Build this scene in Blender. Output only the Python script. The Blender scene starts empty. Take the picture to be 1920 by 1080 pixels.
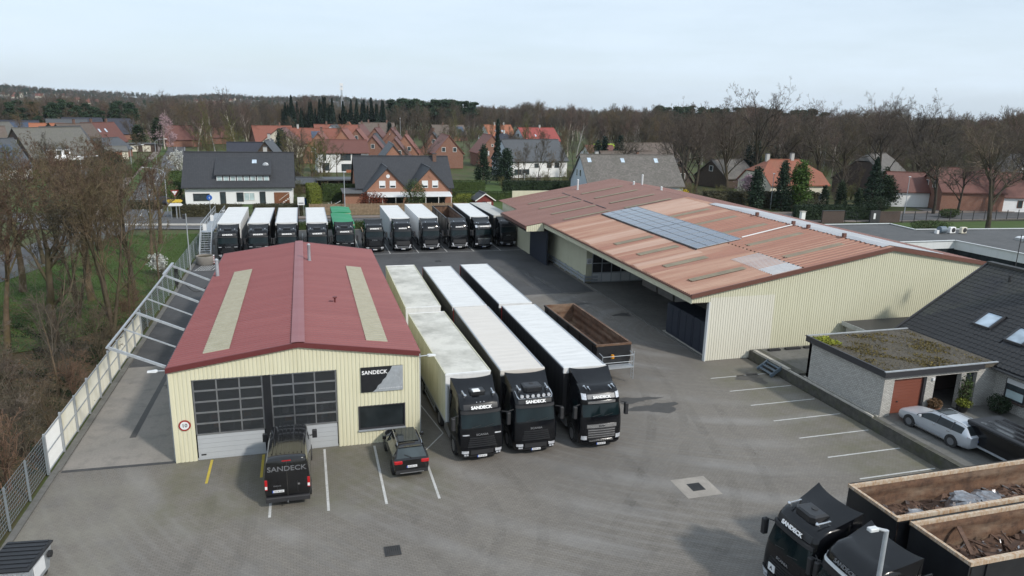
import bpy, math, random
import numpy as np
from mathutils import Vector, Matrix, Quaternion

S = bpy.context.scene
COL = S.collection
R = math.radians

# ------------------------------------------------------------------ camera
cam_d = bpy.data.cameras.new('camera')
cam_d.lens = 25.198; cam_d.sensor_width = 36.0; cam_d.clip_start = 0.5; cam_d.clip_end = 12000
cam = bpy.data.objects.new('camera', cam_d); COL.objects.link(cam)
_p, _y, _r = 0.24602, 0.2839, 0.02428          # pitch down, heading to the right, roll
_F = Vector((math.sin(_y)*math.cos(_p), math.cos(_y)*math.cos(_p), -math.sin(_p)))
_R = Vector((math.cos(_y), -math.sin(_y), 0)); _U = _R.cross(_F)
_R2 = _R*math.cos(_r)+_U*math.sin(_r); _U2 = -_R*math.sin(_r)+_U*math.cos(_r)
_m = Matrix((_R2, _U2, -_F)).transposed().to_4x4(); _m.translation = (0, 0, 18.2)
cam.matrix_world = _m
S.camera = cam

# ------------------------------------------------------------------ sky and sun
SUN_AZ, SUN_EL = math.atan2(0.56, -0.83), R(38)
W = bpy.data.worlds.new('World'); S.world = W; W.use_nodes = True
nt = W.node_tree; nt.nodes.clear()
out = nt.nodes.new('ShaderNodeOutputWorld'); bg = nt.nodes.new('ShaderNodeBackground')
sky = nt.nodes.new('ShaderNodeTexSky'); sky.sky_type = 'NISHITA'; sky.sun_disc = False
sky.sun_elevation = SUN_EL; sky.sun_rotation = SUN_AZ
sky.altitude = 50; sky.air_density = 1.0; sky.dust_density = 1.6; sky.ozone_density = 1.5
tc = nt.nodes.new('ShaderNodeTexCoord'); mp = nt.nodes.new('ShaderNodeMapping'); mp.inputs['Scale'].default_value = (1.0, 1.6, 7.0)
nz = nt.nodes.new('ShaderNodeTexNoise'); nz.inputs['Scale'].default_value = 1.6; nz.inputs['Detail'].default_value = 7; nz.inputs['Roughness'].default_value = .58
rp = nt.nodes.new('ShaderNodeValToRGB'); rp.color_ramp.elements[0].position = .30; rp.color_ramp.elements[0].color = (.62, .62, .62, 1)
rp.color_ramp.elements[1].position = .68; rp.color_ramp.elements[1].color = (.96, .96, .96, 1)
mx = nt.nodes.new('ShaderNodeMix'); mx.data_type = 'RGBA'; mx.inputs['B'].default_value = (6.15, 7.15, 8.15, 1)
nt.links.new(tc.outputs['Generated'], mp.inputs['Vector']); nt.links.new(mp.outputs[0], nz.inputs['Vector'])
nt.links.new(nz.outputs['Fac'], rp.inputs[0]); nt.links.new(rp.outputs[0], mx.inputs['Factor'])
nt.links.new(sky.outputs[0], mx.inputs['A']); nt.links.new(mx.outputs['Result'], bg.inputs[0])
bg.inputs[1].default_value = 0.130
nt.links.new(bg.outputs[0], out.inputs[0])
sun_d = bpy.data.lights.new('sun', 'SUN'); sun_d.energy = 2.9; sun_d.angle = R(4.0); sun_d.color = (1.0, .94, .85)
sun = bpy.data.objects.new('sun', sun_d); COL.objects.link(sun); sun.location = (60, -60, 90)
_d = -Vector((math.sin(SUN_AZ)*math.cos(SUN_EL), math.cos(SUN_AZ)*math.cos(SUN_EL), math.sin(SUN_EL)))
sun.rotation_mode = 'QUATERNION'; sun.rotation_quaternion = _d.to_track_quat('-Z', 'Y')
S.view_settings.view_transform = 'Standard'; S.view_settings.look = 'None'
S.view_settings.exposure = 0.05; S.view_settings.gamma = 1.0; S.view_settings.use_curve_mapping = False
S.render.engine = 'CYCLES'
S.cycles.max_bounces = 6; S.cycles.diffuse_bounces = 3; S.cycles.glossy_bounces = 3; S.cycles.transmission_bounces = 4
S.cycles.transparent_max_bounces = 8; S.cycles.volume_bounces = 0; S.cycles.use_denoising = True
S.cycles.caustics_reflective = False; S.cycles.caustics_refractive = False

# ------------------------------------------------------------------ mesh helpers
class MB:
    """collects faces; build() links them as one mesh object"""
    def __init__(s): s.v = []; s.f = []; s.m = []
    def face(s, pts, mi=0):
        b = len(s.v); s.v.extend([tuple(p) for p in pts]); s.f.append(tuple(range(b, b+len(pts)))); s.m.append(mi)
    def box(s, x0, x1, y0, y1, z0, z1, mi=0, M=None, skip=''):
        P = [(x0,y0,z0),(x1,y0,z0),(x1,y1,z0),(x0,y1,z0),(x0,y0,z1),(x1,y0,z1),(x1,y1,z1),(x0,y1,z1)]
        if M is not None: P = [tuple(M @ Vector(p)) for p in P]
        b = len(s.v); s.v.extend(P)
        for k, q in (('b',(0,3,2,1)),('t',(4,5,6,7)),('s',(0,1,5,4)),('e',(1,2,6,5)),('n',(2,3,7,6)),('w',(3,0,4,7))):
            if k in skip: continue
            s.f.append(tuple(b+i for i in q)); s.m.append(mi)
        return s
    def bbox(s, x0, x1, y0, y1, z0, z1, c=.02, mi=0):
        """box with chamfered vertical and top edges"""
        def ring(d, z): return [(x0+d,y0+c+d*0,z),(x0+c+d*0,y0+d,z),(x1-c,y0+d,z),(x1-d,y0+c,z),(x1-d,y1-c,z),(x1-c,y1-d,z),(x0+c,y1-d,z),(x0+d,y1-c,z)]
        s.loft([ring(0, z0), ring(0, z1-c), ring(c, z1)], mi=mi, cap0=True, cap1=True); return s
    def loft(s, rings, mi=0, closed=True, cap0=False, cap1=False):
        b = len(s.v); n = len(rings[0])
        for r in rings: s.v.extend([tuple(p) for p in r])
        for i in range(len(rings)-1):
            for j in range(n if closed else n-1):
                k = (j+1) % n
                s.f.append((b+i*n+j, b+i*n+k, b+(i+1)*n+k, b+(i+1)*n+j)); s.m.append(mi)
        if cap0: s.f.append(tuple(b+j for j in reversed(range(n)))); s.m.append(mi)
        if cap1: s.f.append(tuple(b+(len(rings)-1)*n+j for j in range(n))); s.m.append(mi)
        return s
    def grid(s, fn, nu, nv, mi=0):
        b = len(s.v)
        for i in range(nu+1):
            for j in range(nv+1): s.v.append(tuple(fn(i/nu, j/nv)))
        for i in range(nu):
            for j in range(nv):
                a = b+i*(nv+1)+j; s.f.append((a, a+nv+1, a+nv+2, a+1)); s.m.append(mi)
        return s
    def cyl(s, p, q, r0, r1=None, n=8, mi=0, cap=True):
        p = Vector(p); q = Vector(q); r1 = r0 if r1 is None else r1
        d = (q-p); a = d.orthogonal().normalized() if abs(d.z) < .999*d.length else Vector((1,0,0)); a = (a-d*(a.dot(d)/d.length_squared)).normalized(); c = d.normalized().cross(a)
        A = [p+(a*math.cos(t)+c*math.sin(t))*r0 for t in [2*math.pi*k/n for k in range(n)]]
        B = [q+(a*math.cos(t)+c*math.sin(t))*r1 for t in [2*math.pi*k/n for k in range(n)]]
        s.loft([A, B], mi=mi, cap0=cap, cap1=cap); return s
    def tube(s, pts, r, n=6, mi=0):
        for a, b in zip(pts, pts[1:]): s.cyl(a, b, r, r, n, mi)
        return s
    def bar(s, p, q, w, h, mi=0, up=(0,0,1)):
        p = Vector(p); q = Vector(q); d = (q-p).normalized(); u = Vector(up)
        x = d.cross(u)
        if x.length < 1e-4: x = d.cross(Vector((0,1,0)))
        x.normalize(); u = x.cross(d).normalized()
        def rg(c): return [c-x*w/2-u*h/2, c+x*w/2-u*h/2, c+x*w/2+u*h/2, c-x*w/2+u*h/2]
        s.loft([rg(p), rg(q)], mi=mi, cap0=True, cap1=True); return s
    def lathe(s, prof, n=16, axis='x', c=(0,0,0), mi=0, cap=True):
        rings = []
        for a, r in prof:
            g = []
            for k in range(n):
                t = 2*math.pi*k/n; u, w = r*math.cos(t), r*math.sin(t)
                g.append((c[0]+a, c[1]+u, c[2]+w) if axis == 'x' else ((c[0]+w, c[1]+a, c[2]+u) if axis == 'y' else (c[0]+u, c[1]+w, c[2]+a)))
            rings.append(g)
        s.loft(rings, mi=mi, cap0=cap, cap1=cap); return s
    def mesh(s, name, mats, smooth=False, uv=True):
        me = bpy.data.meshes.new(name)
        me.from_pydata(s.v, [], s.f)
        for m in (mats if isinstance(mats, (list, tuple)) else [mats]): me.materials.append(MT(m))
        if len(me.polygons):
            me.polygons.foreach_set('material_index', s.m)
            if smooth is True: me.polygons.foreach_set('use_smooth', [True]*len(s.f))
            if uv: auto_uv(me)
        me.update()
        if smooth == 'angle': me.polygons.foreach_set('use_smooth', [True]*len(s.f)); me.set_sharp_from_angle(angle=R(35))
        return me
    def build(s, name, mats, parent=None, smooth=False, loc=None, rz=0, weld=False, uv=True):
        me = s.mesh(name, mats, smooth if not weld else False, uv)
        if weld:
            import bmesh
            bm = bmesh.new(); bm.from_mesh(me); bmesh.ops.remove_doubles(bm, verts=bm.verts, dist=1e-4); bmesh.ops.recalc_face_normals(bm, faces=bm.faces); bm.to_mesh(me); bm.free()
            if smooth:
                me.polygons.foreach_set('use_smooth', [True]*len(me.polygons))
                if smooth == 'angle': me.set_sharp_from_angle(angle=R(38))
        return obj(name, me, parent, loc, rz)

def auto_uv(me):
    nl = len(me.loops); vi = np.empty(nl, np.int32); me.loops.foreach_get('vertex_index', vi)
    co = np.empty(len(me.vertices)*3, np.float32); me.vertices.foreach_get('co', co); co = co.reshape(-1, 3)
    nf = len(me.polygons); nr = np.empty(nf*3, np.float32); me.polygons.foreach_get('normal', nr); nr = nr.reshape(-1, 3)
    lt = np.empty(nf, np.int32); me.polygons.foreach_get('loop_total', lt)
    N = np.repeat(nr, lt, 0); P = co[vi]
    t = np.stack([-N[:,1], N[:,0], np.zeros(nl)], 1); L = np.linalg.norm(t, axis=1, keepdims=True); flat = L[:,0] < .08
    t = t/np.maximum(L, 1e-6); b = np.cross(N, t)
    t[flat] = (1,0,0); b[flat] = (0,1,0)
    uv = np.stack([(P*t).sum(1), (P*b).sum(1)], 1).astype(np.float32)
    me.uv_layers.new(name='UVMap').data.foreach_set('uv', uv.ravel())

def obj(name, me, parent=None, loc=None, rz=0):
    o = bpy.data.objects.new(name, me); COL.objects.link(o)
    if parent is not None: o.parent = parent
    if loc is not None: o.location = loc
    if rz: o.rotation_euler = (0, 0, rz)
    return o
def tag(o, label=None, cat=None, group=None, kind=None):
    if label: o['label'] = label
    if cat: o['category'] = cat
    if group: o['group'] = group
    if kind: o['kind'] = kind
    return o
def thing(name, label, cat, loc=(0,0,0), rz=0, group=None):
    o = bpy.data.objects.new(name, None); COL.objects.link(o); o.empty_display_size = .3
    o.location = loc; o.rotation_euler = (0, 0, rz)
    return tag(o, label, cat, group)
def struct(o): o['kind'] = 'structure'; return o
KIDS = {}
def copy_tree(o, loc, rz, label=None, group=None, sc=None):
    r = o.copy(); COL.objects.link(r); r.location = loc; r.rotation_euler = (0, 0, rz)
    if sc: r.scale = sc if isinstance(sc, tuple) else (sc, sc, sc)
    if label: r['label'] = label
    if group: r['group'] = group
    if o.name not in KIDS: KIDS[o.name] = [(c, list(c.children)) for c in o.children]
    for c, gs in KIDS[o.name]:
        k = c.copy(); COL.objects.link(k); k.parent = r
        for g in gs:
            d = g.copy(); COL.objects.link(d); d.parent = k
    return r
_txt = {}
def text_mesh(s, size, mat, bold=.0, ext=.006, width=1.0):
    key = (s, size, mat, bold, width)
    if key in _txt: return _txt[key]
    cu = bpy.data.curves.new('lettering', 'FONT'); cu.body = s; cu.size = size; cu.align_x = 'CENTER'; cu.align_y = 'CENTER'
    cu.offset = bold*size; cu.extrude = ext; cu.resolution_u = 3
    to = bpy.data.objects.new('lettering', cu); COL.objects.link(to)
    dg = bpy.context.evaluated_depsgraph_get(); dg.update()
    me = bpy.data.meshes.new_from_object(to.evaluated_get(dg)); me.materials.clear(); me.materials.append(MT(mat))
    if width != 1: me.transform(Matrix.Diagonal((width, 1, 1, 1)))
    bpy.data.objects.remove(to); bpy.data.curves.remove(cu)
    _txt[key] = me; return me
def put_text(name, s, size, mat, parent, loc, rot, bold=.0, width=1.0):
    o = obj(name, text_mesh(s, size, mat, bold, .006, width), parent, loc); o.rotation_euler = rot; return o
# ------------------------------------------------------------------ materials (all procedural)
_M = {}; _DEF = {}
def MT(n):
    if not isinstance(n, str): return n
    if n not in _M: _M[n] = _DEF[n]()
    return _M[n]
class NT:
    def __init__(s, name):
        s.m = bpy.data.materials.new(name); s.m.use_nodes = True; s.t = s.m.node_tree; s.p = s.t.nodes['Principled BSDF']
        s.tc = None
    def n(s, t, **kw):
        x = s.t.nodes.new('ShaderNode'+t)
        for k, v in kw.items():
            if k in x.inputs: x.inputs[k].default_value = v
            else: setattr(x, k, v)
        return x
    def l(s, a, b): s.t.links.new(a, b)
    def co(s, kind='Object'):
        if s.tc is None: s.tc = s.n('TexCoord')
        return s.tc.outputs[kind]
    def noise(s, scale, detail=4, rough=.55, vec=None, stretch=None, kind='Object'):
        x = s.n('TexNoise'); x.inputs['Scale'].default_value = scale; x.inputs['Detail'].default_value = detail; x.inputs['Roughness'].default_value = rough
        v = vec or s.co(kind)
        if stretch:
            mp = s.n('Mapping'); mp.inputs['Scale'].default_value = stretch; s.l(v, mp.inputs[0]); v = mp.outputs[0]
        s.l(v, x.inputs['Vector']); return x.outputs['Fac']
    def ramp(s, fac, a, b, ca=(0,0,0), cb=(1,1,1)):
        x = s.n('ValToRGB'); e = x.color_ramp.elements
        e[0].position = a; e[1].position = b; e[0].color = (*ca, 1); e[1].color = (*cb, 1); s.l(fac, x.inputs[0]); return x.outputs[0]
    def mix(s, fac, a, b, mode='MIX'):
        x = s.n('Mix', data_type='RGBA', blend_type=mode)
        for i, v in (('Factor', fac), ('A', a), ('B', b)):
            if isinstance(v, (int, float)): x.inputs[i].default_value = v
            elif isinstance(v, tuple): x.inputs[i].default_value = (*v, 1)
            else: s.l(v, x.inputs[i])
        return x.outputs['Result']
    def math(s, op, a, b=0.0):
        x = s.n('Math', operation=op)
        for i, v in ((0, a), (1, b)):
            if isinstance(v, (int, float)): x.inputs[i].default_value = v
            else: s.l(v, x.inputs[i])
        return x.outputs[0]
    def bump(s, h, strength=.3, dist=.02):
        x = s.n('Bump'); x.inputs['Strength'].default_value = strength; x.inputs['Distance'].default_value = dist
        s.l(h, x.inputs['Height']); s.l(x.outputs[0], s.p.inputs['Normal'])
    def col(s, c):
        if isinstance(c, tuple): s.p.inputs['Base Color'].default_value = (*c, 1)
        else: s.l(c, s.p.inputs['Base Color'])
    def set(s, **kw):
        for k, v in kw.items():
            i = s.p.inputs[k.replace('_', ' ')]
            if isinstance(v, (int, float)): i.default_value = v
            elif isinstance(v, tuple): i.default_value = (*v, 1) if len(v) == 3 else v
            else: s.l(v, i)
        return s.m
def dfn(name, f): _DEF[name] = f
def plain(name, c, rough=.6, metal=0.0, var=.12, scale=3.0, bump=0.0, spec=.5, coat=0.0, dirt=None, dirt_amt=.5, kind='Object'):
    """colour with soft variation, optional dirt of a second colour"""
    def f():
        s = NT(name)
        nz = s.noise(scale, 5, .6, kind=kind)
        lo = tuple(x*(1-var) for x in c); hi = tuple(min(1, x*(1+var)) for x in c)
        k = s.ramp(nz, .3, .7, lo, hi)
        if dirt:
            d = s.noise(scale*.45, 6, .65, kind=kind); k = s.mix(s.math('MULTIPLY', s.ramp(d, .45, .72), dirt_amt), k, dirt)
        s.col(k)
        if bump: s.bump(nz, bump, .02)
        rr = s.math('ADD', s.math('MULTIPLY', s.noise(scale*2.3, 3), .16), rough-.08)
        return s.set(Roughness=rr, Metallic=metal, Specular_IOR_Level=spec, Coat_Weight=coat)
    dfn(name, f)

# paints, metals, glass
plain('black_paint', (.0045,.005,.0068), .16, spec=.35, coat=.12, var=.25, scale=1.5, dirt=(.016,.0165,.018), dirt_amt=.3)
plain('black_satin', (.013,.014,.017), .40, var=.2, dirt=(.03,.03,.03), dirt_amt=.3)
plain('dark_plastic', (.022,.022,.024), .6, var=.2)
plain('chassis_black', (.025,.024,.023), .65, var=.3, dirt=(.07,.06,.05), dirt_amt=.5)
plain('rubber', (.022,.022,.022), .85, var=.2, dirt=(.07,.065,.058), dirt_amt=.4)
plain('chrome', (.62,.63,.65), .18, .95, var=.06)
plain('alloy', (.42,.43,.45), .35, .85, var=.1)
plain('galvanised', (.42,.45,.48), .48, .35, var=.12, scale=4, dirt=(.25,.26,.27), dirt_amt=.4)
plain('fence_steel', (.25,.285,.31), .55, .3, var=.12, scale=4)
plain('lamp_glass', (.60,.62,.66), .10, .25, var=.25, scale=14)
plain('white_letters', (.86,.86,.86), .5, var=.03)
plain('grey_letters', (.36,.37,.39), .35, .6, var=.05)
plain('dark_letters', (.14,.145,.155), .35, var=.05)
plain('plate_white', (.74,.75,.76), .4, var=.04)
plain('plate_blue', (.02,.08,.42), .4, var=.04)
plain('plate_text', (.03,.03,.035), .5, var=.04)
plain('red_lamp', (.42,.012,.016), .2, var=.1)
plain('red_paint', (.30,.018,.016), .5, var=.15)
plain('amber', (.70,.28,.01), .3, var=.1)
plain('yellow_paint', (.62,.44,.05), .6, var=.1)
plain('blue_sign', (.015,.10,.42), .45, var=.06)
plain('silver_paint', (.50,.53,.57), .38, .35, coat=.3, var=.03, scale=.8)
plain('black_car', (.008,.008,.009), .12, spec=.45, coat=.35, var=.2, dirt=(.02,.02,.019), dirt_amt=.3)
def _gl(name, c, rough=.06):
    def f():
        s = NT(name); k = s.mix(s.ramp(s.noise(.9, 2), .35, .65), c, tuple(x*1.7 for x in c)); s.col(k)
        return s.set(Roughness=rough, Specular_IOR_Level=.3, Coat_Weight=.0, Coat_Roughness=.03)
    dfn(name, f)
_gl('glass_dark', (.016,.020,.022)); _gl('glass_truck', (.0045,.0095,.011), .05); _gl('glass_house', (.035,.045,.05)); _gl('glass_pale', (.30,.37,.38), .15)
_gl('glass_sky', (.30,.36,.42), .1)
def _glc():
    s = NT('glass_clear'); s.col((.040,.045,.050)); return s.set(Roughness=.05, Specular_IOR_Level=.6, Alpha=.62)
dfn('glass_clear', _glc)
plain('slab_pale', (.29,.265,.235), .8, var=.2, scale=1.6, dirt=(.22,.20,.175), dirt_amt=.6)
# tarps and trailers
def _tarp(name, c, dirt, amt, streak=(.6,3,1)):
    def f():
        s = NT(name)
        d = s.noise(1.1, 7, .68, stretch=streak); d2 = s.noise(6, 4, .6)
        k = s.mix(s.math('MULTIPLY', s.ramp(d, .42, .78), amt), c, dirt)
        k = s.mix(s.math('MULTIPLY', s.ramp(d2, .5, .8), .18), k, dirt); s.col(k); s.bump(d, .15, .03)
        return s.set(Roughness=.55)
    dfn(name, f)
_tarp('tarp_white', (.67,.675,.67), (.44,.44,.43), .6)
_tarp('tarp_beige', (.62,.585,.54), (.46,.43,.39), .5)
_tarp('tarp_grey', (.46,.455,.43), (.25,.24,.21), .8)
_tarp('box_dirty', (.60,.585,.53), (.24,.235,.20), .95, (.5,.5,1))
_tarp('box_cream', (.56,.545,.42), (.30,.31,.17), .75, (2,2,.35))
_tarp('box_white', (.74,.75,.75), (.42,.44,.43), .45, (2,2,.35))
_tarp('box_grey', (.50,.52,.55), (.34,.36,.38), .5, (2,2,.35))
_tarp('curtain_black', (.010,.010,.012), (.026,.026,.026), .6, (2,2,.3))
_tarp('tarp_green', (.012,.24,.10), (.008,.15,.065), .7)
_tarp('green_side', (.016,.11,.055), (.05,.05,.03), .6)
def _rust():
    s = NT('rust'); a = s.noise(2.2, 7, .7); b = s.noise(.9, 5, .6, stretch=(.5,.5,2)); c = s.noise(14, 3)
    k = s.mix(s.ramp(a, .35, .7), (.065,.036,.024), (.19,.105,.062)); k = s.mix(s.math('MULTIPLY', s.ramp(b, .5, .75), .65), k, (.31,.235,.17))
    k = s.mix(s.math('MULTIPLY', s.ramp(c, .55, .8), .4), k, (.04,.022,.015)); s.col(k); s.bump(a, .4, .03); return s.set(Roughness=.85)
dfn('rust', _rust)
def _rustrim():
    s = NT('rust_rim'); a = s.noise(3, 7, .7, stretch=(3,3,1))
    k = s.mix(s.ramp(a, .38, .66), (.52,.45,.36), (.34,.19,.09)); s.col(k); return s.set(Roughness=.7)
dfn('rust_rim', _rustrim)
plain('scrap_metal', (.30,.31,.33), .4, .7, var=.4, scale=6, dirt=(.14,.07,.04), dirt_amt=.8)
plain('scrap_rust', (.10,.058,.040), .85, var=.4, scale=6)
# ground
def _paving():
    s = NT('paving'); o = s.co('Object')
    br = s.n('TexBrick'); br.offset = .5; s.l(o, br.inputs['Vector'])
    for k, v in (('Scale', 1.0), ('Mortar Size', .011), ('Mortar Smooth', .3), ('Bias', 0.), ('Brick Width', .225), ('Row Height', .113)): br.inputs[k].default_value = v
    br.inputs['Color1'].default_value = (.172,.157,.139, 1); br.inputs['Color2'].default_value = (.204,.186,.163, 1); br.inputs['Mortar'].default_value = (.116,.105,.092, 1)
    big = s.noise(.10, 6, .6); mid = s.noise(.45, 6, .65); fine = s.noise(7, 4)
    # polished wheel tracks sweeping through the yard, long and curved
    mp = s.n('Mapping'); mp.inputs['Location'].default_value = (-30., -52., 0); s.l(o, mp.inputs[0])
    wv = s.n('TexWave', wave_type='RINGS', rings_direction='Z'); s.l(mp.outputs[0], wv.inputs['Vector'])
    wv.inputs['Scale'].default_value = .11; wv.inputs['Distortion'].default_value = 9.0; wv.inputs['Detail'].default_value = 3; wv.inputs['Detail Scale'].default_value = .22
    k = br.outputs['Color']
    k = s.mix(s.math('MULTIPLY', s.ramp(wv.outputs['Fac'], .5, 1.0), s.math('MULTIPLY', s.ramp(s.noise(.16, 4), .42, .62), .42)), k, (.285,.278,.270))
    wv2 = s.n('TexWave', wave_type='RINGS', rings_direction='Z'); s.l(mp.outputs[0], wv2.inputs['Vector']); wv2.inputs['Scale'].default_value = .47; wv2.inputs['Distortion'].default_value = 3.5; wv2.inputs['Detail'].default_value = 2; wv2.inputs['Detail Scale'].default_value = .12
    k = s.mix(s.math('MULTIPLY', s.ramp(wv2.outputs['Fac'], .55, .95), s.math('MULTIPLY', s.ramp(s.noise(.09, 3), .45, .6), .20)), k, (.30,.292,.282))
    k = s.mix(s.math('MULTIPLY', s.ramp(wv2.outputs['Fac'], .45, .05), s.math('MULTIPLY', s.ramp(s.noise(.07, 3), .48, .6), .16)), k, (.085,.082,.078))
    k = s.mix(s.ramp(big, .40, .66), k, s.mix(1.0, k, (.83,.835,.85), 'MULTIPLY'))
    k = s.mix(s.math('MULTIPLY', s.ramp(mid, .56, .80), .38), k, (.095,.092,.09))
    # moss in the joints where no wheels roll
    sep = s.n('SeparateXYZ'); s.l(o, sep.inputs[0]); X, Y = sep.outputs[0], sep.outputs[1]
    def band(v, lo, hi, soft):
        a = s.n('MapRange', interpolation_type='SMOOTHSTEP'); s.l(v, a.inputs[0]); a.inputs[1].default_value = lo-soft; a.inputs[2].default_value = lo+soft
        b = s.n('MapRange', interpolation_type='SMOOTHSTEP'); s.l(v, b.inputs[0]); b.inputs[1].default_value = hi-soft; b.inputs[2].default_value = hi+soft
        return s.math('MULTIPLY', a.outputs[0], s.math('SUBTRACT', 1.0, b.outputs[0]))
    mo = s.math('MULTIPLY', band(X, 27.0, 40, 1.8), band(Y, 10, 44, 2.5))
    mo = s.math('MAXIMUM', mo, s.math('MULTIPLY', band(X, -7.5, 6.3, .9), band(Y, 30.5, 38, 1.6)))
    mo2 = s.math('MULTIPLY', band(X, -13.4, -7.8, 1.1), band(Y, 14, 36, 2))
    pn = s.ramp(s.noise(.55, 6, .7), .34, .66)
    k = s.mix(s.math('MULTIPLY', s.math('MULTIPLY', mo, pn), .62), k, (.115,.112,.066))
    k = s.mix(s.math('MULTIPLY', s.math('MULTIPLY', mo2, pn), .60), k, (.225,.215,.18))
    k = s.mix(s.math('MULTIPLY', s.ramp(fine, .55, .8), .22), k, (.06,.06,.055))
    s.col(k); s.bump(br.outputs['Fac'], -.35, .012)
    return s.set(Roughness=s.math('SUBTRACT', .80, s.math('MULTIPLY', s.ramp(mid, .5, .75), .25)), Specular_IOR_Level=.35)
dfn('paving', _paving)
def _ground(name, c1, c2, c3, sc=.12, rough=.9, fine=5., bump=.3):
    def f():
        s = NT(name); a = s.noise(sc, 7, .65); b = s.noise(fine, 5, .65); c = s.noise(sc*6, 5, .6)
        k = s.mix(s.ramp(a, .40, .62), c1, c2); k = s.mix(s.math('MULTIPLY', s.ramp(c, .5, .72), .75), k, c3); k = s.mix(s.math('MULTIPLY', s.ramp(b, .42, .75), .45), k, tuple(x*.55 for x in c1))
        s.col(k); s.bump(b, bump, .05); return s.set(Roughness=rough, Specular_IOR_Level=.25)
    dfn(name, f)
_ground('field', (.060,.085,.024), (.085,.075,.040), (.050,.060,.025))
_ground('lawn', (.052,.092,.022), (.068,.100,.030), (.075,.082,.034), sc=.25)
_ground('forest_floor', (.075,.055,.035), (.055,.055,.025), (.095,.068,.045), sc=.4)
_ground('asphalt', (.105,.107,.112), (.085,.086,.09), (.12,.12,.12), sc=.3, rough=.8, fine=22, bump=.1)
_ground('asphalt_dark', (.080,.080,.083), (.060,.060,.062), (.095,.094,.093), sc=.3, rough=.75, fine=22, bump=.1)
_ground('concrete', (.270,.248,.225), (.225,.212,.195), (.17,.162,.15), sc=.22, rough=.8, fine=9, bump=.1)
_ground('concrete_dark', (.17,.165,.155), (.13,.128,.12), (.10,.10,.085), sc=.4, rough=.85, fine=6, bump=.2)
_ground('pavers_path', (.21,.175,.155), (.17,.15,.135), (.23,.19,.17), sc=.5, rough=.85, fine=12)
_ground('road_paint', (.56,.56,.55), (.44,.44,.425), (.27,.265,.25), sc=1.9, rough=.7, fine=16, bump=.05)
_ground('road_paint_yellow', (.55,.42,.06), (.42,.33,.07), (.28,.24,.10), sc=1.5, rough=.7, fine=10, bump=.05)
_ground('oil_stain', (.078,.075,.072), (.066,.064,.062), (.095,.09,.085), sc=2, rough=.5, fine=10, bump=.05)
_ground('moss_roof', (.115,.10,.08), (.085,.072,.05), (.13,.118,.095), sc=.7, rough=.95, fine=9, bump=.9)
_ground('flat_roof', (.105,.107,.11), (.085,.088,.09), (.135,.135,.135), sc=.25, rough=.8, fine=6, bump=.1)
_ground('hill_wood', (.060,.056,.050), (.045,.055,.040), (.085,.075,.06), sc=.006, rough=.95, fine=.12, bump=0)
def _track(name, c, amt):
    def f():
        s = NT(name); s.col(c); a = s.noise(.35, 5, .65); b = s.noise(5, 4, .7); u = s.co('UV')
        al = s.math('MULTIPLY', s.math('MULTIPLY', s.ramp(a, .38, .62), s.ramp(b, .25, .75)), amt); return s.set(Roughness=.75, Alpha=al, Specular_IOR_Level=.3)
    dfn(name, f)
_track('tyre_dark', (.060,.055,.050), .15); _track('tyre_pale', (.34,.32,.295), .24)
# cladding
def _clad(name, c, stain, amt=.35):
    def f():
        s = NT(name); d = s.noise(.8, 6, .65, stretch=(2,2,.35)); k = s.mix(s.math('MULTIPLY', s.ramp(d, .48, .78), amt), c, stain)
        k = s.mix(s.math('MULTIPLY', s.ramp(s.noise(.25, 3), .4, .7), .12), k, (.9*c[0], .9*c[1], .82*c[2])); s.col(k); return s.set(Roughness=.5)
    dfn(name, f)
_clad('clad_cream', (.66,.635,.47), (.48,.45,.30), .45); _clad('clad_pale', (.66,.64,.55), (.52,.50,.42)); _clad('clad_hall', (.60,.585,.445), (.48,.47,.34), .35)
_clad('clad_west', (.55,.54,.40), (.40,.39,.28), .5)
_clad('panel_white', (.72,.71,.64), (.47,.42,.25), .75); _clad('panel_bright', (.82,.83,.83), (.7,.7,.68), .3)
_clad('door_grey', (.43,.45,.47), (.36,.38,.40)); _clad('render_white', (.78,.785,.79), (.66,.66,.64), .3); _clad('render_cream', (.62,.58,.48), (.52,.48,.40), .3)
_clad('render_blue', (.50,.55,.62), (.42,.46,.52), .3); _clad('render_grey', (.42,.42,.41), (.34,.34,.32), .4)
_clad('trim_brown', (.13,.055,.040), (.09,.04,.03)); _clad('trim_red', (.125,.026,.026), (.09,.02,.02)); _clad('trim_dark', (.035,.035,.04), (.05,.05,.05)); _clad('trim_white', (.72,.72,.71), (.55,.55,.53))
_clad('fascia_zinc', (.62,.64,.65), (.42,.44,.45), .5); _clad('garage_red', (.20,.065,.042), (.16,.05,.036)); _clad('container_navy', (.020,.026,.042), (.03,.033,.045))
def _sheet(name, c1, c2, c3, sc=.35, st=(.25,2.5,1)):
    def f():
        s = NT(name); a = s.noise(sc, 5, .6, stretch=st); b = s.noise(sc*5, 6, .7, stretch=st)
        k = s.mix(s.ramp(a, .38, .64), c1, c2); k = s.mix(s.math('MULTIPLY', s.ramp(b, .5, .75), .5), k, c3); s.col(k); return s.set(Roughness=.6)
    dfn(name, f)
_sheet('roof_red', (.205,.058,.060), (.235,.074,.074), (.165,.048,.050), .35, (.1,1.8,1))
_sheet('roof_red_cap', (.25,.10,.105), (.27,.12,.125), (.22,.09,.095))
_sheet('roof_hall_brown', (.170,.082,.068), (.195,.098,.082), (.15,.072,.06), .3, (.1,1.6,1))
_sheet('roof_hall_faded', (.275,.130,.085), (.38,.235,.170), (.24,.105,.07), .40, (.08,1.7,1))
_sheet('roof_hall_orange', (.245,.105,.070), (.29,.13,.088), (.34,.19,.135), .5, (.08,3.0,1))
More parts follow.
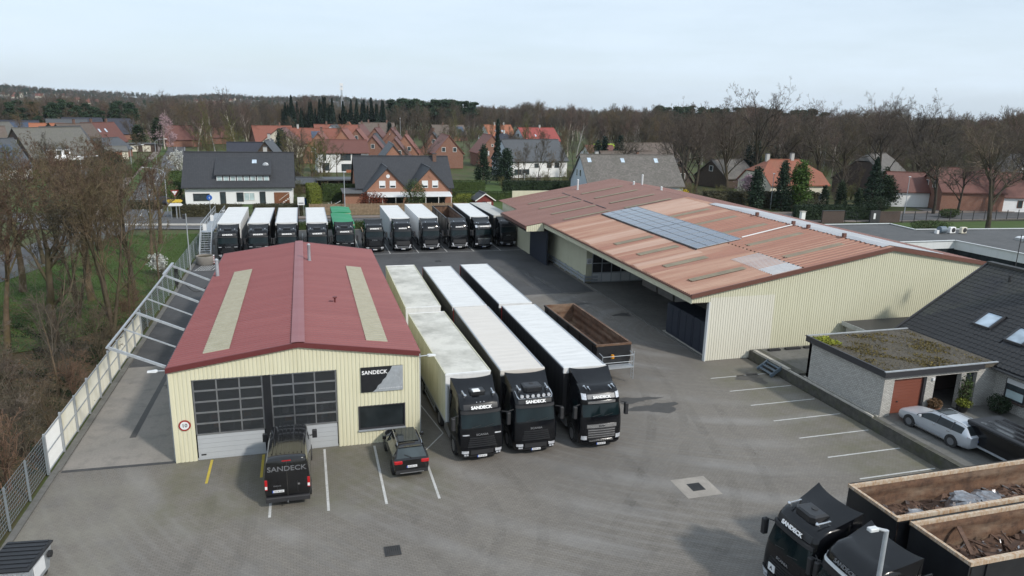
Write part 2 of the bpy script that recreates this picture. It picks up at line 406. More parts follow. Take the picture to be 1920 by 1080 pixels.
_sheet('roof_hall_pale', (.42,.285,.225), (.36,.22,.165), (.47,.35,.29), .5, (.08,1.7,1))
_sheet('skylight_old', (.335,.32,.245), (.30,.285,.21), (.21,.20,.14), 1.6, (1,1,1))
_sheet('skylight_dark', (.155,.135,.095), (.20,.175,.12), (.10,.09,.065), .9, (1,1,1))
_sheet('roof_white_strip', (.40,.41,.43), (.33,.345,.37), (.26,.275,.295), .6, (1,.4,1))
plain('solar_cell', (.055,.075,.12), .12, .3, var=.15, scale=1.2, coat=.6, dirt=(.11,.13,.16), dirt_amt=.5)
# bricks and tiles by face-fitted coordinates in metres
def _brick(name, c1, c2, mortar, w=.24, h=.0825, ms=.011):
    def f():
        s = NT(name); u = s.co('UV'); br = s.n('TexBrick'); s.l(u, br.inputs['Vector'])
        for k, v in (('Scale', 1.0), ('Mortar Size', ms), ('Mortar Smooth', .2), ('Brick Width', w), ('Row Height', h), ('Bias', -.1)): br.inputs[k].default_value = v
        br.inputs['Color1'].default_value = (*c1, 1); br.inputs['Color2'].default_value = (*c2, 1); br.inputs['Mortar'].default_value = (*mortar, 1)
        k = s.mix(s.math('MULTIPLY', s.ramp(s.noise(1.3, 5, .6), .4, .75), .3), br.outputs['Color'], tuple(x*.62 for x in c1)); s.col(k); s.bump(br.outputs['Fac'], -.5, .012)
        return s.set(Roughness=.85)
    dfn(name, f)
_brick('brick_white', (.56,.545,.51), (.40,.385,.355), (.19,.185,.175), ms=.014)
_brick('brick_red', (.235,.088,.050), (.19,.068,.040), (.24,.20,.17)); _brick('brick_orange', (.34,.135,.075), (.28,.105,.058), (.30,.24,.19))
_brick('brick_dark', (.075,.045,.036), (.055,.036,.032), (.09,.08,.07)); _brick('brick_brown', (.15,.072,.048), (.12,.055,.038), (.17,.14,.12))
def _tile(name, c1, c2, w=.30, h=.34, dirt=None, amt=.3):
    def f():
        s = NT(name); u = s.co('UV'); br = s.n('TexBrick'); br.offset = 0.0; s.l(u, br.inputs['Vector'])
        for k, v in (('Scale', 1.0), ('Mortar Size', .022), ('Mortar Smooth', .9), ('Brick Width', w), ('Row Height', h)): br.inputs[k].default_value = v
        br.inputs['Color1'].default_value = (*c1, 1); br.inputs['Color2'].default_value = (*c2, 1); br.inputs['Mortar'].default_value = (*[x*.42 for x in c1], 1)
        k = s.mix(s.math('MULTIPLY', s.ramp(s.noise(.5, 6, .65), .42, .75), amt), br.outputs['Color'], dirt or tuple(x*.6 for x in c1)); s.col(k); s.bump(br.outputs['Fac'], -.6, .03)
        return s.set(Roughness=.62)
    dfn(name, f)
_tile('tile_anthracite', (.030,.032,.038), (.040,.042,.048)); _tile('tile_slate', (.065,.072,.082), (.08,.086,.095)); _tile('tile_grey', (.115,.112,.10), (.14,.134,.12), dirt=(.10,.105,.06))
_tile('tile_brown', (.105,.078,.064), (.13,.098,.082), dirt=(.07,.075,.045)); _tile('tile_maroon', (.125,.048,.038), (.15,.058,.045)); _tile('tile_red', (.225,.076,.048), (.19,.062,.040)); _tile('tile_orange', (.33,.120,.058), (.28,.10,.05))
_tile('tile_bright', (.29,.055,.046), (.26,.05,.042)); _tile('tile_old', (.105,.095,.086), (.165,.15,.135), .33, .30, (.06,.06,.045), .5); _tile('tile_navy', (.022,.026,.042), (.03,.034,.052)); _tile('tile_terracotta', (.275,.090,.048), (.225,.070,.040), dirt=(.16,.09,.05), amt=.45)
plain('tile_piece', (.019,.019,.021), .55, var=.35, scale=1.1, dirt=(.05,.052,.035), dirt_amt=.45)
# plants
def _bark(name, c, moss=None, rough=.9):
    def f():
        s = NT(name); a = s.noise(1.2, 5, .6); k = s.ramp(a, .3, .7, tuple(x*.6 for x in c), tuple(x*1.35 for x in c))
        if moss: k = s.mix(s.math('MULTIPLY', s.ramp(s.noise(.5, 4), .42, .62), .7), k, moss)
        oi = s.n('ObjectInfo'); k = s.mix(1.0, k, s.ramp(oi.outputs['Random'], 0, 1, (.75,.78,.8), (1.25,1.15,1.05)), 'MULTIPLY')
        s.col(k); return s.set(Roughness=rough, Specular_IOR_Level=.2)
    dfn(name, f)
_bark('bark', (.105,.082,.060), (.085,.085,.038)); _bark('bark_dark', (.060,.050,.042), (.055,.055,.030)); _bark('twig', (.128,.100,.072), (.115,.105,.058)); _bark('twig_red', (.140,.094,.070)); _bark('twig_grey', (.125,.105,.09), (.10,.095,.06))
_bark('twig_far', (.108,.090,.077)); _bark('birch', (.42,.40,.37)); _bark('twig_green', (.125,.125,.055)); _bark('twig_birch', (.135,.10,.088))
def _leaf(name, c, var=.45, tr=.15):
    def f():
        s = NT(name); g = s.n('NewGeometry'); k = s.ramp(g.outputs['Random Per Island'], 0, 1, tuple(x*(1-var) for x in c), tuple(x*(1+var) for x in c))
        oi = s.n('ObjectInfo'); k = s.mix(1.0, k, s.ramp(oi.outputs['Random'], 0, 1, (.8,.82,.85), (1.2,1.15,1.1)), 'MULTIPLY'); s.col(k)
        return s.set(Roughness=.7, Specular_IOR_Level=.25, Subsurface_Weight=0.0)
    dfn(name, f)
_leaf('needle_dark', (.022,.042,.024)); _leaf('needle_spruce', (.018,.034,.024)); _leaf('needle_pine', (.030,.055,.030)); _leaf('leaf_thuja', (.065,.115,.022)); _leaf('leaf_yew', (.020,.036,.016)); _leaf('leaf_hedge', (.042,.068,.020)); _leaf('leaf_hedge_lime', (.125,.145,.022)); _leaf('leaf_hedge_brown', (.055,.052,.028))
_leaf('leaf_red', (.115,.030,.016)); _leaf('leaf_bush', (.045,.070,.022)); _leaf('blossom_pink', (.42,.30,.33), .3); _leaf('blossom_white', (.55,.56,.52), .3); _leaf('forsythia', (.55,.42,.02), .3); _leaf('leaf_ivy', (.020,.032,.013)); _leaf('leaf_willow', (.13,.135,.055), .3); _leaf('moss_clump', (.115,.090,.026), .5); _leaf('moss_bright', (.22,.24,.03), .35); _leaf('leaf_dry', (.12,.075,.04), .5)
_leaf('grass_blade', (.050,.088,.020), .4)
plain('wood_fence', (.23,.165,.105), .8, var=.35, scale=2.2); plain('wood_dark', (.065,.045,.032), .8, var=.3); plain('wood_red', (.16,.028,.022), .7, var=.15); plain('white_wood', (.72,.70,.66), .6, var=.06)
plain('brown_door', (.18,.07,.032), .6, var=.15); plain('lime_green', (.40,.55,.03), .5, var=.1); plain('terracotta', (.22,.10,.06), .8); plain('shutter_white', (.72,.73,.74), .5, var=.04); plain('red_plastic', (.40,.02,.03), .4, var=.1); plain('blue_plastic', (.03,.12,.32), .4, var=.1); plain('green_plastic', (.02,.10,.05), .45, var=.1); plain('step_blue', (.13,.17,.21), .6, var=.15, dirt=(.07,.07,.06)); plain('stone_pale', (.40,.38,.34), .8, var=.2); plain('iron', (.05,.05,.052), .6, .3, var=.2); plain('stone_dark', (.075,.072,.064), .9, var=.35, dirt=(.07,.075,.035), dirt_amt=.7); plain('cable', (.015,.015,.016), .6, var=.1)
# ------------------------------------------------------------------ the setting
def sheet(name, pts, z, mat, parent=None, thick=0.0):
    m = MB(); m.face([(x, y, z) for x, y in pts])
    if thick:
        n = len(pts)
        for i in range(n):
            a, b = pts[i], pts[(i+1) % n]; m.face([(a[0],a[1],z-thick),(b[0],b[1],z-thick),(b[0],b[1],z),(a[0],a[1],z)])
    return m.build(name, mat, parent)
def smooth_path(pts, n=10):
    out = []
    P = [Vector((*p, 0)) for p in pts]; P = [P[0]*2-P[1]]+P+[P[-1]*2-P[-2]]
    for i in range(1, len(P)-2):
        for k in range(n):
            t = k/n; a, b, c, d = P[i-1], P[i], P[i+1], P[i+2]
            out.append(.5*((2*b)+(c-a)*t+(2*a-5*b+4*c-d)*t*t+(3*b-a-3*c+d)*t**3))
    out.append(P[-2]); return out
def ribbon(name, pts, w, z, mat, parent=None, off=0.0, thick=0.0, dash=None):
    C = smooth_path(pts); m = MB(); L = []; Rr = []
    for i, c in enumerate(C):
        d = (C[min(i+1, len(C)-1)]-C[max(i-1, 0)]).normalized(); nrm = Vector((-d.y, d.x, 0))
        L.append(c+nrm*(off+w/2)); Rr.append(c+nrm*(off-w/2))
    acc = 0
    for i in range(len(C)-1):
        acc += (C[i+1]-C[i]).length
        if dash and (acc % (2*dash)) > dash: continue
        q = [(*Rr[i].xy, z), (*Rr[i+1].xy, z), (*L[i+1].xy, z), (*L[i].xy, z)]; m.face(q)
        if thick:
            for a, b in ((Rr[i], Rr[i+1]), (L[i+1], L[i])): m.face([(*a.xy, z-thick), (*b.xy, z-thick), (*b.xy, z), (*a.xy, z)])
    return m.build(name, mat, parent)

ground = struct(sheet('ground', [(-2600,-150),(4600,-150),(4600,4300),(-2600,4300)], -.10, 'field'))
yard = struct(sheet('yard', [(-12.75,4),(32.0,4),(32.0,45.0),(60,45.0),(60,109),(-12.75,109)], 0.0, 'paving'))
slab = struct(sheet('concrete_drive', [(-12.35,37.5),(-6.9,37.3),(-6.9,52.5),(-12.35,52.5)], .006, 'concrete'))
lane = struct(sheet('asphalt_lane', [(-12.35,52.5),(-6.9,52.5),(-6.9,66.5),(-4.5,67),(-4.5,88),(-12.6,88)], .006, 'asphalt_dark'))
bay_floor = struct(sheet('loading_bay_floor', [(28.75,45.3),(44,45.3),(44,70.2),(28.75,70.2)], .012, 'concrete_dark'))
struct(sheet('rear_apron', [(6.3,66.5),(28.3,66.5),(28.3,108),(6.3,108)], .004, 'asphalt_dark'))
m = MB(); m.box(28.55,28.75,45.5,70.2,0,.10); struct(m.build('bay_kerb', 'concrete_dark'))
m = MB(); m.box(-12.75,-12.45,8,37.4,-.05,.09); m.box(-12.75,-12.4,37.4,108,-.05,.07); struct(m.build('fence_kerb', 'concrete_dark'))
struct(sheet('channel', [(-12.35,37.25),(-7,37.05),(-7,37.3),(-12.35,37.5)], .009, 'asphalt_dark'))
sheet('oil_mark', [(-9.95,40.7),(-9.62,40.7),(-9.45,51),(-9.75,51)], .011, 'oil_stain', slab)
rnd = random.Random(4)
def blot(cx, cy, rx, ry, parent, z=.010):
    pts = []; ph = rnd.random()*6
    for k in range(18):
        t = 2*math.pi*k/18; q = 1+.32*math.sin(3*t+ph)+.18*math.sin(7*t+ph*2)+rnd.uniform(-.12,.12); pts.append((cx+rx*q*math.cos(t), cy+ry*q*math.sin(t)))
    return sheet('stain', pts, z, 'oil_stain', parent)
for a in ((-9.1,50.2,.6,.35),(-8.8,48.3,.7,.25),(-9.0,54.0,.9,.4)): blot(*a, slab, .012)
for a in ((19.9,39.4,1.5,.45),(20.8,37.9,1.5,.7),(26.1,66.4,1.5,.35),(24.9,62.3,1.1,.4),(29.9,41.2,.9,.9),(27.6,58.0,.8,.5),(-7.9,57.5,1.0,.4)): blot(*a, yard, .008)
# tyre tracks swept over the pavers
TR = [([(-9,12),(-8.4,24),(-8.8,38),(-9.4,52)],'tyre_pale'),([(-6,10),(2,22),(12,28.5),(19,34),(23.5,44),(25,60),(22,80)],'tyre_pale'),([(2,8),(9,20),(17,30),(22,40),(24.2,56),(23,76)],'tyre_dark'),([(8.3,33),(8.6,27),(4,19),(-4,13)],'tyre_dark'),([(11.4,33),(12,25),(8,15),(2,8)],'tyre_pale'),([(15,33),(15.6,27),(19,22),(27,18.5)],'tyre_dark'),([(13,9),(22,22),(25,34),(25.3,50),(24.5,66)],'tyre_pale'),([(16,21),(10,22),(0,22.5),(-9,18)],'tyre_dark'),([(18.8,42),(21,34),(25.5,27),(30,24)],'tyre_pale'),([(-1.2,31),(-.6,25),(4,19),(14,15)],'tyre_pale'),([(-4,36),(-4.2,28),(-7,20),(-10,12)],'tyre_dark'),([(5,31),(6,25),(12,20),(20,26),(24,38)],'tyre_dark')]
for q, (pp, mt) in enumerate(TR):
    for off in (-.95,.95): ribbon('tyre_track', pp, .55 if mt == 'tyre_dark' else .9, .0052+.0002*q, mt, yard, off=off)
# painted lines
def line(name, x0, y0, x1, y1, w, mat='road_paint', z=.008):
    d = Vector((x1-x0, y1-y0, 0)).normalized(); n = Vector((-d.y, d.x, 0))*w/2
    return sheet(name, [(x0-n.x,y0-n.y),(x1-n.x,y1-n.y),(x1+n.x,y1+n.y),(x0+n.x,y0+n.y)], z, mat, yard)
for k in range(6): line('parking_line', 26.95, 41.75-2.42*k, 31.8, 41.75-2.42*k, .10)
line('parking_line', 26.95, 41.75-2.42*6, 31.8, 41.75-2.42*6, .10)
for x in (-5.29, -2.74): line('yellow_line', x, 37.0, x, 34.5, .13, 'road_paint_yellow')
for x, y0, y1 in ((-2.2,36.2,30.65),(.39,36.9,30.6),(3.04,36.7,30.55),(5.53,36.2,30.45)): line('parking_line', x, y0, x, y1, .12)
line('parking_line', 6.1, 43.5, 7.0, 37.4, .07); line('parking_line', 7.0, 37.4, 5.6, 35.4, .07)
for x in (-7.2,-3.9,-.6,2.8,6.4,10.0,13.6,17.3,20.8,24.4,27.4): line('bay_line', x, 89.3, x, 106, .10)
line('bay_line', 6.4, 89.4, 27.4, 89.4, .09)
for k in range(6): line('hatch_line', -12.0+.27*k, 83.6, -11.55+.27*k, 86.0, .08)
line('hatch_line', -12.2, 83.5, -10.2, 83.5, .1); line('hatch_line', -10.2, 83.5, -9.9, 86.2, .1); line('hatch_line', -9.9, 88.2, -7.4, 88.2, .1)
# roads
main = [(-95,142),(-62,134),(-38,125),(-14,116.2),(20,115.2),(60,113.5),(100,109.5),(140,107.5),(190,105),(260,98)]
road = struct(ribbon('main_road', main, 8.4, .012, 'asphalt'))
junction = struct(sheet('junction', [(-40,115),(-12.4,111.3),(-12.4,122),(-16,128),(-22,131),(-33,131),(-41,126)], .016, 'asphalt'))
west = [(-27,117),(-30,102),(-32.5,86),(-38,70),(-50,52),(-75,30)]
struct(ribbon('west_road', west, 7.6, .008, 'asphalt'))
side = [(-25.5,126),(-30,160),(-35.5,205),(-40,250),(-46,300),(-58,380)]
sroad = struct(ribbon('side_street', side, 6.2, .020, 'asphalt'))
struct(ribbon('side_verge', side, 1.8, .03, 'lawn', off=4.3, thick=.1)); struct(ribbon('side_footpath', side, 2.0, .05, 'pavers_path', off=6.2, thick=.12))
ribbon('centre_line', side, .16, .026, 'road_paint', sroad, dash=3.6); ribbon('edge_line', side, .12, .026, 'road_paint', sroad, off=-2.85)
ribbon('edge_line', main, .12, .022, 'road_paint', road, off=-3.9)
struct(ribbon('pavement', main[3:], 2.2, .12, 'pavers_path', off=5.4, thick=.13)); struct(ribbon('pavement', main[3:], 1.2, .10, 'pavers_path', off=-4.9, thick=.12))
struct(sheet('traffic_island', [(-27,116.6),(-15,115.2),(-12.9,115.4),(-15,116.3),(-27,117.7)], .13, 'stone_pale', None, .12))
struct(sheet('lawn', [(-13.0,66),(-13.0,107.5),(-21,110.5),(-27.5,100),(-32,86),(-38,72),(-30,55),(-20,58)], -.03, 'lawn'))
struct(sheet('wood_floor', [(-13.0,5),(-13.0,74),(-19,70),(-20,58),(-30,50),(-45,20),(-45,5)], -.05, 'forest_floor'))
struct(sheet('lawn', [(78,84),(150,84),(190,99),(112,102.5),(86,103.5),(60,108.5),(60,100)], -.02, 'lawn'))
struct(sheet('lawn', [(-22,133),(-4,134),(-3,139),(-22,139)], -.03, 'lawn')); struct(sheet('lawn', [(0,124),(9,124),(9,131),(0,131)], -.03, 'lawn'))
struct(sheet('lawn', [(-75,130),(-36,132),(-44,200),(-56,204),(-90,180)], -.04, 'lawn'))
struct(sheet('lawn', [(28,124),(54,124),(70,175),(28,180)], -.04, 'lawn'))
struct(sheet('lawn', [(-34,134),(-24,134),(-28,172),(-39,172)], -.045, 'lawn'))
struct(sheet('driveway', [(1,131.5),(9,131.5),(9,138),(1,138)], -.02, 'asphalt'))
struct(sheet('driveway', [(118,106),(126,106),(130,119),(121,119)], .0, 'asphalt'))
# distant rise on the left, a low swell behind the woods elsewhere
def hills():
    m = MB(); NX, NY = 120, 26
    def h(x, y):
        t = max(0, min(1, (y-1000)/1500)); t = t*t*(3-2*t)
        az = math.degrees(math.atan2(x, y)); prof = 0
        for c, w, a in ((-17,6,24),(-6,5,13),(-26,8,22),(0,6,11),(6,7,12),(15,9,4),(30,20,2)): prof += a*math.exp(-((az-c)/w)**2)
        return t*(prof+6*math.sin(x*.006+1)*math.sin(y*.004)+3*math.sin(x*.021))-.6
    def fn(u, v):
        az = R(-38+u*100); y = 900+v*2600; rr = y/math.cos(R(16)) ; return (math.sin(az)*rr, math.cos(az)*rr, h(math.sin(az)*rr, math.cos(az)*rr))
    m.grid(fn, NX, NY); o = m.build('hills', 'hill_wood', smooth=True); return struct(o), h
hill_o, hill_h = hills()
# retaining wall and raised forecourt of the dwelling
struct(sheet('forecourt', [(32.35,6),(62,6),(62,45.0),(33.1,44.9),(33.1,32.2),(32.35,32.2)], .70, 'concrete_dark'))
rw = thing('retaining_wall', 'low mossy concrete retaining wall with a raised step along the parking bays', 'wall', (32.1,20,0))
m = MB(); m.box(-.12,.25,-14,12.2,-.05,.72); m.build('lower_wall', 'stone_dark', rw)
m = MB(); m.box(.02,.52,12.25,19.0,-.05,.70); m.box(.02,.98,19.0,24.9,-.05,.70); m.build('upper_wall', 'stone_dark', rw)
m = MB(); m.box(.0,.14,12.25,20.2,.70,.80); m.box(.36,.48,12.25,19.0,.70,.76); m.build('kerb_rail', 'stone_pale', rw)
m = MB(); m.box(.0,.26,20.25,24.4,.70,.86); m.build('coping', 'stone_pale', rw)
m = MB(); m.box(.2,.9,19.4,20.0,.70,.80); m.build('drain_cap', 'stone_dark', rw)
# drains
def drain(loc, apron, label):
    t = thing('drain', label, 'drain', loc)
    if apron:
        m = MB(); m.face([(-.95,-.92,.010),(.95,-.92,.010),(.95,.92,.010),(-.95,.92,.010)]); m.build('concrete_surround', 'slab_pale', t)
    m = MB(); s = .30
    for k in range(7): m.box(-s+.02+k*.086, -s+.06+k*.086, -s, s, .012, .03)
    m.box(-s-.04,s+.04,-s-.04,-s,.012,.032); m.box(-s-.04,s+.04,s,s+.04,.012,.032); m.box(-s-.04,-s,-s,s,.012,.031); m.box(s,s+.04,-s,s,.012,.031); m.build('grate', 'iron', t)
    m = MB(); m.face([(-s,-s,.0115),(s,-s,.0115),(s,s,.0115),(-s,s,.0115)]); m.build('pit', 'chassis_black', t)
drain((18.17,28.5,0), True, 'square yard drain set in a pale concrete surround'); drain((2.87,26.8,0), False, 'iron drain grate in the paving in front of the small dark car'); drain((15.1,84,0), False, 'far drain grate on the asphalt before the rear truck row')
# ------------------------------------------------------------------ corrugated cladding
def clad_wall(m, u0, u1, zb, zt, P, pitch=.25, depth=.035, holes=(), flat=.62, mi=0):
    """vertical-ribbed sheet; P(u, d, z) maps to space, d is outward; zb/zt functions of u; holes (u0,u1,z0,z1)"""
    us = []; n = max(1, round((u1-u0)/pitch)); p = (u1-u0)/n
    for k in range(n):
        a = u0+k*p; us += [(a, 0), (a+.10*p, depth), (a+(flat)*p, depth), (a+(flat+.10)*p, 0)]
    us.append((u1, 0))
    ext = sorted(set([h[0] for h in holes]+[h[1] for h in holes]))
    full = []
    for (a, da), (b, db) in zip(us, us[1:]):
        full.append((a, da))
        for e in ext:
            if a+1e-4 < e < b-1e-4: full.append((e, da+(db-da)*(e-a)/(b-a)))
    full.append(us[-1])
    for (a, da), (b, db) in zip(full, full[1:]):
        c = (a+b)/2; cuts = sorted([(h[2], h[3]) for h in holes if h[0] < c < h[1]])
        segs = []; lo = None
        lo_a, lo_b = zb(a), zb(b)
        for h0, h1 in cuts:
            if h0 > lo_a+1e-4: segs.append((lo_a, lo_b, h0, h0))
            lo_a = lo_b = h1
        segs.append((lo_a, lo_b, zt(a), zt(b)))
        for za, zb_, ta, tb in segs: m.face([P(a, da, za), P(b, db, zb_), P(b, db, tb), P(a, da, ta)], mi)
def clad_roof(m, y0, y1, Pe, Pr, pitch=.25, depth=.035, mi=0, thick=.0):
    """ribs run eave to ridge; Pe, Pr = (x,z) of eave and ridge edge"""
    n = max(1, round((y1-y0)/pitch)); p = (y1-y0)/n; ys = []
    for k in range(n):
        a = y0+k*p; ys += [(a, 0), (a+.12*p, depth), (a+.42*p, depth), (a+.54*p, 0)]
    ys.append((y1, 0)); sg = 1 if Pr[0] > Pe[0] else -1
    for (a, da), (b, db) in zip(ys, ys[1:]):
        q = [(Pe[0],a,Pe[1]+da),(Pr[0],a,Pr[1]+da),(Pr[0],b,Pr[1]+db),(Pe[0],b,Pe[1]+db)]
        m.face(q if sg < 0 else q[::-1], mi)
def lerp(a, b, t): return a+(b-a)*t
# ------------------------------------------------------------------ workshop
WX0, WX1, WY0, WY1, WZE, WZR = -6.98, 5.58, 37.08, 65.95, 5.22, 6.08
WXM = (WX0+WX1)/2
ws = thing('workshop', 'cream corrugated workshop with a red sheet roof and two sectional doors', 'workshop', (0,0,0))
gz = lambda x: WZE+(WZR-WZE)*(1-abs(x-WXM)/(WX1-WXM))-.02
D1, D2, WN = (-5.98,-2.56,.0,4.46), (-2.20,1.18,.0,4.46), (2.29,4.78,.95,2.20)
m = MB(); clad_wall(m, WX0, WX1, lambda u: 0., gz, lambda u, d, z: (u, WY0-d, z), .20, .03, [D1, D2, (D1[1]-.01,D2[0]+.01,0,4.46), WN]); m.build('front_wall', 'clad_cream', ws)
m = MB(); clad_wall(m, WX0, WX1, lambda u: 0., gz, lambda u, d, z: (u, WY1+d, z), .5); m.build('rear_wall', 'clad_cream', ws)
m = MB(); clad_wall(m, WY0, WY1, lambda u: 0., lambda u: WZE-.02, lambda u, d, z: (WX0-d, u, z), .3); m.build('side_wall', 'clad_cream', ws)
m = MB(); clad_wall(m, WY0, WY1, lambda u: 0., lambda u: WZE-.02, lambda u, d, z: (WX1+d, u, z), .3); m.build('side_wall', 'clad_cream', ws)
for xa in (WX0-.036, WX1-.06): m = MB(); m.box(xa,xa+.096,WY0-.05,WY0+.05,0,WZE-.03); m.build('corner_trim', 'clad_cream', ws)
m = MB(); m.box(WX0+.1,WX1-.1,WY0+2.6,WY0+2.7,0.01,5.0); m.box(WX0+.1,WX1-.1,WY0+.06,WY0+2.6,.012,.02); m.build('dark_backing', 'dark_plastic', ws)  # dark backing and floor added to stand in for the unlit interior
ov = .07
for sx, xe in ((-1, WX0-ov), (1, WX1+ov)):
    m = MB(); ze = WZE-.04; clad_roof(m, WY0-.10, WY1+.12, (xe, ze), (WXM, WZR+.0), .36, .085); m.build('roof_sheet', 'roof_red', ws)
    m = MB(); tt = lambda x: ze+(WZR-ze)*abs(x-xe)/abs(WXM-xe)
    xa, xb = (-5.46,-4.16) if sx < 0 else (2.86,4.02)
    clad_roof(m, 38.1, 57.3, (xa if sx < 0 else xb, tt(xa if sx < 0 else xb)+.07), (xb if sx < 0 else xa, tt(xb if sx < 0 else xa)+.07), .36, .085); m.build('skylight_strip', 'skylight_old', ws)
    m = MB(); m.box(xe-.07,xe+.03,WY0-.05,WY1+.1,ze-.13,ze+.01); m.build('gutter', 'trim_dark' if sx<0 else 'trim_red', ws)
    m = MB(); m.box((WX0-.12) if sx<0 else WX1+.04,(WX0-.04) if sx<0 else WX1+.12,WY0+.1,WY0+.18,0,ze-.1); m.build('downpipe', 'galvanised', ws)
    for yy, n in ((WY0-.12,'front_verge'),(WY1+.12,'rear_verge')):
        m = MB(); a = (xe-.05, ze); b = (WXM, WZR+.03)
        q = [(a[0],yy-.04,a[1]-.22),(b[0],yy-.04,b[1]-.22),(b[0],yy-.04,b[1]+.05),(a[0],yy-.04,a[1]+.05)]; q2 = [(x,y+.12,z) for x,y,z in q]
        m.face(q if sx<0 else q[::-1]); m.face(q2[::-1] if sx<0 else q2); m.face([q[3],q[2],q2[2],q2[3]] if sx<0 else [q2[3],q2[2],q[2],q[3]]); m.face([q[0],q2[0],q2[1],q[1]]); m.face([q[0],q[3],q2[3],q2[0]]); m.build(n, 'trim_red', ws)
m = MB()
for sx in (-1, 1): m.face([(WXM,WY0-.17,WZR+.125),(WXM+sx*.34,WY0-.17,WZR+.10),(WXM+sx*.34,WY1+.25,WZR+.10),(WXM,WY1+.25,WZR+.125)][::sx])
m.build('ridge_cap', 'roof_red_cap', ws)
def flue(p, h, r, par, mat='galvanised', name='flue'):
    m = MB(); m.lathe([(0,r*1.5),(.05,r*1.5),(.06,r),(h,r),(h+.02,r*1.12),(h+.12,r*1.12),(h+.2,r*.5)], 12, 'z'); m.build(name, mat, par, smooth='angle', loc=p)
flue((.09,58.2,5.95), 1.25, .12, ws); flue((-6.66,57.0,5.15), 1.3, .13, ws)
m = MB(); m.cyl((1.53,45.7,5.8),(1.53,45.7,6.15),.06,.06,8); m.box(1.4,1.66,45.57,45.83,6.15,6.22); m.build('roof_vent', 'trim_red', ws)
# things standing inside, dim behind the panes
ri = random.Random(6)
for nm, cat, x0, w, dpt, h, mt, lb in (('tool_cabinet','cabinet',-5.5,1.2,.6,1.9,'step_blue','blue tool cabinet dim behind the left workshop door'),('shelf_unit','shelf',-1.9,1.5,.5,2.4,'galvanised','grey shelf unit dim behind the right workshop door'),('parts_crate','crate',.1,.9,.7,2.0,'red_plastic','red parts crate dim behind the right workshop door'),('work_bench','bench',-4.0,1.2,.7,1.9,'wood_fence','wooden work bench dim behind the left workshop door')):
    t = thing(nm, lb, cat, (x0,WY0+1.6,.02)); m = MB(); m.box(0,w,0,dpt,h-.1,h); m.build('top', mt, t)
    for xx in (0,w-.06): m = MB(); m.box(xx,xx+.06,0,dpt,0,h-.1); m.build('side', mt, t)
    for zz in (.4,1.0,1.5): m = MB(); m.box(.07,w-.07,0,dpt,zz,zz+.04); sh_ = m.build('board', mt, t); m = MB(); a_ = ri.uniform(.1,.3); m.box(a_,a_+.35,.05,.3,zz+.04,zz+.3); m.build('tin', ri.choice(['plate_white','red_plastic','amber','blue_plastic']), sh_)
def sect_door(D, par, y):
    x0, x1, z0, z1 = D
    dr = MB(); zz = 1.42
    for k in range(5): dr.box(x0+.05,x1-.05,y,y+.05,.10+k*.265,.10+k*.265+.255)
    dr.box(x0,x1,y-.02,y+.1,0,.09)
    d = dr.build('sectional_door', 'door_grey', par)
    f = MB(); W3 = (x1-x0-.1)/3; hz = (z1-.04-zz)/5
    for i in range(4): xx = x0+.05+i*W3; f.box(xx-.035,xx+.035,y-.012,y+.05,zz,z1-.04)
    for j in range(6): f.box(x0+.05,x1-.05,y-.018,y+.05,zz+j*hz-.045,zz+j*hz+.045)
    f.build('door_frame', 'alloy', d)
    for i in range(3):
        for j in range(5):
            p = MB(); p.box(x0+.05+i*W3+.036,x0+.05+(i+1)*W3-.036,y+.012,y+.03,zz+j*hz+.046,zz+(j+1)*hz-.046); p.build('pane', 'glass_clear', d)
    h = MB(); h.box(x0+.18,x0+.42,y-.02,y,.24,.31); h.build('door_handle', 'dark_plastic', d)
sect_door(D1, ws, WY0+.08); sect_door(D2, ws, WY0+.08)
m = MB(); m.box(D1[1],D2[0],WY0-.03,WY0+.12,0,4.46); m.build('door_post', 'black_satin', ws)
m = MB(); m.box(WN[0],WN[1],WY0+.02,WY0+.06,WN[2],WN[3]); w = m.build('window', 'glass_dark', ws)
m = MB()
for a in ((WN[0]-.03,WN[1]+.03,WN[2]-.08,WN[2]),(WN[0]-.03,WN[1]+.03,WN[3],WN[3]+.05),(WN[0]-.03,WN[0]+.05,WN[2],WN[3]),(WN[1]-.05,WN[1]+.03,WN[2],WN[3])): m.box(a[0],a[1],WY0-.06,WY0+.06,a[2],a[3])
m.build('window_frame', 'trim_dark', w); m = MB(); m.box(WN[0]-.05,WN[1]+.05,WY0-.12,WY0+.02,WN[2]-.17,WN[2]-.085); m.build('sill', 'galvanised', w)
# sign board
sb = thing('company_sign', 'black and grey company sign board on the workshop gable above the window', 'sign', (3.57,WY0-.06,3.78))
m = MB(); m.box(-1.13,1.13,-.03,.02,-.72,.70); m.build('board', 'black_satin', sb)
zig = [(1.13,.70),(.55,.70),(.42,.42),(.30,.30),(.22,.08),(.05,-.06),(-.05,-.26),(-.22,-.36),(-.33,-.58),(-.52,-.72),(1.13,-.72)]
m = MB(); m.face([(x,-.036,z) for x, z in zig[::-1]]); m.build('grey_field', 'galvanised', sb)
put_text('lettering', 'SANDECK', .30, 'white_letters', sb, (-.40,-.042,.40), (R(90),0,0), .02, 1.0)
for k in range(14): m = MB(); m.lathe([(-.008,.022),(0,.022)], 8, 'y', (-.15+.092*k,-.038,-.55)); m.build('perforation', 'plate_white', sb)
for k in range(9): m = MB(); a_ = math.pi*k/8; m.box(.62+.34*math.cos(a_)-.03,.62+.34*math.cos(a_)+.03,-.044,-.037,-.18+.30*math.sin(a_),-.14+.30*math.sin(a_)); m.build('faded_mark', 'door_grey', sb)
sp = thing('speed_sign', 'round white and red 10 speed limit sign on the workshop corner', 'sign', (-6.45,WY0-.06,2.06))
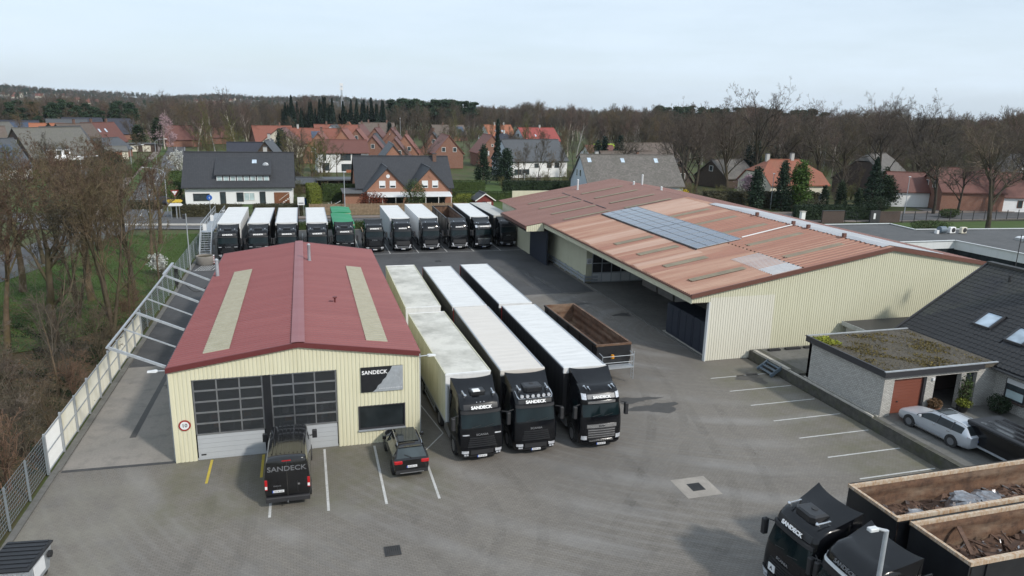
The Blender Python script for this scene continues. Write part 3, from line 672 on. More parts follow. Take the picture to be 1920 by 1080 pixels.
m = MB(); m.lathe([(-.02,.29),(.01,.29)], 28, 'y'); m.build('rim', 'red_paint', sp); m = MB(); m.lathe([(-.03,.215),(-.02,.215)], 28, 'y'); m.build('face', 'plate_white', sp)
put_text('numeral', '10', .27, 'plate_text', sp, (0,-.034,0), (R(90),0,0), .01)
def wall_lamp(loc, dx, label):
    t = thing('wall_lamp', label, 'lamp', loc)
    m = MB(); m.cyl((0,0,0),(dx*.55,0,.02),.03,.03,8); m.build('arm', 'galvanised', t)
    m = MB(); m.loft([[(dx*.5,-.05,-.02),(dx*.5,.05,-.02),(dx*.5,.05,.06),(dx*.5,-.05,.06)],[(dx*.6,-.11,-.03),(dx*.6,.11,-.03),(dx*.6,.09,.08),(dx*.6,-.09,.08)],[(dx*1.05,-.09,-.02),(dx*1.05,.09,-.02),(dx*1.05,.06,.05),(dx*1.05,-.06,.05)]], cap0=True, cap1=True); m.build('head', 'fascia_zinc', t)
wall_lamp((WX1+.03,WY0-.1,4.92), .85, 'arm lamp on the workshop corner beside the dirty cream trailer'); wall_lamp((WX0-.03,WY0-.1,5.1), -.85, 'arm lamp on the workshop corner above the concrete drive')
# cantilevered frame along the drive
cf = thing('canopy_frame', 'bare galvanised cantilever frame of arms and rail beside the workshop eave', 'canopy frame', (WX0,WY0,0))
for k in range(7):
    yy = .55+3.17*k; m = MB(); th = .13 if k not in (1,3) else .07
    m.bar((-.04,yy,5.0),(-2.70,yy,6.28),.10 if th > .1 else .06,th); m.build('arm', 'galvanised', cf)
    m = MB(); m.box(-.12,.0,yy-.12,yy+.12,4.82,5.10); m.build('bracket', 'galvanised', cf)
m = MB(); m.box(-2.74,-2.64,.3,19.7,6.30,6.38); m.build('rail', 'galvanised', cf); m = MB(); m.box(-2.80,-2.62,16.2,19.9,6.385,6.47); m.build('end_rail', 'galvanised', cf)
cb = thing('hanging_cable', 'black cable looped from the far arm of the galvanised frame', 'cable', (-9.5,56.4,6.1))
m = MB(); pts = []
for k in range(13): t = k/12; pts.append((2.3*t, .1, -.1-1.15*t-2.0*math.sin(math.pi*t)*.55))
m.tube(pts, .022, 5); m.build('loop', 'cable', cb)
for dx, h in ((-.05,1.35),(.04,1.5),(.12,1.25)):
    m = MB(); m.tube([(dx,.05,0),(dx-.03,.06,-h*.5),(dx+.02,.02,-h),(dx+.07,.05,-h*.55),(dx+.05,.05,0)], .03, 5); m.build('coil', 'cable', cb)
# ------------------------------------------------------------------ fences on the west boundary
def mesh_panel(L, H):
    m = MB(); nz = 10
    for k in range(nz+1): z = .08+k*(H-.1)/nz; m.bar((0,0,z),(L,0,z),.012,.014)
    nv = int(L/.2)
    for k in range(nv+1): x = k*L/nv; m.bar((x,.012,.05),(x,.012,H),.007,.007, up=(0,1,0))
    return m
def wire_fence(name, label, x, y0, y1, H, step=2.5, lean=0):
    f = thing(name, label, 'fence', (x,y0,0)); n = max(1, round((y1-y0)/step)); L = (y1-y0)/n
    pm = mesh_panel(L, H).mesh('mesh_panel', 'fence_steel'); q = MB(); q.box(-.04,.04,-.03,.03,-.05,H+.06); po = q.mesh('post', 'fence_steel')
    for k in range(n+1):
        obj('post', po, f, (.05,k*L,.05))
        if k < n: obj('mesh_panel', pm, f, (0,k*L,.08), R(90))
    return f
wire_fence('wire_fence', 'galvanised wire mesh fence between the wheeled bin and the white panels', -12.92, 12.2, 37.2, 1.95)
wire_fence('wire_fence', 'galvanised wire mesh fence running from the white panels to the steel stair', -13.0, 60.0, 108.0, 2.0)
pf = thing('panel_fence', 'white corrugated panel fence in grey frames along the concrete drive', 'fence', (-12.95,37.35,0))
PL = 22.5/9
for k in range(9):
    m = MB(); clad_wall(m, .07, PL-.07, lambda u: .05, lambda u: 2.02, lambda u, d, z: (-d+.02, u, z), .16, .02); m.build('panel', 'panel_bright' if k == 0 else 'panel_white', pf, loc=(0,k*PL,0))
    m = MB(); m.box(.03,.07,.05,PL-.05,1.0,1.06); m.box(.03,.07,.05,PL-.05,1.96,2.03); m.box(.03,.07,.05,PL-.05,.03,.09); m.build('rail', 'galvanised', pf, loc=(0,k*PL,0))
for k in range(10): m = MB(); m.box(.02,.12,-.05,.05,-.05,2.12+(.08 if k % 2 else 0)); m.build('post', 'galvanised', pf, loc=(0,k*PL,0))
m = MB(); m.box(.05,.075,.07,.12,.9,2.0); m.build('red_tape', 'red_paint', pf)
# ------------------------------------------------------------------ the big hall
HX0, HXR, HX1, HY0, HY1, HZE, HZR, HZ1 = 26.9, 44.3, 54.3, 45.1, 99.8, 5.25, 8.28, 6.66
hall = thing('storage_hall', 'large storage hall with a faded corrugated roof and pale ribbed gable', 'hall', (0,0,0))
sl = (HZR-HZE)/(HXR-HX0); hz = lambda x: HZE+sl*(x-HX0) if x <= HXR else HZR-(HZR-HZ1)*(x-HXR)/(HX1-HXR)
m = MB(); clad_wall(m, HX0, 28.45, lambda u: 4.62, lambda u: hz(u)-.08, lambda u, d, z: (u, HY0-d, z), .205, .032)
clad_wall(m, 34.0, HX1, lambda u: .55 if u > 35.5 else .02, lambda u: hz(u)-.08, lambda u, d, z: (u, HY0-d, z), .205, .032)
clad_wall(m, 28.45, 34.0, lambda u: 4.95, lambda u: hz(u)-.08, lambda u, d, z: (u, HY0-d, z), .205, .032); m.build('gable_wall', 'clad_hall', hall)
m = MB(); clad_wall(m, 28.45, 34.0, lambda u: .02, lambda u: 4.95, lambda u, d, z: (u, HY0-d-.004, z), .205, .032); m.build('gable_panel', 'clad_pale', hall)
m = MB(); m.box(34.6,HX1,HY0-.03,HY0+.1,0,.55); m.build('plinth', 'brick_brown', hall)
m = MB(); m.box(28.36,28.45,HY0-.06,HY0+.25,0,4.62); m.build('corner_trim', 'fascia_zinc', hall)
YB = 77.3
m = MB(); clad_roof(m, HY0-.15, YB, (HX0-.12,HZE-.02), (HXR,HZR), .28, .07); rf = m.build('roof_front', 'roof_hall_faded', hall)
m = MB(); clad_roof(m, YB, HY1, (HX0-.12,HZE-.02), (HXR,HZR), .22, .05); m.build('roof_rear', 'roof_hall_brown', hall)
m = MB(); clad_roof(m, HY0-.15, 66.5, (36.2,hz(36.2)+.03), (HXR-.6,hz(HXR-.6)+.03), .56, .09); m.build('roof_upper', 'roof_hall_orange', hall)
m = MB(); clad_roof(m, 79.3, 90.3, (24.6,hz(24.6)), (HX0-.1,HZE-.02), .22, .05); m.build('roof_extension', 'roof_hall_brown', hall)
m = MB(); clad_roof(m, HY0-.15, HY1, (HX1+.1,HZ1-.02), (HXR,HZR), .44, .06); m.build('roof_east', 'roof_hall_brown', hall)
m = MB(); clad_roof(m, HY0+.3, 71.2, (HXR+5.5,hz(HXR+5.5)+.10), (HXR,HZR+.10), .44, .03)
clad_roof(m, HY0+.3, 71.2, (HXR-.75,hz(HXR-.75)+.11), (HXR,HZR+.10), .44, .03)
m.build('ridge_glazing', 'roof_white_strip', hall)
m = MB(); clad_roof(m, HY0+.1, 50.9, (33.6,hz(33.6)+.02), (36.2,hz(36.2)+.02), .28, .07); m.build('roof_patch', 'roof_white_strip', hall)
for ya, yb in ((45.0,45.0),):
    for a, b in (((HX0-.16,HZE),(HXR,HZR)),((HXR,HZR),(HX1+.15,HZ1))):
        m = MB(); m.loft([[(a[0],HY0-.24,a[1]-.26),(a[0],HY0-.14,a[1]-.26),(a[0],HY0-.14,a[1]+.07),(a[0],HY0-.24,a[1]+.07)],[(b[0],HY0-.24,b[1]-.26),(b[0],HY0-.14,b[1]-.26),(b[0],HY0-.14,b[1]+.07),(b[0],HY0-.24,b[1]+.07)]], cap0=True, cap1=True); m.build('verge', 'trim_brown', hall)
m = MB(); m.box(28.0,44.0,HY0+.2,YB,4.5,4.56); m.build('bay_ceiling', 'wood_dark', hall)
# eave fascia, extension fascia
m = MB(); clad_wall(m, HY0-.1, 79.2, lambda u: 4.58, lambda u: HZE-.1, lambda u, d, z: (HX0-.02-d, u, z), .25, .03); m.build('eave_fascia', 'clad_hall', hall)
m = MB(); m.box(HX0-.22,HX0-.08,HY0-.2,79.2,HZE-.15,HZE-.03); m.build('gutter', 'trim_brown', hall)
m = MB(); m.box(HX0-.02,28.2,HY0,79.2,4.57,4.60); m.build('soffit', 'wood_dark', hall)
m = MB(); clad_wall(m, 24.7, HX0, lambda u: 4.2, lambda u: hz(u)-.06, lambda u, d, z: (u, 79.3-d, z), .25, .03); m.build('extension_face', 'clad_hall', hall)
m = MB(); m.box(24.55,24.7,79.2,90.4,hz(24.6)-.35,hz(24.6)-.05); m.build('extension_fascia', 'trim_brown', hall)
m = MB(); m.box(24.7,27.4,79.4,90.3,4.2,4.24); m.build('extension_soffit', 'wood_dark', hall)
# west walls
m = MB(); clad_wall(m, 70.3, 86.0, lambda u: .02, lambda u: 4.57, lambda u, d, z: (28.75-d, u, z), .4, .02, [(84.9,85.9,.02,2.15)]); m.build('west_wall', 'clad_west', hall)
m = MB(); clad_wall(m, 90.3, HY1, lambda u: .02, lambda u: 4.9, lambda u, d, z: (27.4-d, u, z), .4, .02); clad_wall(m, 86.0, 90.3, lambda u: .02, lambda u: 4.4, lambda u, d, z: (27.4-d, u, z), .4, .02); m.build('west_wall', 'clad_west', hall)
m = MB(); clad_wall(m, 28.75, 29.5, lambda u: .02, lambda u: 4.57, lambda u, d, z: (u, 70.3-d, z), .19, .02); clad_wall(m, 36.3, 44, lambda u: .02, lambda u: 4.57, lambda u, d, z: (u, 70.3-d, z), .3, .02); m.build('bay_end_wall', 'clad_west', hall)
m = MB(); m.box(29.5,36.3,70.35,70.45,0,4.5); d = m.build('bay_door', 'dark_plastic', hall)
m = MB()
for k in range(7): m.box(29.5+k*1.13-.04,29.5+k*1.13+.04,70.28,70.36,0,4.5)
for j in range(5): m.box(29.5,36.3,70.29,70.37,.02+j*1.05-.04,.02+j*1.05+.04)
m.build('door_frame', 'galvanised', d)
m = MB()
for k in range(6): m.box(29.56+k*1.13,30.58+k*1.13,70.31,70.345,.08,1.0)
m.build('door_panel', 'fascia_zinc', d)
m = MB(); m.box(28.68,28.74,84.95,85.85,.05,2.12); d = m.build('side_door', 'render_white', hall)
m = MB(); m.box(28.64,28.68,85.72,85.80,1.0,1.1); m.build('door_handle', 'iron', d)
m = MB(); m.box(27.32,27.5,79.5,86.0,0,4.2); m.build('roller_door', 'container_navy', hall)
m = MB(); m.box(36.3,36.5,45.3,70.3,0,6.3); m.build('bay_back_wall', 'clad_west', hall)
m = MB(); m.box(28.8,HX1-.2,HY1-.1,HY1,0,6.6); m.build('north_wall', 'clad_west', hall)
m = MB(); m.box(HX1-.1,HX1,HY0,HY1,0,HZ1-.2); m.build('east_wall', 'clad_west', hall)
for k in range(5):
    m = MB(); m.box(36.0,36.28,47.5+k*4.9,47.8+k*4.9,0,5.9); m.build('bay_post', 'galvanised', hall)
for k in range(6): m = MB(); m.box(34.5,36.0,47.0+k*3.6,50.2+k*3.6,.02,.85); m.build('concrete_block', 'concrete', hall)
# crash rails of the west wall
for zz in (.25,.62,):
    m = MB(); m.box(28.5,28.6,69.9,84.5,zz,zz+.22); m.build('crash_rail', 'galvanised', hall)
    m = MB(); m.box(28.5,30.0,69.85,69.95,zz,zz+.22); m.build('crash_rail', 'galvanised', hall)
for k in range(8): m = MB(); m.box(28.6,28.7,70.2+k*2.0,70.4+k*2.0,.0,.9); m.build('rail_post', 'galvanised', hall)
sg = thing('wall_notice', 'small white notice on the pale corner strip of the hall bay', 'sign', (29.1,70.22,2.4)); m = MB(); m.box(-.3,.3,-.03,.03,-.3,.3); m.build('board', 'plate_white', sg)
for j in range(3): m = MB(); m.box(-.22,.22,-.036,-.031,.12-.14*j,.17-.14*j); m.build('text_line', 'plate_text', sg)
# rooflights and flues
def rlight(x0, x1, y, mat='skylight_dark', w=.85):
    m = MB(); clad_roof(m, y-w/2, y+w/2, (x0,hz(x0)+.10), (x1,hz(x1)+.10), .28, .06); m.build('rooflight', mat, hall)
def roof_band(y0, y1, x0, x1, mat, o=.022):
    m = MB(); clad_roof(m, y0, y1, (x0,hz(x0)+o), (x1,hz(x1)+o), .28, .07); m.build('roof_band', mat, hall)
for a in ((70.6,76.9,36.2,43.6,'roof_hall_pale'),(65.0,67.2,26.9,33.0,'roof_hall_pale'),(59.6,61.4,26.9,33.1,'roof_hall_pale'),(54.4,55.4,26.9,33.1,'roof_hall_pale'),(72.6,73.6,26.9,33.0,'roof_hall_pale'),(61.9,63.7,26.9,33.1,'roof_hall_orange'),(56.8,58.6,26.9,33.1,'roof_hall_orange'),(51.8,53.6,26.9,36.0,'roof_hall_orange'),(67.6,70.2,36.2,43.6,'roof_hall_orange')): roof_band(*a)
for y in (62.9,57.8,52.8): rlight(28.6, 32.5, y)
rlight(28.3, 33.0, 48.0, 'skylight_dark', .7)
for y in (69.0,63.7,58.6,53.4,48.3): rlight(36.8, 42.2, y, 'skylight_dark', .8)
for y in (92.2,87.5,82.6,78.2): rlight(28.9, 34.6, y, 'skylight_dark', .5); rlight(36.4, 42.4, y-.3, 'skylight_dark', .5)
m = MB(); m.bar((37.9,55.9,hz(37.9)+.17),(43.4,56.3,hz(43.4)+.17),.10,.07); m.build('white_pipe', 'render_white', hall)
for y in (49.6,54.2,56.3,62): m = MB(); m.box(43.45,43.75,y,y+.22,8.15,8.62); m.build('ridge_vent', 'trim_brown', hall)
for p, h in (((37.4,96,7.1),1.3),((46.2,93.5,7.9),1.4),((44.0,91.6,8.2),.35),((44.5,84.4,8.25),.35)): flue(p, h, .13, hall, 'fascia_zinc')
for k in range(4): m = MB(); m.bar((34.9+.03*k,81.5+4.2*k-1.6,hz(35)+.07),(34.9+.03*k,81.5+4.2*k+1.6,hz(35)+.07),.12,.03); m.build('roof_seam', 'trim_dark', hall)
# solar array: 4 columns up the slope, 13 rows
sa = thing('solar_array', 'dark solar panel array on the orange sheet roof of the hall', 'solar panels', (33.2,55.5,hz(33.2)+.14))
NXs, NYs = 4, 13; pw, ph = 4.35/NXs, 21.4/NYs
m = MB(); m.loft([[(.02,.03,0),(pw-.02,.03,(pw-.04)*sl),(pw-.02,ph-.03,(pw-.04)*sl),(.02,ph-.03,0)],[(.02,.03,.04),(pw-.02,.03,.04+(pw-.04)*sl),(pw-.02,ph-.03,.04+(pw-.04)*sl),(.02,ph-.03,.04)]], cap1=True)
pme = m.mesh('solar_panel', 'solar_cell'); fm = MB()
for a, b in (((.0,.0),(pw,.0)),((pw,.0),(pw,ph)),((pw,ph),(.0,ph)),((.0,ph),(.0,.0))):
    fm.bar((a[0],a[1],.03+a[0]*sl),(b[0],b[1],.03+b[0]*sl),.055,.05)
fme = fm.mesh('panel_frame', 'galvanised')
for i in range(NXs):
    for j in range(NYs):
        o = obj('solar_panel', pme, sa, (i*pw,j*ph,i*pw*sl)); obj('panel_frame', fme, o)
m = MB(); m.box(-.15,-.03,0,21.4,-.12,.02); m.build('lower_rail', 'trim_dark', sa)
# low cabinets in the bay
ct = thing('steel_cabinets', 'dark navy steel storage cabinets standing in the open hall bay', 'cabinet', (28.95,45.75,0))
for k in range(3):
    m = MB(); m.bbox(0,2.1,.02+k*2.2,2.16+k*2.2,.1,2.62,.03); c = m.build('cabinet', 'container_navy', ct)
    m = MB(); m.box(-.03,-.002,.2+k*2.2,1.05+k*2.2,.3,2.45); m.box(-.03,-.002,1.13+k*2.2,1.98+k*2.2,.3,2.45); m.build('cabinet_door', 'container_navy', c)
    m = MB(); 
    for q in range(9): m.box(.05,2.05,.1+k*2.2+q*.23,.2+k*2.2+q*.23,2.625,2.66)
    m.build('ribbed_top', 'container_navy', c)
m = MB(); m.box(-.1,.5,-.25,6.9,0.02,.1); m.build('timber_base', 'stone_pale', ct)
# lamp pole and steel stair at the far west corner
def street_lamp(loc, h, reach, ang, label, head='fascia_zinc', group=None):
    t = thing('street_lamp', label, 'street lamp', loc, ang, group); m = MB(); n = 9; pts = []
    for k in range(n): a = math.pi/2*k/(n-1); pts.append((reach*.75*(1-math.cos(a)), 0, h-.9+.9*math.sin(a)))
    m.cyl((0,0,0),(0,0,h-.9),.085,.055,8); m.tube(pts, .04, 6); m.cyl(pts[-1],(reach,0,h+.08),.035,.035,6); m.build('pole', 'galvanised', t, smooth='angle')
    m = MB(); m.loft([[(reach-.1,-.05,h+.05),(reach-.1,.05,h+.05),(reach-.1,.05,h+.13),(reach-.1,-.05,h+.13)],[(reach+.15,-.15,h+.03),(reach+.15,.15,h+.03),(reach+.15,.11,h+.2),(reach+.15,-.11,h+.2)],[(reach+.75,-.10,h+.06),(reach+.75,.10,h+.06),(reach+.75,.07,h+.16),(reach+.75,-.07,h+.16)]], cap0=True, cap1=True); m.build('lamp_head', head, t); return t
st = thing('steel_stair', 'galvanised steel stair climbing to the platform beside the first white trailer', 'stair', (-12.2,89.3,0))
n = 12; rise, run = 2.8/n, .27
for k in range(n): m = MB(); m.box(0,1.15,k*run,k*run+.26,(k+1)*rise-.04,(k+1)*rise); m.build('tread', 'galvanised', st)
for x in (-.06,1.15): m = MB(); m.bar((x+.03,-.1,.0),(x+.03,n*run,2.8),.05,.22); m.build('stringer', 'galvanised', st)
m = MB(); m.box(-.1,1.25,n*run,19,2.72,2.80); m.build('platform', 'galvanised', st)
for x in (-.06,1.2):
    m = MB()
    for zz in (.55,1.05): m.bar((x,0,zz),(x,n*run,2.8+zz),.05,.05); m.bar((x,n*run,2.8+zz),(x,19,2.8+zz),.05,.05)
    for k in range(13): yy = k*19/12; zb = min(2.8, 2.8*yy/(n*run)); m.box(x-.025,x+.025,yy-.025,yy+.025,zb,zb+1.06)
    m.build('handrail', 'galvanised', st)
for yy in (4.5,9,13.5,18.5):
    for x in (0,1.1): m = MB(); m.box(x-.05,x+.05,yy-.05,yy+.05,0,2.72); m.build('support', 'galvanised', st)
for yy in (3.0,10.5): m = MB(); m.box(.2,.6,yy-.02,yy+.02,3.0,3.8); m.build('notice', 'plate_white', st)
pl = thing('concrete_planter', 'round weathered concrete planter with a striped marker at the stair foot', 'planter', (-11.35,86.9,0))
m = MB(); m.lathe([(0,.88),(.1,.95),(.95,1.0),(1.0,.98),(1.0,.88),(.85,.86)], 20, 'z', cap=True); m.build('ring', 'concrete', pl, smooth='angle'); m = MB(); m.lathe([(.80,.88),(.86,.86)], 18, 'z'); m.build('soil', 'forest_floor', pl)
m = MB(); 
for k in range(5): m.box(.93,1.02,-.35,.05,.1+k*.19,.19+k*.19, 0); m.box(.93,1.02,-.35,.05,.19+k*.19,.29+k*.19, 1)
m.build('hazard_marker', ['red_paint','plate_white'], pl)
t = thing('lamp_pole', 'tall grey pole with a small floodlight by the wire fence', 'lamp post', (-12.5,83.7,0)); m = MB(); m.cyl((0,0,0),(0,0,6.3),.07,.05,8); m.build('pole', 'galvanised', t); m = MB(); m.box(-.35,-.08,-.14,.14,5.75,6.2); m.build('floodlight', 'dark_plastic', t)
t = thing('lamp_pole', 'slim grey lamp pole with a short arm over the foreground tippers', 'lamp post', (16.57,15.42,0)); m = MB(); m.cyl((0,0,0),(0,0,6.0),.085,.07,10); m.cyl((0,0,5.97),(-.33,.07,6.07),.06,.05,8); m.build('pole', 'galvanised', t, smooth='angle'); m = MB(); m.bbox(-.62,-.3,-.03,.16,6.02,6.12,.02); m.build('lamp_head', 'fascia_zinc', t)
# ------------------------------------------------------------------ dwelling on the right with garage
dw = thing('dwelling', 'white brick dwelling with steep dark tiled roof beside the moss covered garage', 'house', (0,0,0))
GX0, GX1, GY0, GY1, GZ = 32.62, 39.6, 32.25, 39.0, .70
m = MB()
m.box(GX0,GX0+.24,GY0+.24,GY1,-.02,3.28); m.box(GX0,GX1,GY1-.24,GY1-.002,0,3.28); m.build('garage_wall', 'brick_white', dw)
m = MB(); m.box(GX0,33.36,GY0,GY0+.24,0,3.0); m.build('brick_pier', 'brick_white', dw)
m = MB(); m.box(35.78,36.42,GY0,GY0+.30,.7,3.0); m.build('brick_pier', 'brick_white', dw)
m = MB(); m.box(38.42,38.8,GY0,GY0+.30,.7,3.0); m.build('brick_pier', 'brick_white', dw)
m = MB(); m.box(GX0,41.2,GY0+.001,GY0+.30,3.0,3.28); m.build('lintel', 'brick_white', dw)
m = MB(); m.box(39.65,41.2,GY0,GY0+.3,.7,3.0); m.build('front_wall', 'brick_white', dw)
m = MB(); m.box(33.36,35.78,GY0+.2,GY0+.26,.72,3.0); gd = m.build('garage_door', 'garage_red', dw)
m = MB()
for k in range(12): m.box(33.38,35.76,GY0+.185,GY0+.2,.74+k*.19,.90+k*.19)
m.build('door_slats', 'garage_red', gd); m = MB(); m.box(33.9,34.0,GY0+.14,GY0+.186,1.45,1.52); m.build('door_handle', 'iron', gd)
m = MB(); m.box(35.65,35.78,GY0+.06,GY0+.2,.7,3.0); m.build('door_jamb', 'trim_dark', dw)
m = MB(); m.box(36.42,36.5,GY0+.3,GY0+2.6,.7,3.0); m.box(36.42,41.2,GY0+2.6,GY0+2.7,.7,3.0); m.build('porch_wall', 'brick_dark', dw)
m = MB(); m.box(36.42,41.1,GY0+.3,GY0+2.6,.705,.76); m.build('porch_floor', 'concrete_dark', dw)
m = MB(); m.box(36.9,37.75,GY0+2.5,GY0+2.59,.76,2.9); fd = m.build('front_door', 'dark_plastic', dw); m = MB(); m.box(37.25,37.4,GY0+2.47,GY0+2.5,1.2,2.6); m.build('door_light', 'glass_pale', fd)
m = MB(); m.box(38.82,39.6,GY0+.2,GY0+.25,.76,2.98); m.build('glazed_door', 'glass_dark', dw)
m = MB(); m.box(GX0-.22,GX1+.3,GY0-.22,GY0-.18,3.26,3.60); m.build('roof_fascia', 'trim_dark', dw); m = MB(); m.box(GX0-.22,GX0-.18,GY0-.18,GY1+.2,3.26,3.60); m.build('roof_fascia', 'trim_dark', dw)
m = MB(); m.box(GX0-.25,40.9,GY0-.25,GY0-.12,3.60,3.66); m.build('roof_edge', 'galvanised', dw); m = MB(); m.box(GX0-.25,GX0-.12,GY0-.12,GY1+.25,3.60,3.66); m.build('roof_edge', 'trim_dark', dw); m = MB(); m.box(GX0-.12,40.9,GY1+.12,GY1+.25,3.60,3.66); m.build('roof_edge', 'galvanised', dw)
m = MB(); m.box(GX0-.18,40.9,GY0-.18,GY1+.12,3.30,3.56); m.build('flat_roof', 'moss_roof', dw)
m = MB(); m.box(36.15,36.3,GY0-.1,GY0,2.75,2.9); m.build('door_lamp', 'plate_white', dw)
# main block
m = MB(); m.box(41.2,41.45,10,GY0+.001,.3,3.5); m.box(41.2,41.45,GY0+.3,39.6,.3,3.45); m.build('house_wall', 'brick_white', dw)
m = MB(); m.face([(41.2,39.6,.2),(41.2,39.6,3.5),(48.2,39.6,7.8),(55.2,39.6,3.5),(55.2,39.6,.2)]); m.build('north_gable', 'brick_white', dw)
m = MB(); m.face([(41.2,10,.2),(55.2,10,.2),(55.2,10,3.5),(48.2,10,7.8),(41.2,10,3.5)]); m.build('south_gable', 'brick_white', dw)
m = MB(); m.box(55.0,55.2,10,39.6,.2,3.5); m.build('east_wall', 'brick_white', dw)
RS = (8.0-3.36)/(48.2-40.62); rz_ = lambda x: 3.36+RS*(x-40.62)
m = MB(); m.face([(40.62,9.5,3.30),(48.2,9.5,7.94),(48.2,39.9,7.94),(40.62,39.9,3.30)][::-1]); m.face([(48.2,9.5,7.9),(56,9.5,3.1),(56,39.9,3.1),(48.2,39.9,7.9)][::-1]); m.build('roof_deck', 'trim_dark', dw)
# roof tiles: 300 single pieces where they show largest, the rest one mass
ang = math.atan(RS); tl, tw = .375, .30
def tile_mb(m, x, y, z, jit=0):
    c, s_ = math.cos(ang), math.sin(ang); n = 4
    prof = [(0,.0),(.05,.028),(.11,.040),(.17,.030),(.22,.006),(tw-.004,.0)]
    top, bot = [], []
    for py, pz in prof:
        bot.append((x-.02*c, y+py, z+pz+.030-.02*s_+jit)); top.append((x+(tl)*c, y+py, z+tl*s_+pz+.002+jit))
    for i in range(len(prof)-1): m.face([bot[i+1],bot[i],top[i],top[i+1]][::-1] if False else [bot[i],top[i],top[i+1],bot[i+1]])
    lo = [(p[0], p[1], p[2]-.035) for p in bot]
    for i in range(len(prof)-1): m.face([lo[i],bot[i],bot[i+1],lo[i+1]])
tm = MB(); tile_mb(tm, 0,0,0); tme = tm.mesh('roof_tile', 'tile_piece')
rest = MB(); rnd = random.Random(8); ncol = int((39.9-24)/tw); nrow = int(8.9/tl)
sky_w = [(42.9,44.1,34.7,35.9),(42.5,43.7,32.0,33.2)]
cand = []
for i in range(nrow):
    for j in range(ncol):
        x = 40.66+i*tl*math.cos(ang); y = 39.9-(j+1)*tw; z = rz_(x)+.0
        if any(a-.3 < x < b and c-.25 < y < d-.05 for a,b,c,d in sky_w): continue
        vis = y > 29.5+(x-40.6)*.95
        cand.append((0 if vis else 1, x*x+y*y, x, y, z))
cand.sort()
for q, (_, _, x, y, z) in enumerate(cand):
    jt = rnd.uniform(0,.008)
    if q < 300: obj('roof_tile', tme, dw, (x, y, z+jt))
    else: tile_mb(rest, x, y, z, jt)
tag(rest.build('roof_tiles', 'tile_piece', dw), kind='stuff')
m = MB(); m.box(47.95,48.45,9.5,39.95,7.90,8.10); m.build('ridge_tiles', 'tile_piece', dw)
m = MB(); m.cyl((40.5,9.5,3.26),(40.5,39.9,3.26),.075,.075,8); m.build('gutter', 'iron', dw)
m = MB(); m.bar((40.6,39.95,3.38),(48.2,39.95,8.02),.12,.16); m.build('verge', 'trim_dark', dw)
for a, b, c, d in sky_w:
    m = MB(); M = lambda x, y, o: (x, y, rz_(x)+o)
    m.face([M(a,c,.10),M(b,c,.10),M(b,d,.10),M(a,d,.10)]); w = m.build('roof_window', 'glass_sky', dw)
    f = MB()
    for p, q in (((a,c),(b,c)),((b,c),(b,d)),((b,d),(a,d)),((a,d),(a,c))): f.bar(M(*p,.08), M(*q,.08), .12, .14)
    f.build('frame', 'trim_dark', w)
m = MB(); m.box(46.4,47.3,33.2,34.2,6.2,9.0); m.build('chimney', 'trim_dark', dw)
m = MB(); m.cyl((47.0,37.2,7.0),(47.0,37.2,7.7),.08,.08,8); m.build('vent_pipe', 'dark_plastic', dw)
for y0, y1 in ((30.2,31.4),(28.4,29.7),(24,25.5)):
    m = MB(); m.box(41.16,41.20,y0,y1,1.55,2.75); w = m.build('window', 'glass_house', dw)
    f = MB(); f.box(41.12,41.19,y0-.06,y0,1.5,2.8); f.box(41.12,41.19,y1,y1+.06,1.5,2.8); f.box(41.12,41.19,y0,y1,1.48,1.55); f.box(41.12,41.19,y0,y1,2.15,2.2); f.build('frame', 'trim_dark', w)
    s = MB(); s.box(41.11,41.16,y0,y1,2.5,2.8); s.build('roller_blind', 'shutter_white', w); s = MB(); s.box(41.0,41.2,y0-.1,y1+.1,1.40,1.48); s.build('sill', 'brick_dark', w)
    b = MB(); b.box(41.13,41.158,y0+.05,y1-.05,1.6,2.1); b.build('curtain', 'glass_pale', w)
# shed behind
sh = thing('garden_shed', 'low shed with flat black roof between the hall gable and the garage', 'shed', (40.5,41.0,0))
m = MB(); m.box(0,6.0,0,3.6,.0,2.35); m.build('wall', 'render_grey', sh); m = MB(); m.box(-.2,6.2,-.3,3.85,2.35,2.5); m.build('roof', 'trim_dark', sh); m = MB(); m.box(-.26,-.2,-.3,3.85,2.2,2.53); m.build('fascia', 'galvanised', sh)
ss = thing('step_unit', 'small blue grey steel step unit leaning on the retaining wall', 'steps', (31.35,41.0,0))
for k in range(3): m = MB(); m.box(0+.28*k,.27+.28*k,0,1.5,.18+.2*k,.23+.2*k); m.build('tread', 'step_blue', ss)
for y in (-.05,1.5): m = MB(); m.bar((-.1,y+.02,.1),(.85,y+.02,.72),.05,.26); m.build('side_plate', 'step_blue', ss)
for k, (x, w) in enumerate(((33.4,1.0),(34.9,1.3),(36.6,.7))):
    g = thing('step_mat', ['short','long','narrow'][k]+' dark rubber mat on the paving behind the steel steps', 'mat', (x,44.2,.70)); m = MB(); m.box(0,w,0,.28,.0,.14); m.box(.06,w-.06,.05,.23,.14,.16); m.build('block', 'dark_plastic', g)
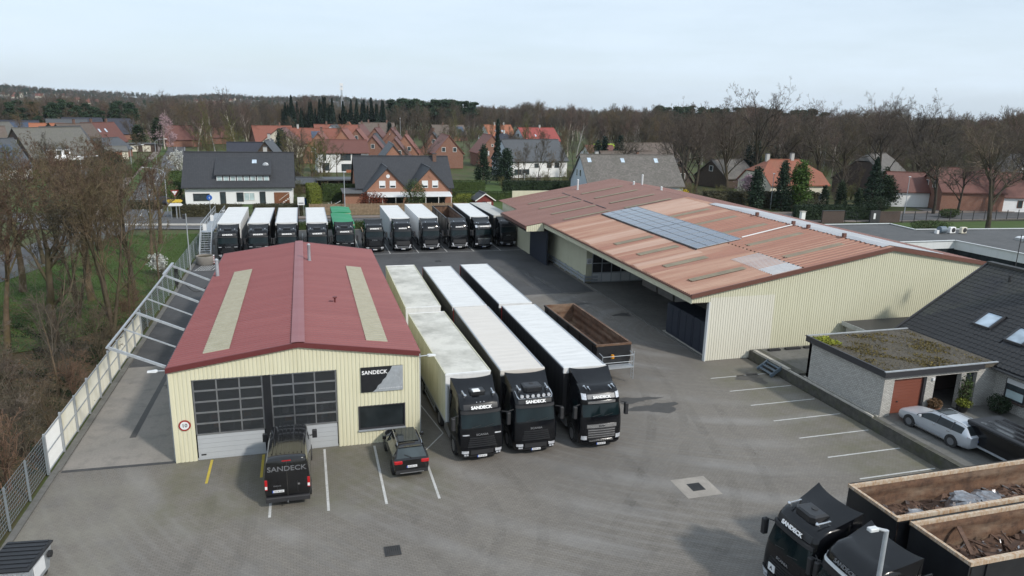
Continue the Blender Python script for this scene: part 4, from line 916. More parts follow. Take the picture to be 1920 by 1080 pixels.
# ------------------------------------------------------------------ flat-roofed office beyond the hall
of = thing('flat_office', 'low flat roofed office with white fascia and grey felt roof behind the hall', 'office', (0,0,0))
poly = [(56,67),(74.7,66.8),(76.2,44),(104,44),(104,72.0),(76.4,74.6),(76.9,79.4),(56,80.5)]
def ring_wall(m, poly, z0, z1, off=0):
    for i in range(len(poly)):
        a, b = poly[i], poly[(i+1) % len(poly)]; m.face([(a[0],a[1],z0),(b[0],b[1],z0),(b[0],b[1],z1),(a[0],a[1],z1)])
m = MB(); ring_wall(m, [(x*.996+.35,y*.998+.12) for x,y in poly], 0, 3.1); m.build('wall', 'glass_dark', of)
m = MB(); ring_wall(m, poly, 3.0, 4.05); m.face([(x,y,3.0) for x,y in poly[::-1]]); m.build('fascia', 'fascia_zinc', of)
m = MB(); m.face([(x,y,3.95) for x,y in poly]); m.build('felt_roof', 'flat_roof', of)
for i in range(len(poly)):
    a, b = poly[i], poly[(i+1) % len(poly)]; m = MB(); m.bar((a[0],a[1],4.07),(b[0],b[1],4.07),.28,.06); m.build('roof_edge', 'fascia_zinc', of)
for k in range(9): m = MB(); m.box(57+k*2,57.25+k*2,67.15,67.3,0,3.0); m.build('mullion', 'trim_dark', of)
def ac_unit(x, y, label, w=.9, mat='render_white'):
    t = thing('air_conditioner', label, 'air conditioner', (x,y,3.95)); m = MB(); m.bbox(-w/2,w/2,-.2,.2,.08,.85,.03); m.build('casing', mat, t)
    m = MB(); m.lathe([(-.235,.28),(-.2,.30)], 18, 'y', (w*.08,0,.47)); m.build('fan_grille', 'dark_plastic', t)
    for sx in (-.3,.3): m = MB(); m.box(sx-.04,sx+.04,-.25,.25,0,.08); m.build('foot', 'iron', t)
ac_unit(79.2,71.6,'white air conditioning unit with round fan on the flat office roof'); ac_unit(80.7,71.3,'air conditioning unit with dark square grille on the flat office roof', .85, 'render_cream')
t = thing('roof_fan', 'grey drum fan with a white stub beside the air conditioners', 'fan', (77.9,71.9,3.95)); m = MB(); m.lathe([(-.4,.42),(.5,.42)], 16, 'x', (0,0,.5)); m.build('drum', 'step_blue', t, smooth='angle'); m = MB(); m.box(-.9,-.55,-.2,.2,0,.45); m.build('stub', 'render_white', t)
for k, (x, y) in enumerate(((84.3,65.8),(88.8,65.2),(87.3,60.6),(89.2,53))):
    t = thing('roof_dome', ['white plastic roof dome closest to the satellite dish','white plastic roof dome at the far side of the felt roof','white plastic roof dome in the middle of the felt roof','white plastic roof dome at the frame edge of the felt roof'][k], 'rooflight', (x,y,3.95), 0, 'domes on the felt roof')
    m = MB(); m.box(-.7,.7,-.7,.7,0,.3); m.build('kerb', 'render_grey', t); m = MB(); m.loft([[(-.72,-.72,.3),(.72,-.72,.3),(.72,.72,.3),(-.72,.72,.3)],[(-.5,-.5,.48),(.5,-.5,.48),(.5,.5,.48),(-.5,.5,.48)]], cap1=True); m.build('dome', 'plate_white', t)
t = thing('satellite_dish', 'dark satellite dish on a thin mast above the dark tiled ridge', 'antenna', (49.6,39.0,7.2)); m = MB(); m.cyl((0,0,-1.5),(0,0,3.0),.03,.03,6); m.cyl((.0,0,2.4),(.7,0,2.5),.025,.025,6); m.build('mast', 'iron', t); m = MB(); m.lathe([(-.02,.05),(.03,.3),(.1,.48)], 14, 'x', (.75,0,2.6), cap=False); m.build('dish', 'step_blue', t)
# ------------------------------------------------------------------ houses of the village
def TM(cx, cy, rz, z=0): return Matrix.Translation((cx,cy,z)) @ Matrix.Rotation(rz, 4, 'Z')
def gable_block(root, M, L, Wd, ze, zr, wall, roof, oh=.45, gwall=None, hip=0.0, z0=0.0, rn='roof'):
    m = MB(); a, b = L/2, Wd/2
    P = lambda *p: tuple(M @ Vector(p))
    m.face([P(-a,-b,z0),P(a,-b,z0),P(a,-b,ze),P(-a,-b,ze)]); m.face([P(a,b,z0),P(-a,b,z0),P(-a,b,ze),P(a,b,ze)])
    for s in (1,-1):
        q = [P(s*a,-b*s,z0),P(s*a,b*s,z0),P(s*a,b*s,ze)]
        if hip: zt = ze+(zr-ze)*(1-hip); y = b*hip; q += [P(s*a,y*s,zt),P(s*a,-y*s,zt)]
        else: q += [P(s*a,0,zr-.05)]
        m.face(q+[P(s*a,-b*s,ze)], 1)
    m.build('wall', [wall, gwall or wall], root)
    k = (zr-ze)/b; zo = ze-k*oh; ax = a+oh*.7; tk = .20; h = hip*b*1.0
    for s in (1,-1):
        r = MB(); y0 = -s*(b+oh)
        if hip:
            yk = -s*b*hip; zk = zr-k*b*hip
            q = [P(-ax,y0,zo),P(ax,y0,zo),P(ax,yk,zk),P(ax-h,0,zr),P(-ax+h,0,zr),P(-ax,yk,zk)]
        else: q = [P(-ax,y0,zo),P(ax,y0,zo),P(ax,0,zr),P(-ax,0,zr)]
        if s < 0: q = q[::-1]
        up = Vector((0,0,tk)); q2 = [tuple(Vector(p)+up) for p in q]; r.face(q2); r.face(q[::-1])
        n = len(q)
        for i in range(n): r.face([q[i],q[(i+1)%n],q2[(i+1)%n],q2[i]])
        r.build(rn, roof, root)
        if hip:
            e = MB(); s2 = s; e.face([P(s2*ax,-b*hip,zr-k*b*hip+tk+.01),P(s2*ax,b*hip,zr-k*b*hip+tk+.01),P(s2*(ax-h),0,zr+tk+.01)][::(1 if s2>0 else -1)]); e.build('hip', roof, root)
    rd = MB(); rd.bar(P(-ax+h,0,zr+tk+.03), P(ax-h,0,zr+tk+.03), .28, .14); rd.build('ridge', roof, root)
def window(root, M, face, a, b, u, z, w, h, frame='trim_white', glass='glass_house', blind=0.0):
    """on face s/n/e/w of a block with half-sizes a, b"""
    F = {'s':((1,0),(0,-1),-b),'n':((-1,0),(0,1),b),'e':((0,1),(1,0),a),'w':((0,-1),(-1,0),-a)}[face]
    t, nn, d = F
    def P(uu, o, zz):
        x = t[0]*uu+nn[0]*(abs(d)+o); y = t[1]*uu+nn[1]*(abs(d)+o); return tuple(M @ Vector((x,y,zz)))
    def qbox(mm, u0,u1,z0,z1,o0,o1):
        A = [P(u0,o0,z0),P(u1,o0,z0),P(u1,o0,z1),P(u0,o0,z1)]; B = [P(u0,o1,z0),P(u1,o1,z0),P(u1,o1,z1),P(u0,o1,z1)]; mm.loft([A,B], cap0=True, cap1=True)
    m = MB(); f = .09
    for q in ((u-w/2-f,u+w/2+f,z-f,z),(u-w/2-f,u+w/2+f,z+h,z+h+f),(u-w/2-f,u-w/2,z,z+h),(u+w/2,u+w/2+f,z,z+h)): qbox(m,*q,-.02,.07)
    if w > 1.4: qbox(m,u-.05,u+.05,z,z+h,-.02,.065)
    o = m.build('window', frame, root); m = MB(); qbox(m,u-w/2,u+w/2,z,z+h-h*blind,-.02,.03); m.build('pane', glass, o)
    if blind: m = MB(); qbox(m,u-w/2,u+w/2,z+h-h*blind,z+h,-.02,.05); m.build('roller_blind', 'shutter_white', o)
HS = []
def house(label, cx, cy, rz, L, Wd, ze, zr, wall, roof, wins=(), chim=None, gwall=None, hip=0, group='houses of the village', frame='trim_white', skyl=(), oh=.45, door=None, solar=None):
    HS.append((cx, cy, max(L, Wd)*.62)); t = thing('house', label, 'house', (cx,cy,0), R(rz), group); I = Matrix.Identity(4)
    gable_block(t, I, L, Wd, ze, zr, wall, roof, oh, gwall, hip)
    for w in wins: window(t, I, w[0], L/2, Wd/2, *w[1:5+0], **({'frame': frame}|(w[5] if len(w) > 5 else {})))
    k = (zr-ze)/(Wd/2)
    if chim:
        for x, y in (chim if isinstance(chim, list) else [chim]):
            zz = zr-k*abs(y); m = MB(); m.box(x-.35,x+.35,y-.3,y+.3,zz-.6,zz+1.5); c = m.build('chimney', 'brick_brown' if 'brick' in wall else 'render_grey', t); m = MB(); m.box(x-.42,x+.42,y-.37,y+.37,zz+1.5,zz+1.62); m.build('cap', 'trim_dark', c)
    for x, y in skyl:
        z0, z1 = zr-k*abs(y)+.24, zr-k*(abs(y)-.9)+.24; y1 = y*(abs(y)-.9)/abs(y); m = MB(); m.loft([[(x-.4,y,z0-.02),(x+.4,y,z0-.02),(x+.4,y1,z1-.02),(x-.4,y1,z1-.02)],[(x-.4,y,z0+.06),(x+.4,y,z0+.06),(x+.4,y1,z1+.06),(x-.4,y1,z1+.06)]], cap1=True); m.build('roof_window', 'glass_sky', t)
    if door: m = MB(); x = door; m.box(x-.5,x+.5,-Wd/2-.06,-Wd/2+.02,.05,2.1); m.build('door', 'brown_door', t)
    if solar:
        x0, x1, y0, y1, nx, ny = solar; dx = (x1-x0)/nx; dy = (y1-y0)/ny
        for i in range(nx):
            for j in range(ny):
                m = MB(); a, b = x0+i*dx+.03, x0+(i+1)*dx-.03; c, d = y0+j*dy+.03, y0+(j+1)*dy-.03; m.loft([[(xx,yy,zr-k*abs(yy)+o) for xx,yy in ((a,c),(b,c),(b,d),(a,d))] for o in (.24,.32)], cap1=True); m.build('solar_panel', 'solar_cell', t)
    return t
# white house by the road
wh = house('long white rendered house with dark roof and a wide window dormer', -11.4, 145.0, 0, 18.4, 11.6, 3.55, 8.8, 'render_white', 'tile_anthracite',
  [('s',-6.5,.75,2.6,1.15,{'frame':'trim_dark'}),('s',-2.9,.15,.8,2.0,{'frame':'trim_dark'}),('s',.0,.55,1.0,1.5,{'frame':'trim_dark'}),('s',1.6,.75,1.7,1.25,{'glass':'glass_pale'}),('s',3.9,.15,.85,2.0,{'frame':'trim_dark'}),('e',-1,4.2,1.0,1.2),('e',-2.5,.9,1.0,1.2)], (4.5,.4), oh=.7)
m = MB(); m.box(5.9,8.6,-5.87,-5.78,.05,2.1); m.build('garage_door', 'brown_door', wh)
m = MB(); y0, z0, y1, z1 = -5.2, 3.7, -1.1, 7.75
m.face([(-3.9,y0,z0-.4),(5.3,y0,z0-.4),(5.3,y0,5.35),(-3.9,y0,5.35)]); m.face([(-3.9,y0,z0-.4),(-3.9,y0,5.35),(-3.9,y1,z1)]); m.face([(5.3,y0,5.35),(5.3,y0,z0-.4),(5.3,y1,z1)]); dm = m.build('dormer', 'tile_anthracite', wh)
m = MB(); m.loft([[(-4.2,y0-.45,5.15),(5.6,y0-.45,5.15),(5.6,y1+.3,8.0),(-4.2,y1+.3,8.0)],[(-4.2,y0-.45,5.33),(5.6,y0-.45,5.33),(5.6,y1+.3,8.2),(-4.2,y1+.3,8.2)]], cap0=True, cap1=True); m.build('dormer_roof', 'tile_anthracite', dm)
for k in range(8):
    u = -3.35+k*1.15; m = MB(); g = .95/2
    for a in ((u-g,u+g,3.78,3.9),(u-g,u+g,4.95,5.07),(u-g,u-g+.12,3.9,4.95),(u+g-.12,u+g,3.9,4.95)): m.box(a[0],a[1],y0-.1,y0-.002,a[2],a[3])
    w = m.build('window', 'shutter_white' , wh); m = MB(); m.box(u-g+.12,u+g-.12,y0-.06,y0-.004,3.9,4.95); m.build('pane', 'glass_pale', w)
m = MB(); m.lathe([(-.05,.05),(0,.4),(.08,.55)], 14, 'y', (4.6,-3.2,6.8), cap=False); m.build('satellite_dish', 'galvanised', wh)
m = MB(); m.loft([[(2.2,-2.6,7.05),(3.0,-2.6,7.05),(3.0,-1.9,7.6),(2.2,-1.9,7.6)],[(2.2,-2.6,7.2),(3.0,-2.6,7.2),(3.0,-1.9,7.75),(2.2,-1.9,7.75)]], cap1=True); m.build('roof_window', 'glass_sky', wh)
# brick twin with two front gables
bt = house('brick double house with two dark front gables behind the timber fence', 18.4, 143.5, 0, 18.0, 13.0, 3.2, 8.35, 'brick_orange', 'tile_anthracite', [('e',-2,1.0,1.2,1.3)], (6.5,-1.0), oh=.5)
for gx in (-3.9, 3.9):
    M = TM(gx, -6.8, R(90)); gable_block(bt, M, 9.0, 7.6, 3.0, 7.0, 'brick_orange', 'tile_anthracite', .45, rn='gable_roof')
    for u in (-.95, .95): window(bt, M, 'w', 4.5, 3.8, u, 3.6, .95, 1.15, blind=.7)
    m = MB(); m.lathe([(-.05,.34),(0,.34)], 14, 'y', (gx+.1,-11.36,5.65)); m.build('satellite_dish' if gx < 0 else 'gable_vent', 'plate_white' if gx < 0 else 'brick_orange', bt)
    m = MB(); m.loft([[(gx-3.7,-13.9,2.15),(gx+3.7,-13.9,2.15),(gx+3.7,-11.32,2.75),(gx-3.7,-11.32,2.75)],[(gx-3.7,-13.9,2.22),(gx+3.7,-13.9,2.22),(gx+3.7,-11.32,2.82),(gx-3.7,-11.32,2.82)]], cap0=True, cap1=True); m.build('terrace_roof', 'fascia_zinc', bt)
    for k in range(4): m = MB(); m.box(gx-3.6+k*2.36,gx-3.5+k*2.36,-13.8,-13.7,0,2.15); m.build('terrace_post', 'white_wood', bt)
    m = MB(); m.box(gx-2.8,gx+2.8,-11.36,-11.31,.1,2.2); m.build('terrace_door', 'glass_dark', bt)
m = MB(); m.box(-11.6,-8.0,-10.6,-3,0,2.5); m.build('annex_wall', 'brick_orange', bt); m = MB(); m.box(-11.9,-7.6,-11.2,-2.8,2.5,2.66); m.build('annex_roof', 'flat_roof', bt)
# others
WG = lambda z=3.6, b=.0: [('w',-1.4,z,1.0,1.2,{'blind':b}),('w',1.4,z,1.0,1.2,{'blind':b})]
SG = lambda z=3.4: [('s',-1.4,z,1.0,1.2),('s',1.4,z,1.0,1.2)]
EG = lambda *a: [('e',u,z,1.0,1.2) for u, z in a]
W_ = lambda *a: [('w',u,z,1.0,1.2) for u, z in a]
house('brick gable house with red tiles and four white windows near the twin house', 42.3, 222.5, 90, 13, 8.6, 4.6, 9.6, 'brick_red', 'tile_red', W_((-1.7,5.0),(1.7,5.0),(-1.7,1.4))+[('s',-4,1.4,.9,1.1),('s',-1,1.4,.9,1.1),('n',-3,1.4,.9,1.1),('n',1,1.4,.9,1.1)], None)
house('brick gable house with white shutters between the tall conifers', 57.5, 229, 90, 12, 8.8, 4.4, 9.6, 'brick_red', 'tile_red', [('w',-1.7,3.4,1.2,1.4,{'blind':1.0}),('w',1.7,3.4,1.2,1.4,{'blind':1.0}),('w',0,6.3,.5,.6)], None)
house('brick gable house with a black roof left of the red tiled row', 45.5, 262, 78, 13, 9, 3.0, 9.0, 'brick_red', 'tile_anthracite', W_((0,2.4),(0.3,5.6)), (2,0))
house('red brick gable house third in the receding row', 34, 282, 78, 12, 9.0, 3.2, 8.8, 'brick_red', 'tile_maroon', W_((-1,2.4)), (2,0))
house('maroon roofed brick house second in the receding row', 30.5, 312, 75, 14, 9.4, 3.0, 8.8, 'brick_red', 'tile_maroon', W_((0,5)), (3,0))
house('maroon roofed brick house farthest in the receding row', 25.5, 338, 75, 14, 9.6, 3.0, 9.4, 'brick_red', 'tile_maroon', W_((0,5)), (3,0))
house('wide brown roofed house at the back of the receding row', 35.0, 362, 8, 17, 11, 3.0, 9.6, 'brick_dark', 'tile_brown', (), [(-4,0),(5,0)])
house('small house with orange roof edge beside the wide brown roof', 22, 368, 80, 10, 9, 3, 9.4, 'brick_red', 'tile_orange', ())
house('white walled house with red brown roof and a balcony', 10.2, 207.5, 4, 13.6, 8.6, 5.4, 8.4, 'render_white', 'tile_maroon', [('s',-4.6,.6,1.4,1.9,{'frame':'trim_dark'}),('s',-5,3.2,.9,1.6),('s',.6,3.3,2.6,1.7,{'frame':'trim_dark'}),('s',3.6,3.3,2.2,1.7,{'frame':'trim_dark'}),('s',1.5,.4,4,1.8,{'frame':'trim_dark'})], None)
house('brick house with orange red roof behind the white balcony house', 13.5, 247, 80, 15, 10, 3.6, 10.2, 'brick_orange', 'tile_red', W_((0,5.8),(1.2,5.8)), None, skyl=[(2,2.2)])
house('red roofed brick house next to the orange red roof', 22.5, 243, 80, 10, 8, 3.4, 8.2, 'brick_red', 'tile_maroon', W_((0,4.6)))
house('small gable house with black roof amid the red roofs', 24.8, 262, 78, 10, 8, 3.2, 8.2, 'brick_red', 'tile_anthracite', W_((0,4.6)))
house('cream gabled house with red brown roof behind the dark conifer', -6.8, 268, 82, 16, 13, 4.2, 9.4, 'render_cream', 'tile_maroon', W_((-2,4.8),(2,4.8)), None)
house('long red tiled house carrying two blocks of solar panels', 4.5, 283, 4, 22, 12, 4.0, 9.0, 'render_cream', 'tile_red', (), (-6,0), solar=(-1.5,3,-4.3,-1.4,4,2))
house('red roofed house at the left end of the brick cluster', -11.5, 306, 15, 15, 11, 3.4, 9.0, 'brick_red', 'tile_red', (), (3,0))
house('house with white gable trim peering over the red roofs', 12.5, 304, 75, 12, 9, 4, 9.8, 'render_white', 'tile_slate', W_((0,6)))
house('red tiled brick gable house left of the balcony house roof', 5.5, 240, 82, 12, 9.5, 3.4, 9.2, 'brick_orange', 'tile_red', W_((-1.6,3.6),(1.6,3.6),(0,6.2)), (3,0))
house('small brick gable house with maroon roof behind the double house', 27.5, 226, 80, 12, 8.5, 3.2, 8.4, 'brick_red', 'tile_maroon', W_((-1.4,3.8),(1.4,3.8)), None)
house('orange brick gable house between the maroon roofs', 33.5, 246, 78, 12, 8.5, 3.2, 8.6, 'brick_orange', 'tile_red', W_((-1.4,3.8),(1.4,3.8)), (2,0))
house('red roofed brick house crowding behind the orange red roof', 20, 278, 80, 13, 9.5, 3.4, 9.4, 'brick_red', 'tile_red', W_((0,5.8)), (3,0))
house('maroon gable house at the back of the brick cluster', 36, 305, 76, 12, 9, 3.2, 9, 'brick_red', 'tile_maroon', W_((0,5.6)), None)
house('long red ridge closing the back of the brick cluster', 14, 322, 5, 18, 11, 3.4, 9.4, 'brick_red', 'tile_red', (), [(-4,0),(5,0)])
house('dark roofed house behind the long white house', -13.4, 191.0, 3, 8.5, 9, 3.0, 8.3, 'brick_brown', 'tile_navy', (), None)
house('brown timber gabled house behind the long white house', -8.2, 190, 85, 12, 7.6, 4.0, 9.0, 'wood_dark', 'tile_slate', (), (2,0))
house('dark roofed brick house behind the double house', 20.3, 176, 88, 14, 9.6, 3.2, 9.2, 'brick_orange', 'tile_slate', (), None); 
house('wide grey roofed house with white upper storey and bare trees in front', 60.5, 193, 12, 17.5, 11.5, 4.6, 9.7, 'render_white', 'tile_slate', [('s',-1,2.6,1.4,1.2),('s',3.0,2.6,1.3,1.2,{'frame':'trim_dark'}),('s',5.4,2.6,1.3,1.2,{'frame':'trim_dark'}),('s',-5.5,.8,4.5,1.5,{})], None, gwall='render_blue')
house('house with bright red roof and pale blue gable', 107.5, 334, 20, 21, 12, 3.4, 9.2, 'render_blue', 'tile_bright', [('w',0,5.2,1.4,1.4)], (2,0), skyl=[(-3,-4.2)])
house('house with orange tiled roof far behind the conifers', 100, 378, 20, 17, 11, 3.4, 9.2, 'render_white', 'tile_orange', (), [(-2,0),(4,0)], skyl=[(-3,-3.5),(1,-3.5)])
house('white house with dark blue hipped roof behind the brick gable', 76.5, 279, 20, 12, 11, 4.6, 8.2, 'render_white', 'tile_navy', [('s',-2,2.4,1.2,1.2),('s',2,2.4,1.2,1.2)], (0,0), hip=.95)
house('grey roofed bungalow at the edge of the wood', 77, 398, 15, 19, 11, 3.0, 8.2, 'brick_red', 'tile_brown', [('s',-2,.9,5,1.2)], (-3,0), solar=(4,8.5,-4.4,-1,4,2))
house('house with old weathered tile roof and pale blue gable behind the hall', 66, 141.5, -4, 20.5, 13, 3.4, 9.0, 'render_blue', 'tile_old', [('w',.4,4.6,.9,1.4),('w',-2,4.6,.7,1.3),('w',0,.9,1.2,1.2)], (-6.5,.9), skyl=[(-8.8,-1.8),(-1.5,-1.8),(6,-1.8)])
house('brown roofed house beyond the weathered tile roof', 106, 214, 8, 20, 12, 3.0, 8.2, 'render_white', 'tile_brown', (), None, gwall='render_blue')
house('low brown roofed house with a grey chimney block', 91, 196, 5, 17, 11, 2.8, 6.6, 'brick_dark', 'tile_brown', (), [(2.6,-2)])
house('small white house with dark red roof beside the lime green container', 94, 224, 15, 11, 8, 3, 6.8, 'render_white', 'tile_maroon', ())
house('brick gable cottage showing under the tall oaks', 82, 152, 88, 9, 7, 3, 7.6, 'brick_dark', 'tile_brown', W_((-1,3.4),(1,3.4)))
house('orange hipped roof house behind the evergreen garden', 99, 133.5, -2, 13.5, 12.5, 4.2, 8.7, 'render_cream', 'tile_terracotta', [('s',-4,1.0,1.1,1.3),('s',1.5,1.0,1.1,1.3),('s',5,1.0,1.1,1.3),('w',0,1.0,1.1,1.3)], [(-4,.2),(1.8,0)], hip=.55)
house('dark timber gabled house under the right hand oaks', 104.5, 164, 20, 12, 10, 2.6, 6.6, 'wood_dark', 'tile_old', [('w',0,4,1,1.2)])
house('big grey barn behind the leafless oak', 135, 147, 30, 17, 13, 3.6, 9.2, 'brick_dark', 'tile_old', [], None, hip=.25)
house('red brick barn with tiled gable beside the road', 131.5, 118.5, -18, 12.5, 9.5, 4.0, 8.2, 'brick_red', 'tile_maroon', W_((-1.4,4.4),(1.4,4.4)), None)
house('white cottage with red roof right of the brick barn', 145.5, 114.5, -18, 16, 9, 3.2, 7.4, 'render_white', 'tile_maroon', [('s',-4.5,.9,.9,1.4,{'frame':'brown_door'}),('s',0,.6,1.0,1.9,{'frame':'brown_door'}),('s',4.5,.9,.9,1.3)], (3,0))
house('small white annex with brown roof left of the brick barn', 123.6, 124.5, -18, 9, 7, 3.4, 6.8, 'render_white', 'tile_maroon', [])
ht = house('half timbered white house at the frame edge', 157.5, 127, 60, 14, 11, 5.6, 10.5, 'render_white', 'tile_brown', [('w',-2.6,3.6,1.0,1.6),('w',1,3.6,1.0,1.6),('w',-2.6,.8,1.0,1.6),('w',1,.8,1.0,1.6),('w',-.6,6.6,.9,1.3)], None)
for q in ((-7.06,-5.5,5.5,3.0,3.2),(-7.06,-5.5,5.5,5.5,5.7)): m = MB(); m.box(q[0],q[0]+.1,q[1],q[2],q[3],q[4]); m.build('timber', 'wood_dark', ht)
for u in (-5.3,-.9,3,5.3): m = MB(); m.box(-7.08,-6.98,u-.1,u+.1,.2,5.5); m.build('timber', 'wood_dark', ht)
# left part of the village
l1 = house('large grey brown roofed house with white dormer left of the street', -63.5, 216, 48, 17, 13.5, 3.2, 10.3, 'brick_dark', 'tile_grey', [('w',.5,6.6,.6,.9),('w',-3,1.2,1.2,1.2)], None)
m = MB(); m.box(-5.2,.8,-7.0,-3.0,3.4,5.4); dq = m.build('dormer', 'render_white', l1); m = MB(); m.box(-5.5,1.1,-7.3,-2.4,5.4,5.6); m.build('dormer_roof', 'flat_roof', dq)
for k in range(3): m = MB(); m.box(-4.6+k*1.9,-3.4+k*1.9,-7.05,-7.0,3.9,5.0); m.build('pane', 'glass_house', dq)
m = MB(); m.box(-5.2,3,-9.2,-6.8,2.6,3.4); m.build('balcony', 'render_white', l1)
house('slate roofed house with solar panels at the left frame edge', -69.5, 188, 45, 15, 13, 2.8, 8.6, 'render_white', 'tile_slate', [('e',0,1,2,1.4)], None, solar=(1,6,-5.2,-1.6,3,2))
house('brick house with grey roof edge at the far left', -92, 262, 70, 14, 11, 3.2, 10, 'brick_red', 'tile_grey', ())
house('brown roofed house behind the large grey roof', -88, 238, 30, 14, 11, 3, 9.6, 'brick_dark', 'tile_brown', ())
house('house with deep blue solar roof at the left', -103, 318, 20, 13, 11, 3, 9.2, 'brick_red', 'tile_navy', (), (-6,0), solar=(-5.5,5.5,-4.6,-.8,5,2))
house('long orange red roofed house behind a small fir', -92, 320, 16, 15, 11, 3, 8.2, 'brick_red', 'tile_orange', ())
house('grey roofed house behind the orange roof', -92, 338, 16, 14, 12, 3, 9.4, 'render_white', 'tile_slate', ())
house('slate grey roofed brick house in the left row', -70.5, 252, 62, 15, 10.5, 3, 9.4, 'brick_red', 'tile_slate', W_((0,3.4)), None, skyl=[(0,-3)])
house('brown roofed brick house behind the slate one', -75, 283, 62, 15, 10.5, 3, 9.4, 'brick_brown', 'tile_brown', W_((0,3.4)), (0,0))
house('dark red roofed brick house with two orange chimneys', -71.5, 299, 60, 15, 10.5, 3, 9.4, 'brick_brown', 'tile_maroon', W_((0,5.4)), [(-3,0),(4,0)], skyl=[(-2,-2.8),(1,-2.8)])
house('cream gabled house with blue black roof behind the chimneys', -92, 360, 25, 15, 11, 3.4, 9.6, 'render_cream', 'tile_navy', ())
house('blue black roofed house near the pine wood', -80, 372, 30, 12, 10, 3, 9.2, 'brick_red', 'tile_navy', ())
house('grey hipped outbuilding beyond the street lamps', -60, 258, 70, 13, 9, 2.6, 5.8, 'brick_red', 'tile_slate', ())
fg = thing('flat_garage', 'long low grey flat roofed garage row near the pink tree', 'garage', (-59.5,287,0), R(12)); m = MB(); m.box(-9,9,-3.5,3.5,0,2.6); m.build('wall', 'brick_dark', fg); m = MB(); m.box(-9.4,9.4,-3.9,3.9,2.6,2.85); m.build('roof', 'flat_roof', fg)
for k in range(4): m = MB(); m.box(-7.8+k*4,-5.2+k*4,-3.58,-3.51,.1,2.2); m.build('garage_door', 'render_cream', fg)
cg = thing('cream_garage', 'small cream garage with pale gable below the flat roof', 'garage', (-56.2,252,0), R(20)); gable_block(cg, Matrix.Identity(4), 6, 7, 2.4, 3.6, 'render_cream', 'tile_grey', .3); m = MB(); m.box(-1.3,1.3,-3.58,-3.5,.05,2.1); m.build('garage_door', 'brown_door', cg)
house('reddish house half hidden by the pink blossom', -47, 322, 15, 13, 10, 3, 8.0, 'brick_red', 'tile_maroon', (), (2,0))
house('maroon roofed house beyond the pink blossom', -36, 345, 15, 12, 10, 3, 7.8, 'brick_red', 'tile_maroon', ())
hut = thing('garden_hut', 'low grey roofed garden hut under the bare roadside trees', 'shed', (-46.5,168,0), R(20)); gable_block(hut, Matrix.Identity(4), 8, 7, 2.3, 3.6, 'wood_dark', 'tile_slate', .5)
ph = thing('play_house', 'little red playhouse with white trim beside the round green bush', 'playhouse', (31.3,128.2,0), R(4)); gable_block(ph, TM(0,0,R(90)), 3.4, 3.2, 1.9, 2.9, 'wood_red', 'tile_anthracite', .35)
m = MB(); m.box(-.5,.1,-1.76,-1.71,0,1.6); m.build('door', 'dark_plastic', ph); m = MB(); m.box(.35,1.15,-1.77,-1.71,.5,1.5); m.build('window', 'white_wood', ph); m = MB(); m.bar((-1.95,-2.0,1.72),(0,-2.0,3.0),.1,.16); m.bar((0,-2.0,3.0),(1.95,-2.0,1.72),.1,.16); m.build('bargeboard', 'white_wood', ph)
sd = thing('dark_shed', 'flat dark garden shed in front of the clipped hedge', 'shed', (44.8,134,0), R(4)); m = MB(); m.box(-2.8,2.8,-1.6,1.6,0,2.1); m.build('wall', 'wood_dark', sd); m = MB(); m.box(-3.2,3.2,-2,2,2.1,2.25); m.build('roof', 'trim_dark', sd)
cp = thing('carport', 'grey blue flat roofed carport behind the clipped hedge', 'carport', (6.9,158,0)); m = MB(); m.box(-4.6,4.6,-3,3,2.6,2.85); m.build('roof', 'tile_slate', cp)
for x in (-4.3,0,4.3):
    for y in (-2.7,2.7): m = MB(); m.box(x-.08,x+.08,y-.08,y+.08,0,2.6); m.build('post', 'wood_dark', cp)
m = MB(); m.box(-4.4,4.4,2.75,2.85,0,2.6); m.build('rear_wall', 'brick_dark', cp)
ss2 = thing('small_shed', 'small slate roofed garden shed near the carport', 'shed', (.4,157.5,0), R(-8)); gable_block(ss2, Matrix.Identity(4), 4.4, 3.6, 2.0, 2.9, 'wood_dark', 'tile_slate', .4)
lg = thing('green_container', 'lime green container roof glowing between the brown roofs', 'container', (104,240,0), R(14)); m = MB(); m.box(-5,5,-1.6,1.6,0,6.6); m.build('box', 'lime_green', lg)
for k in range(8): m = MB(); m.box(-4.8+k*1.25,-4.5+k*1.25,-1.66,-1.6,.2,6.5); m.build('rib', 'lime_green', lg)
# ------------------------------------------------------------------ trucks: front at y=0 facing -y, length along +y
def wheel_parts(root, x, y, r, w, tw=False, mat='alloy', name='wheel'):
    sx = 1 if x > 0 else -1
    key = ('wheel', round(r,3), round(w,3), mat, sx)
    if key not in _wc:
        m = MB(); h = w/2; m.lathe([(-h,r*.62),(-h,r*.9),(-h*.8,r*.985),(-h*.3,r),(h*.3,r),(h*.8,r*.985),(h,r*.9),(h,r*.62)], 22, 'x', cap=False); tm_ = m.mesh('wheel', 'rubber', smooth='angle')
        m = MB(); d = sx*h
        m.lathe([(d*.98,r*.64),(d*.9,r*.58),(d*.55,r*.52),(d*.5,r*.30),(d*.95,r*.26),(d*1.02,r*.10)], 16, 'x'); 
        for k in range(8): t = 2*math.pi*k/8; m.cyl((d*.5,r*.4*math.cos(t),r*.4*math.sin(t)),(d*.72,r*.4*math.cos(t),r*.4*math.sin(t)),r*.06,r*.06,5)
        _wc[key] = (tm_, m.mesh('rim', mat, smooth='angle'))
    a, b = _wc[key]; o = obj(name, a, root, (x,y,r)); obj('rim', b, o); return o
_wc = {}
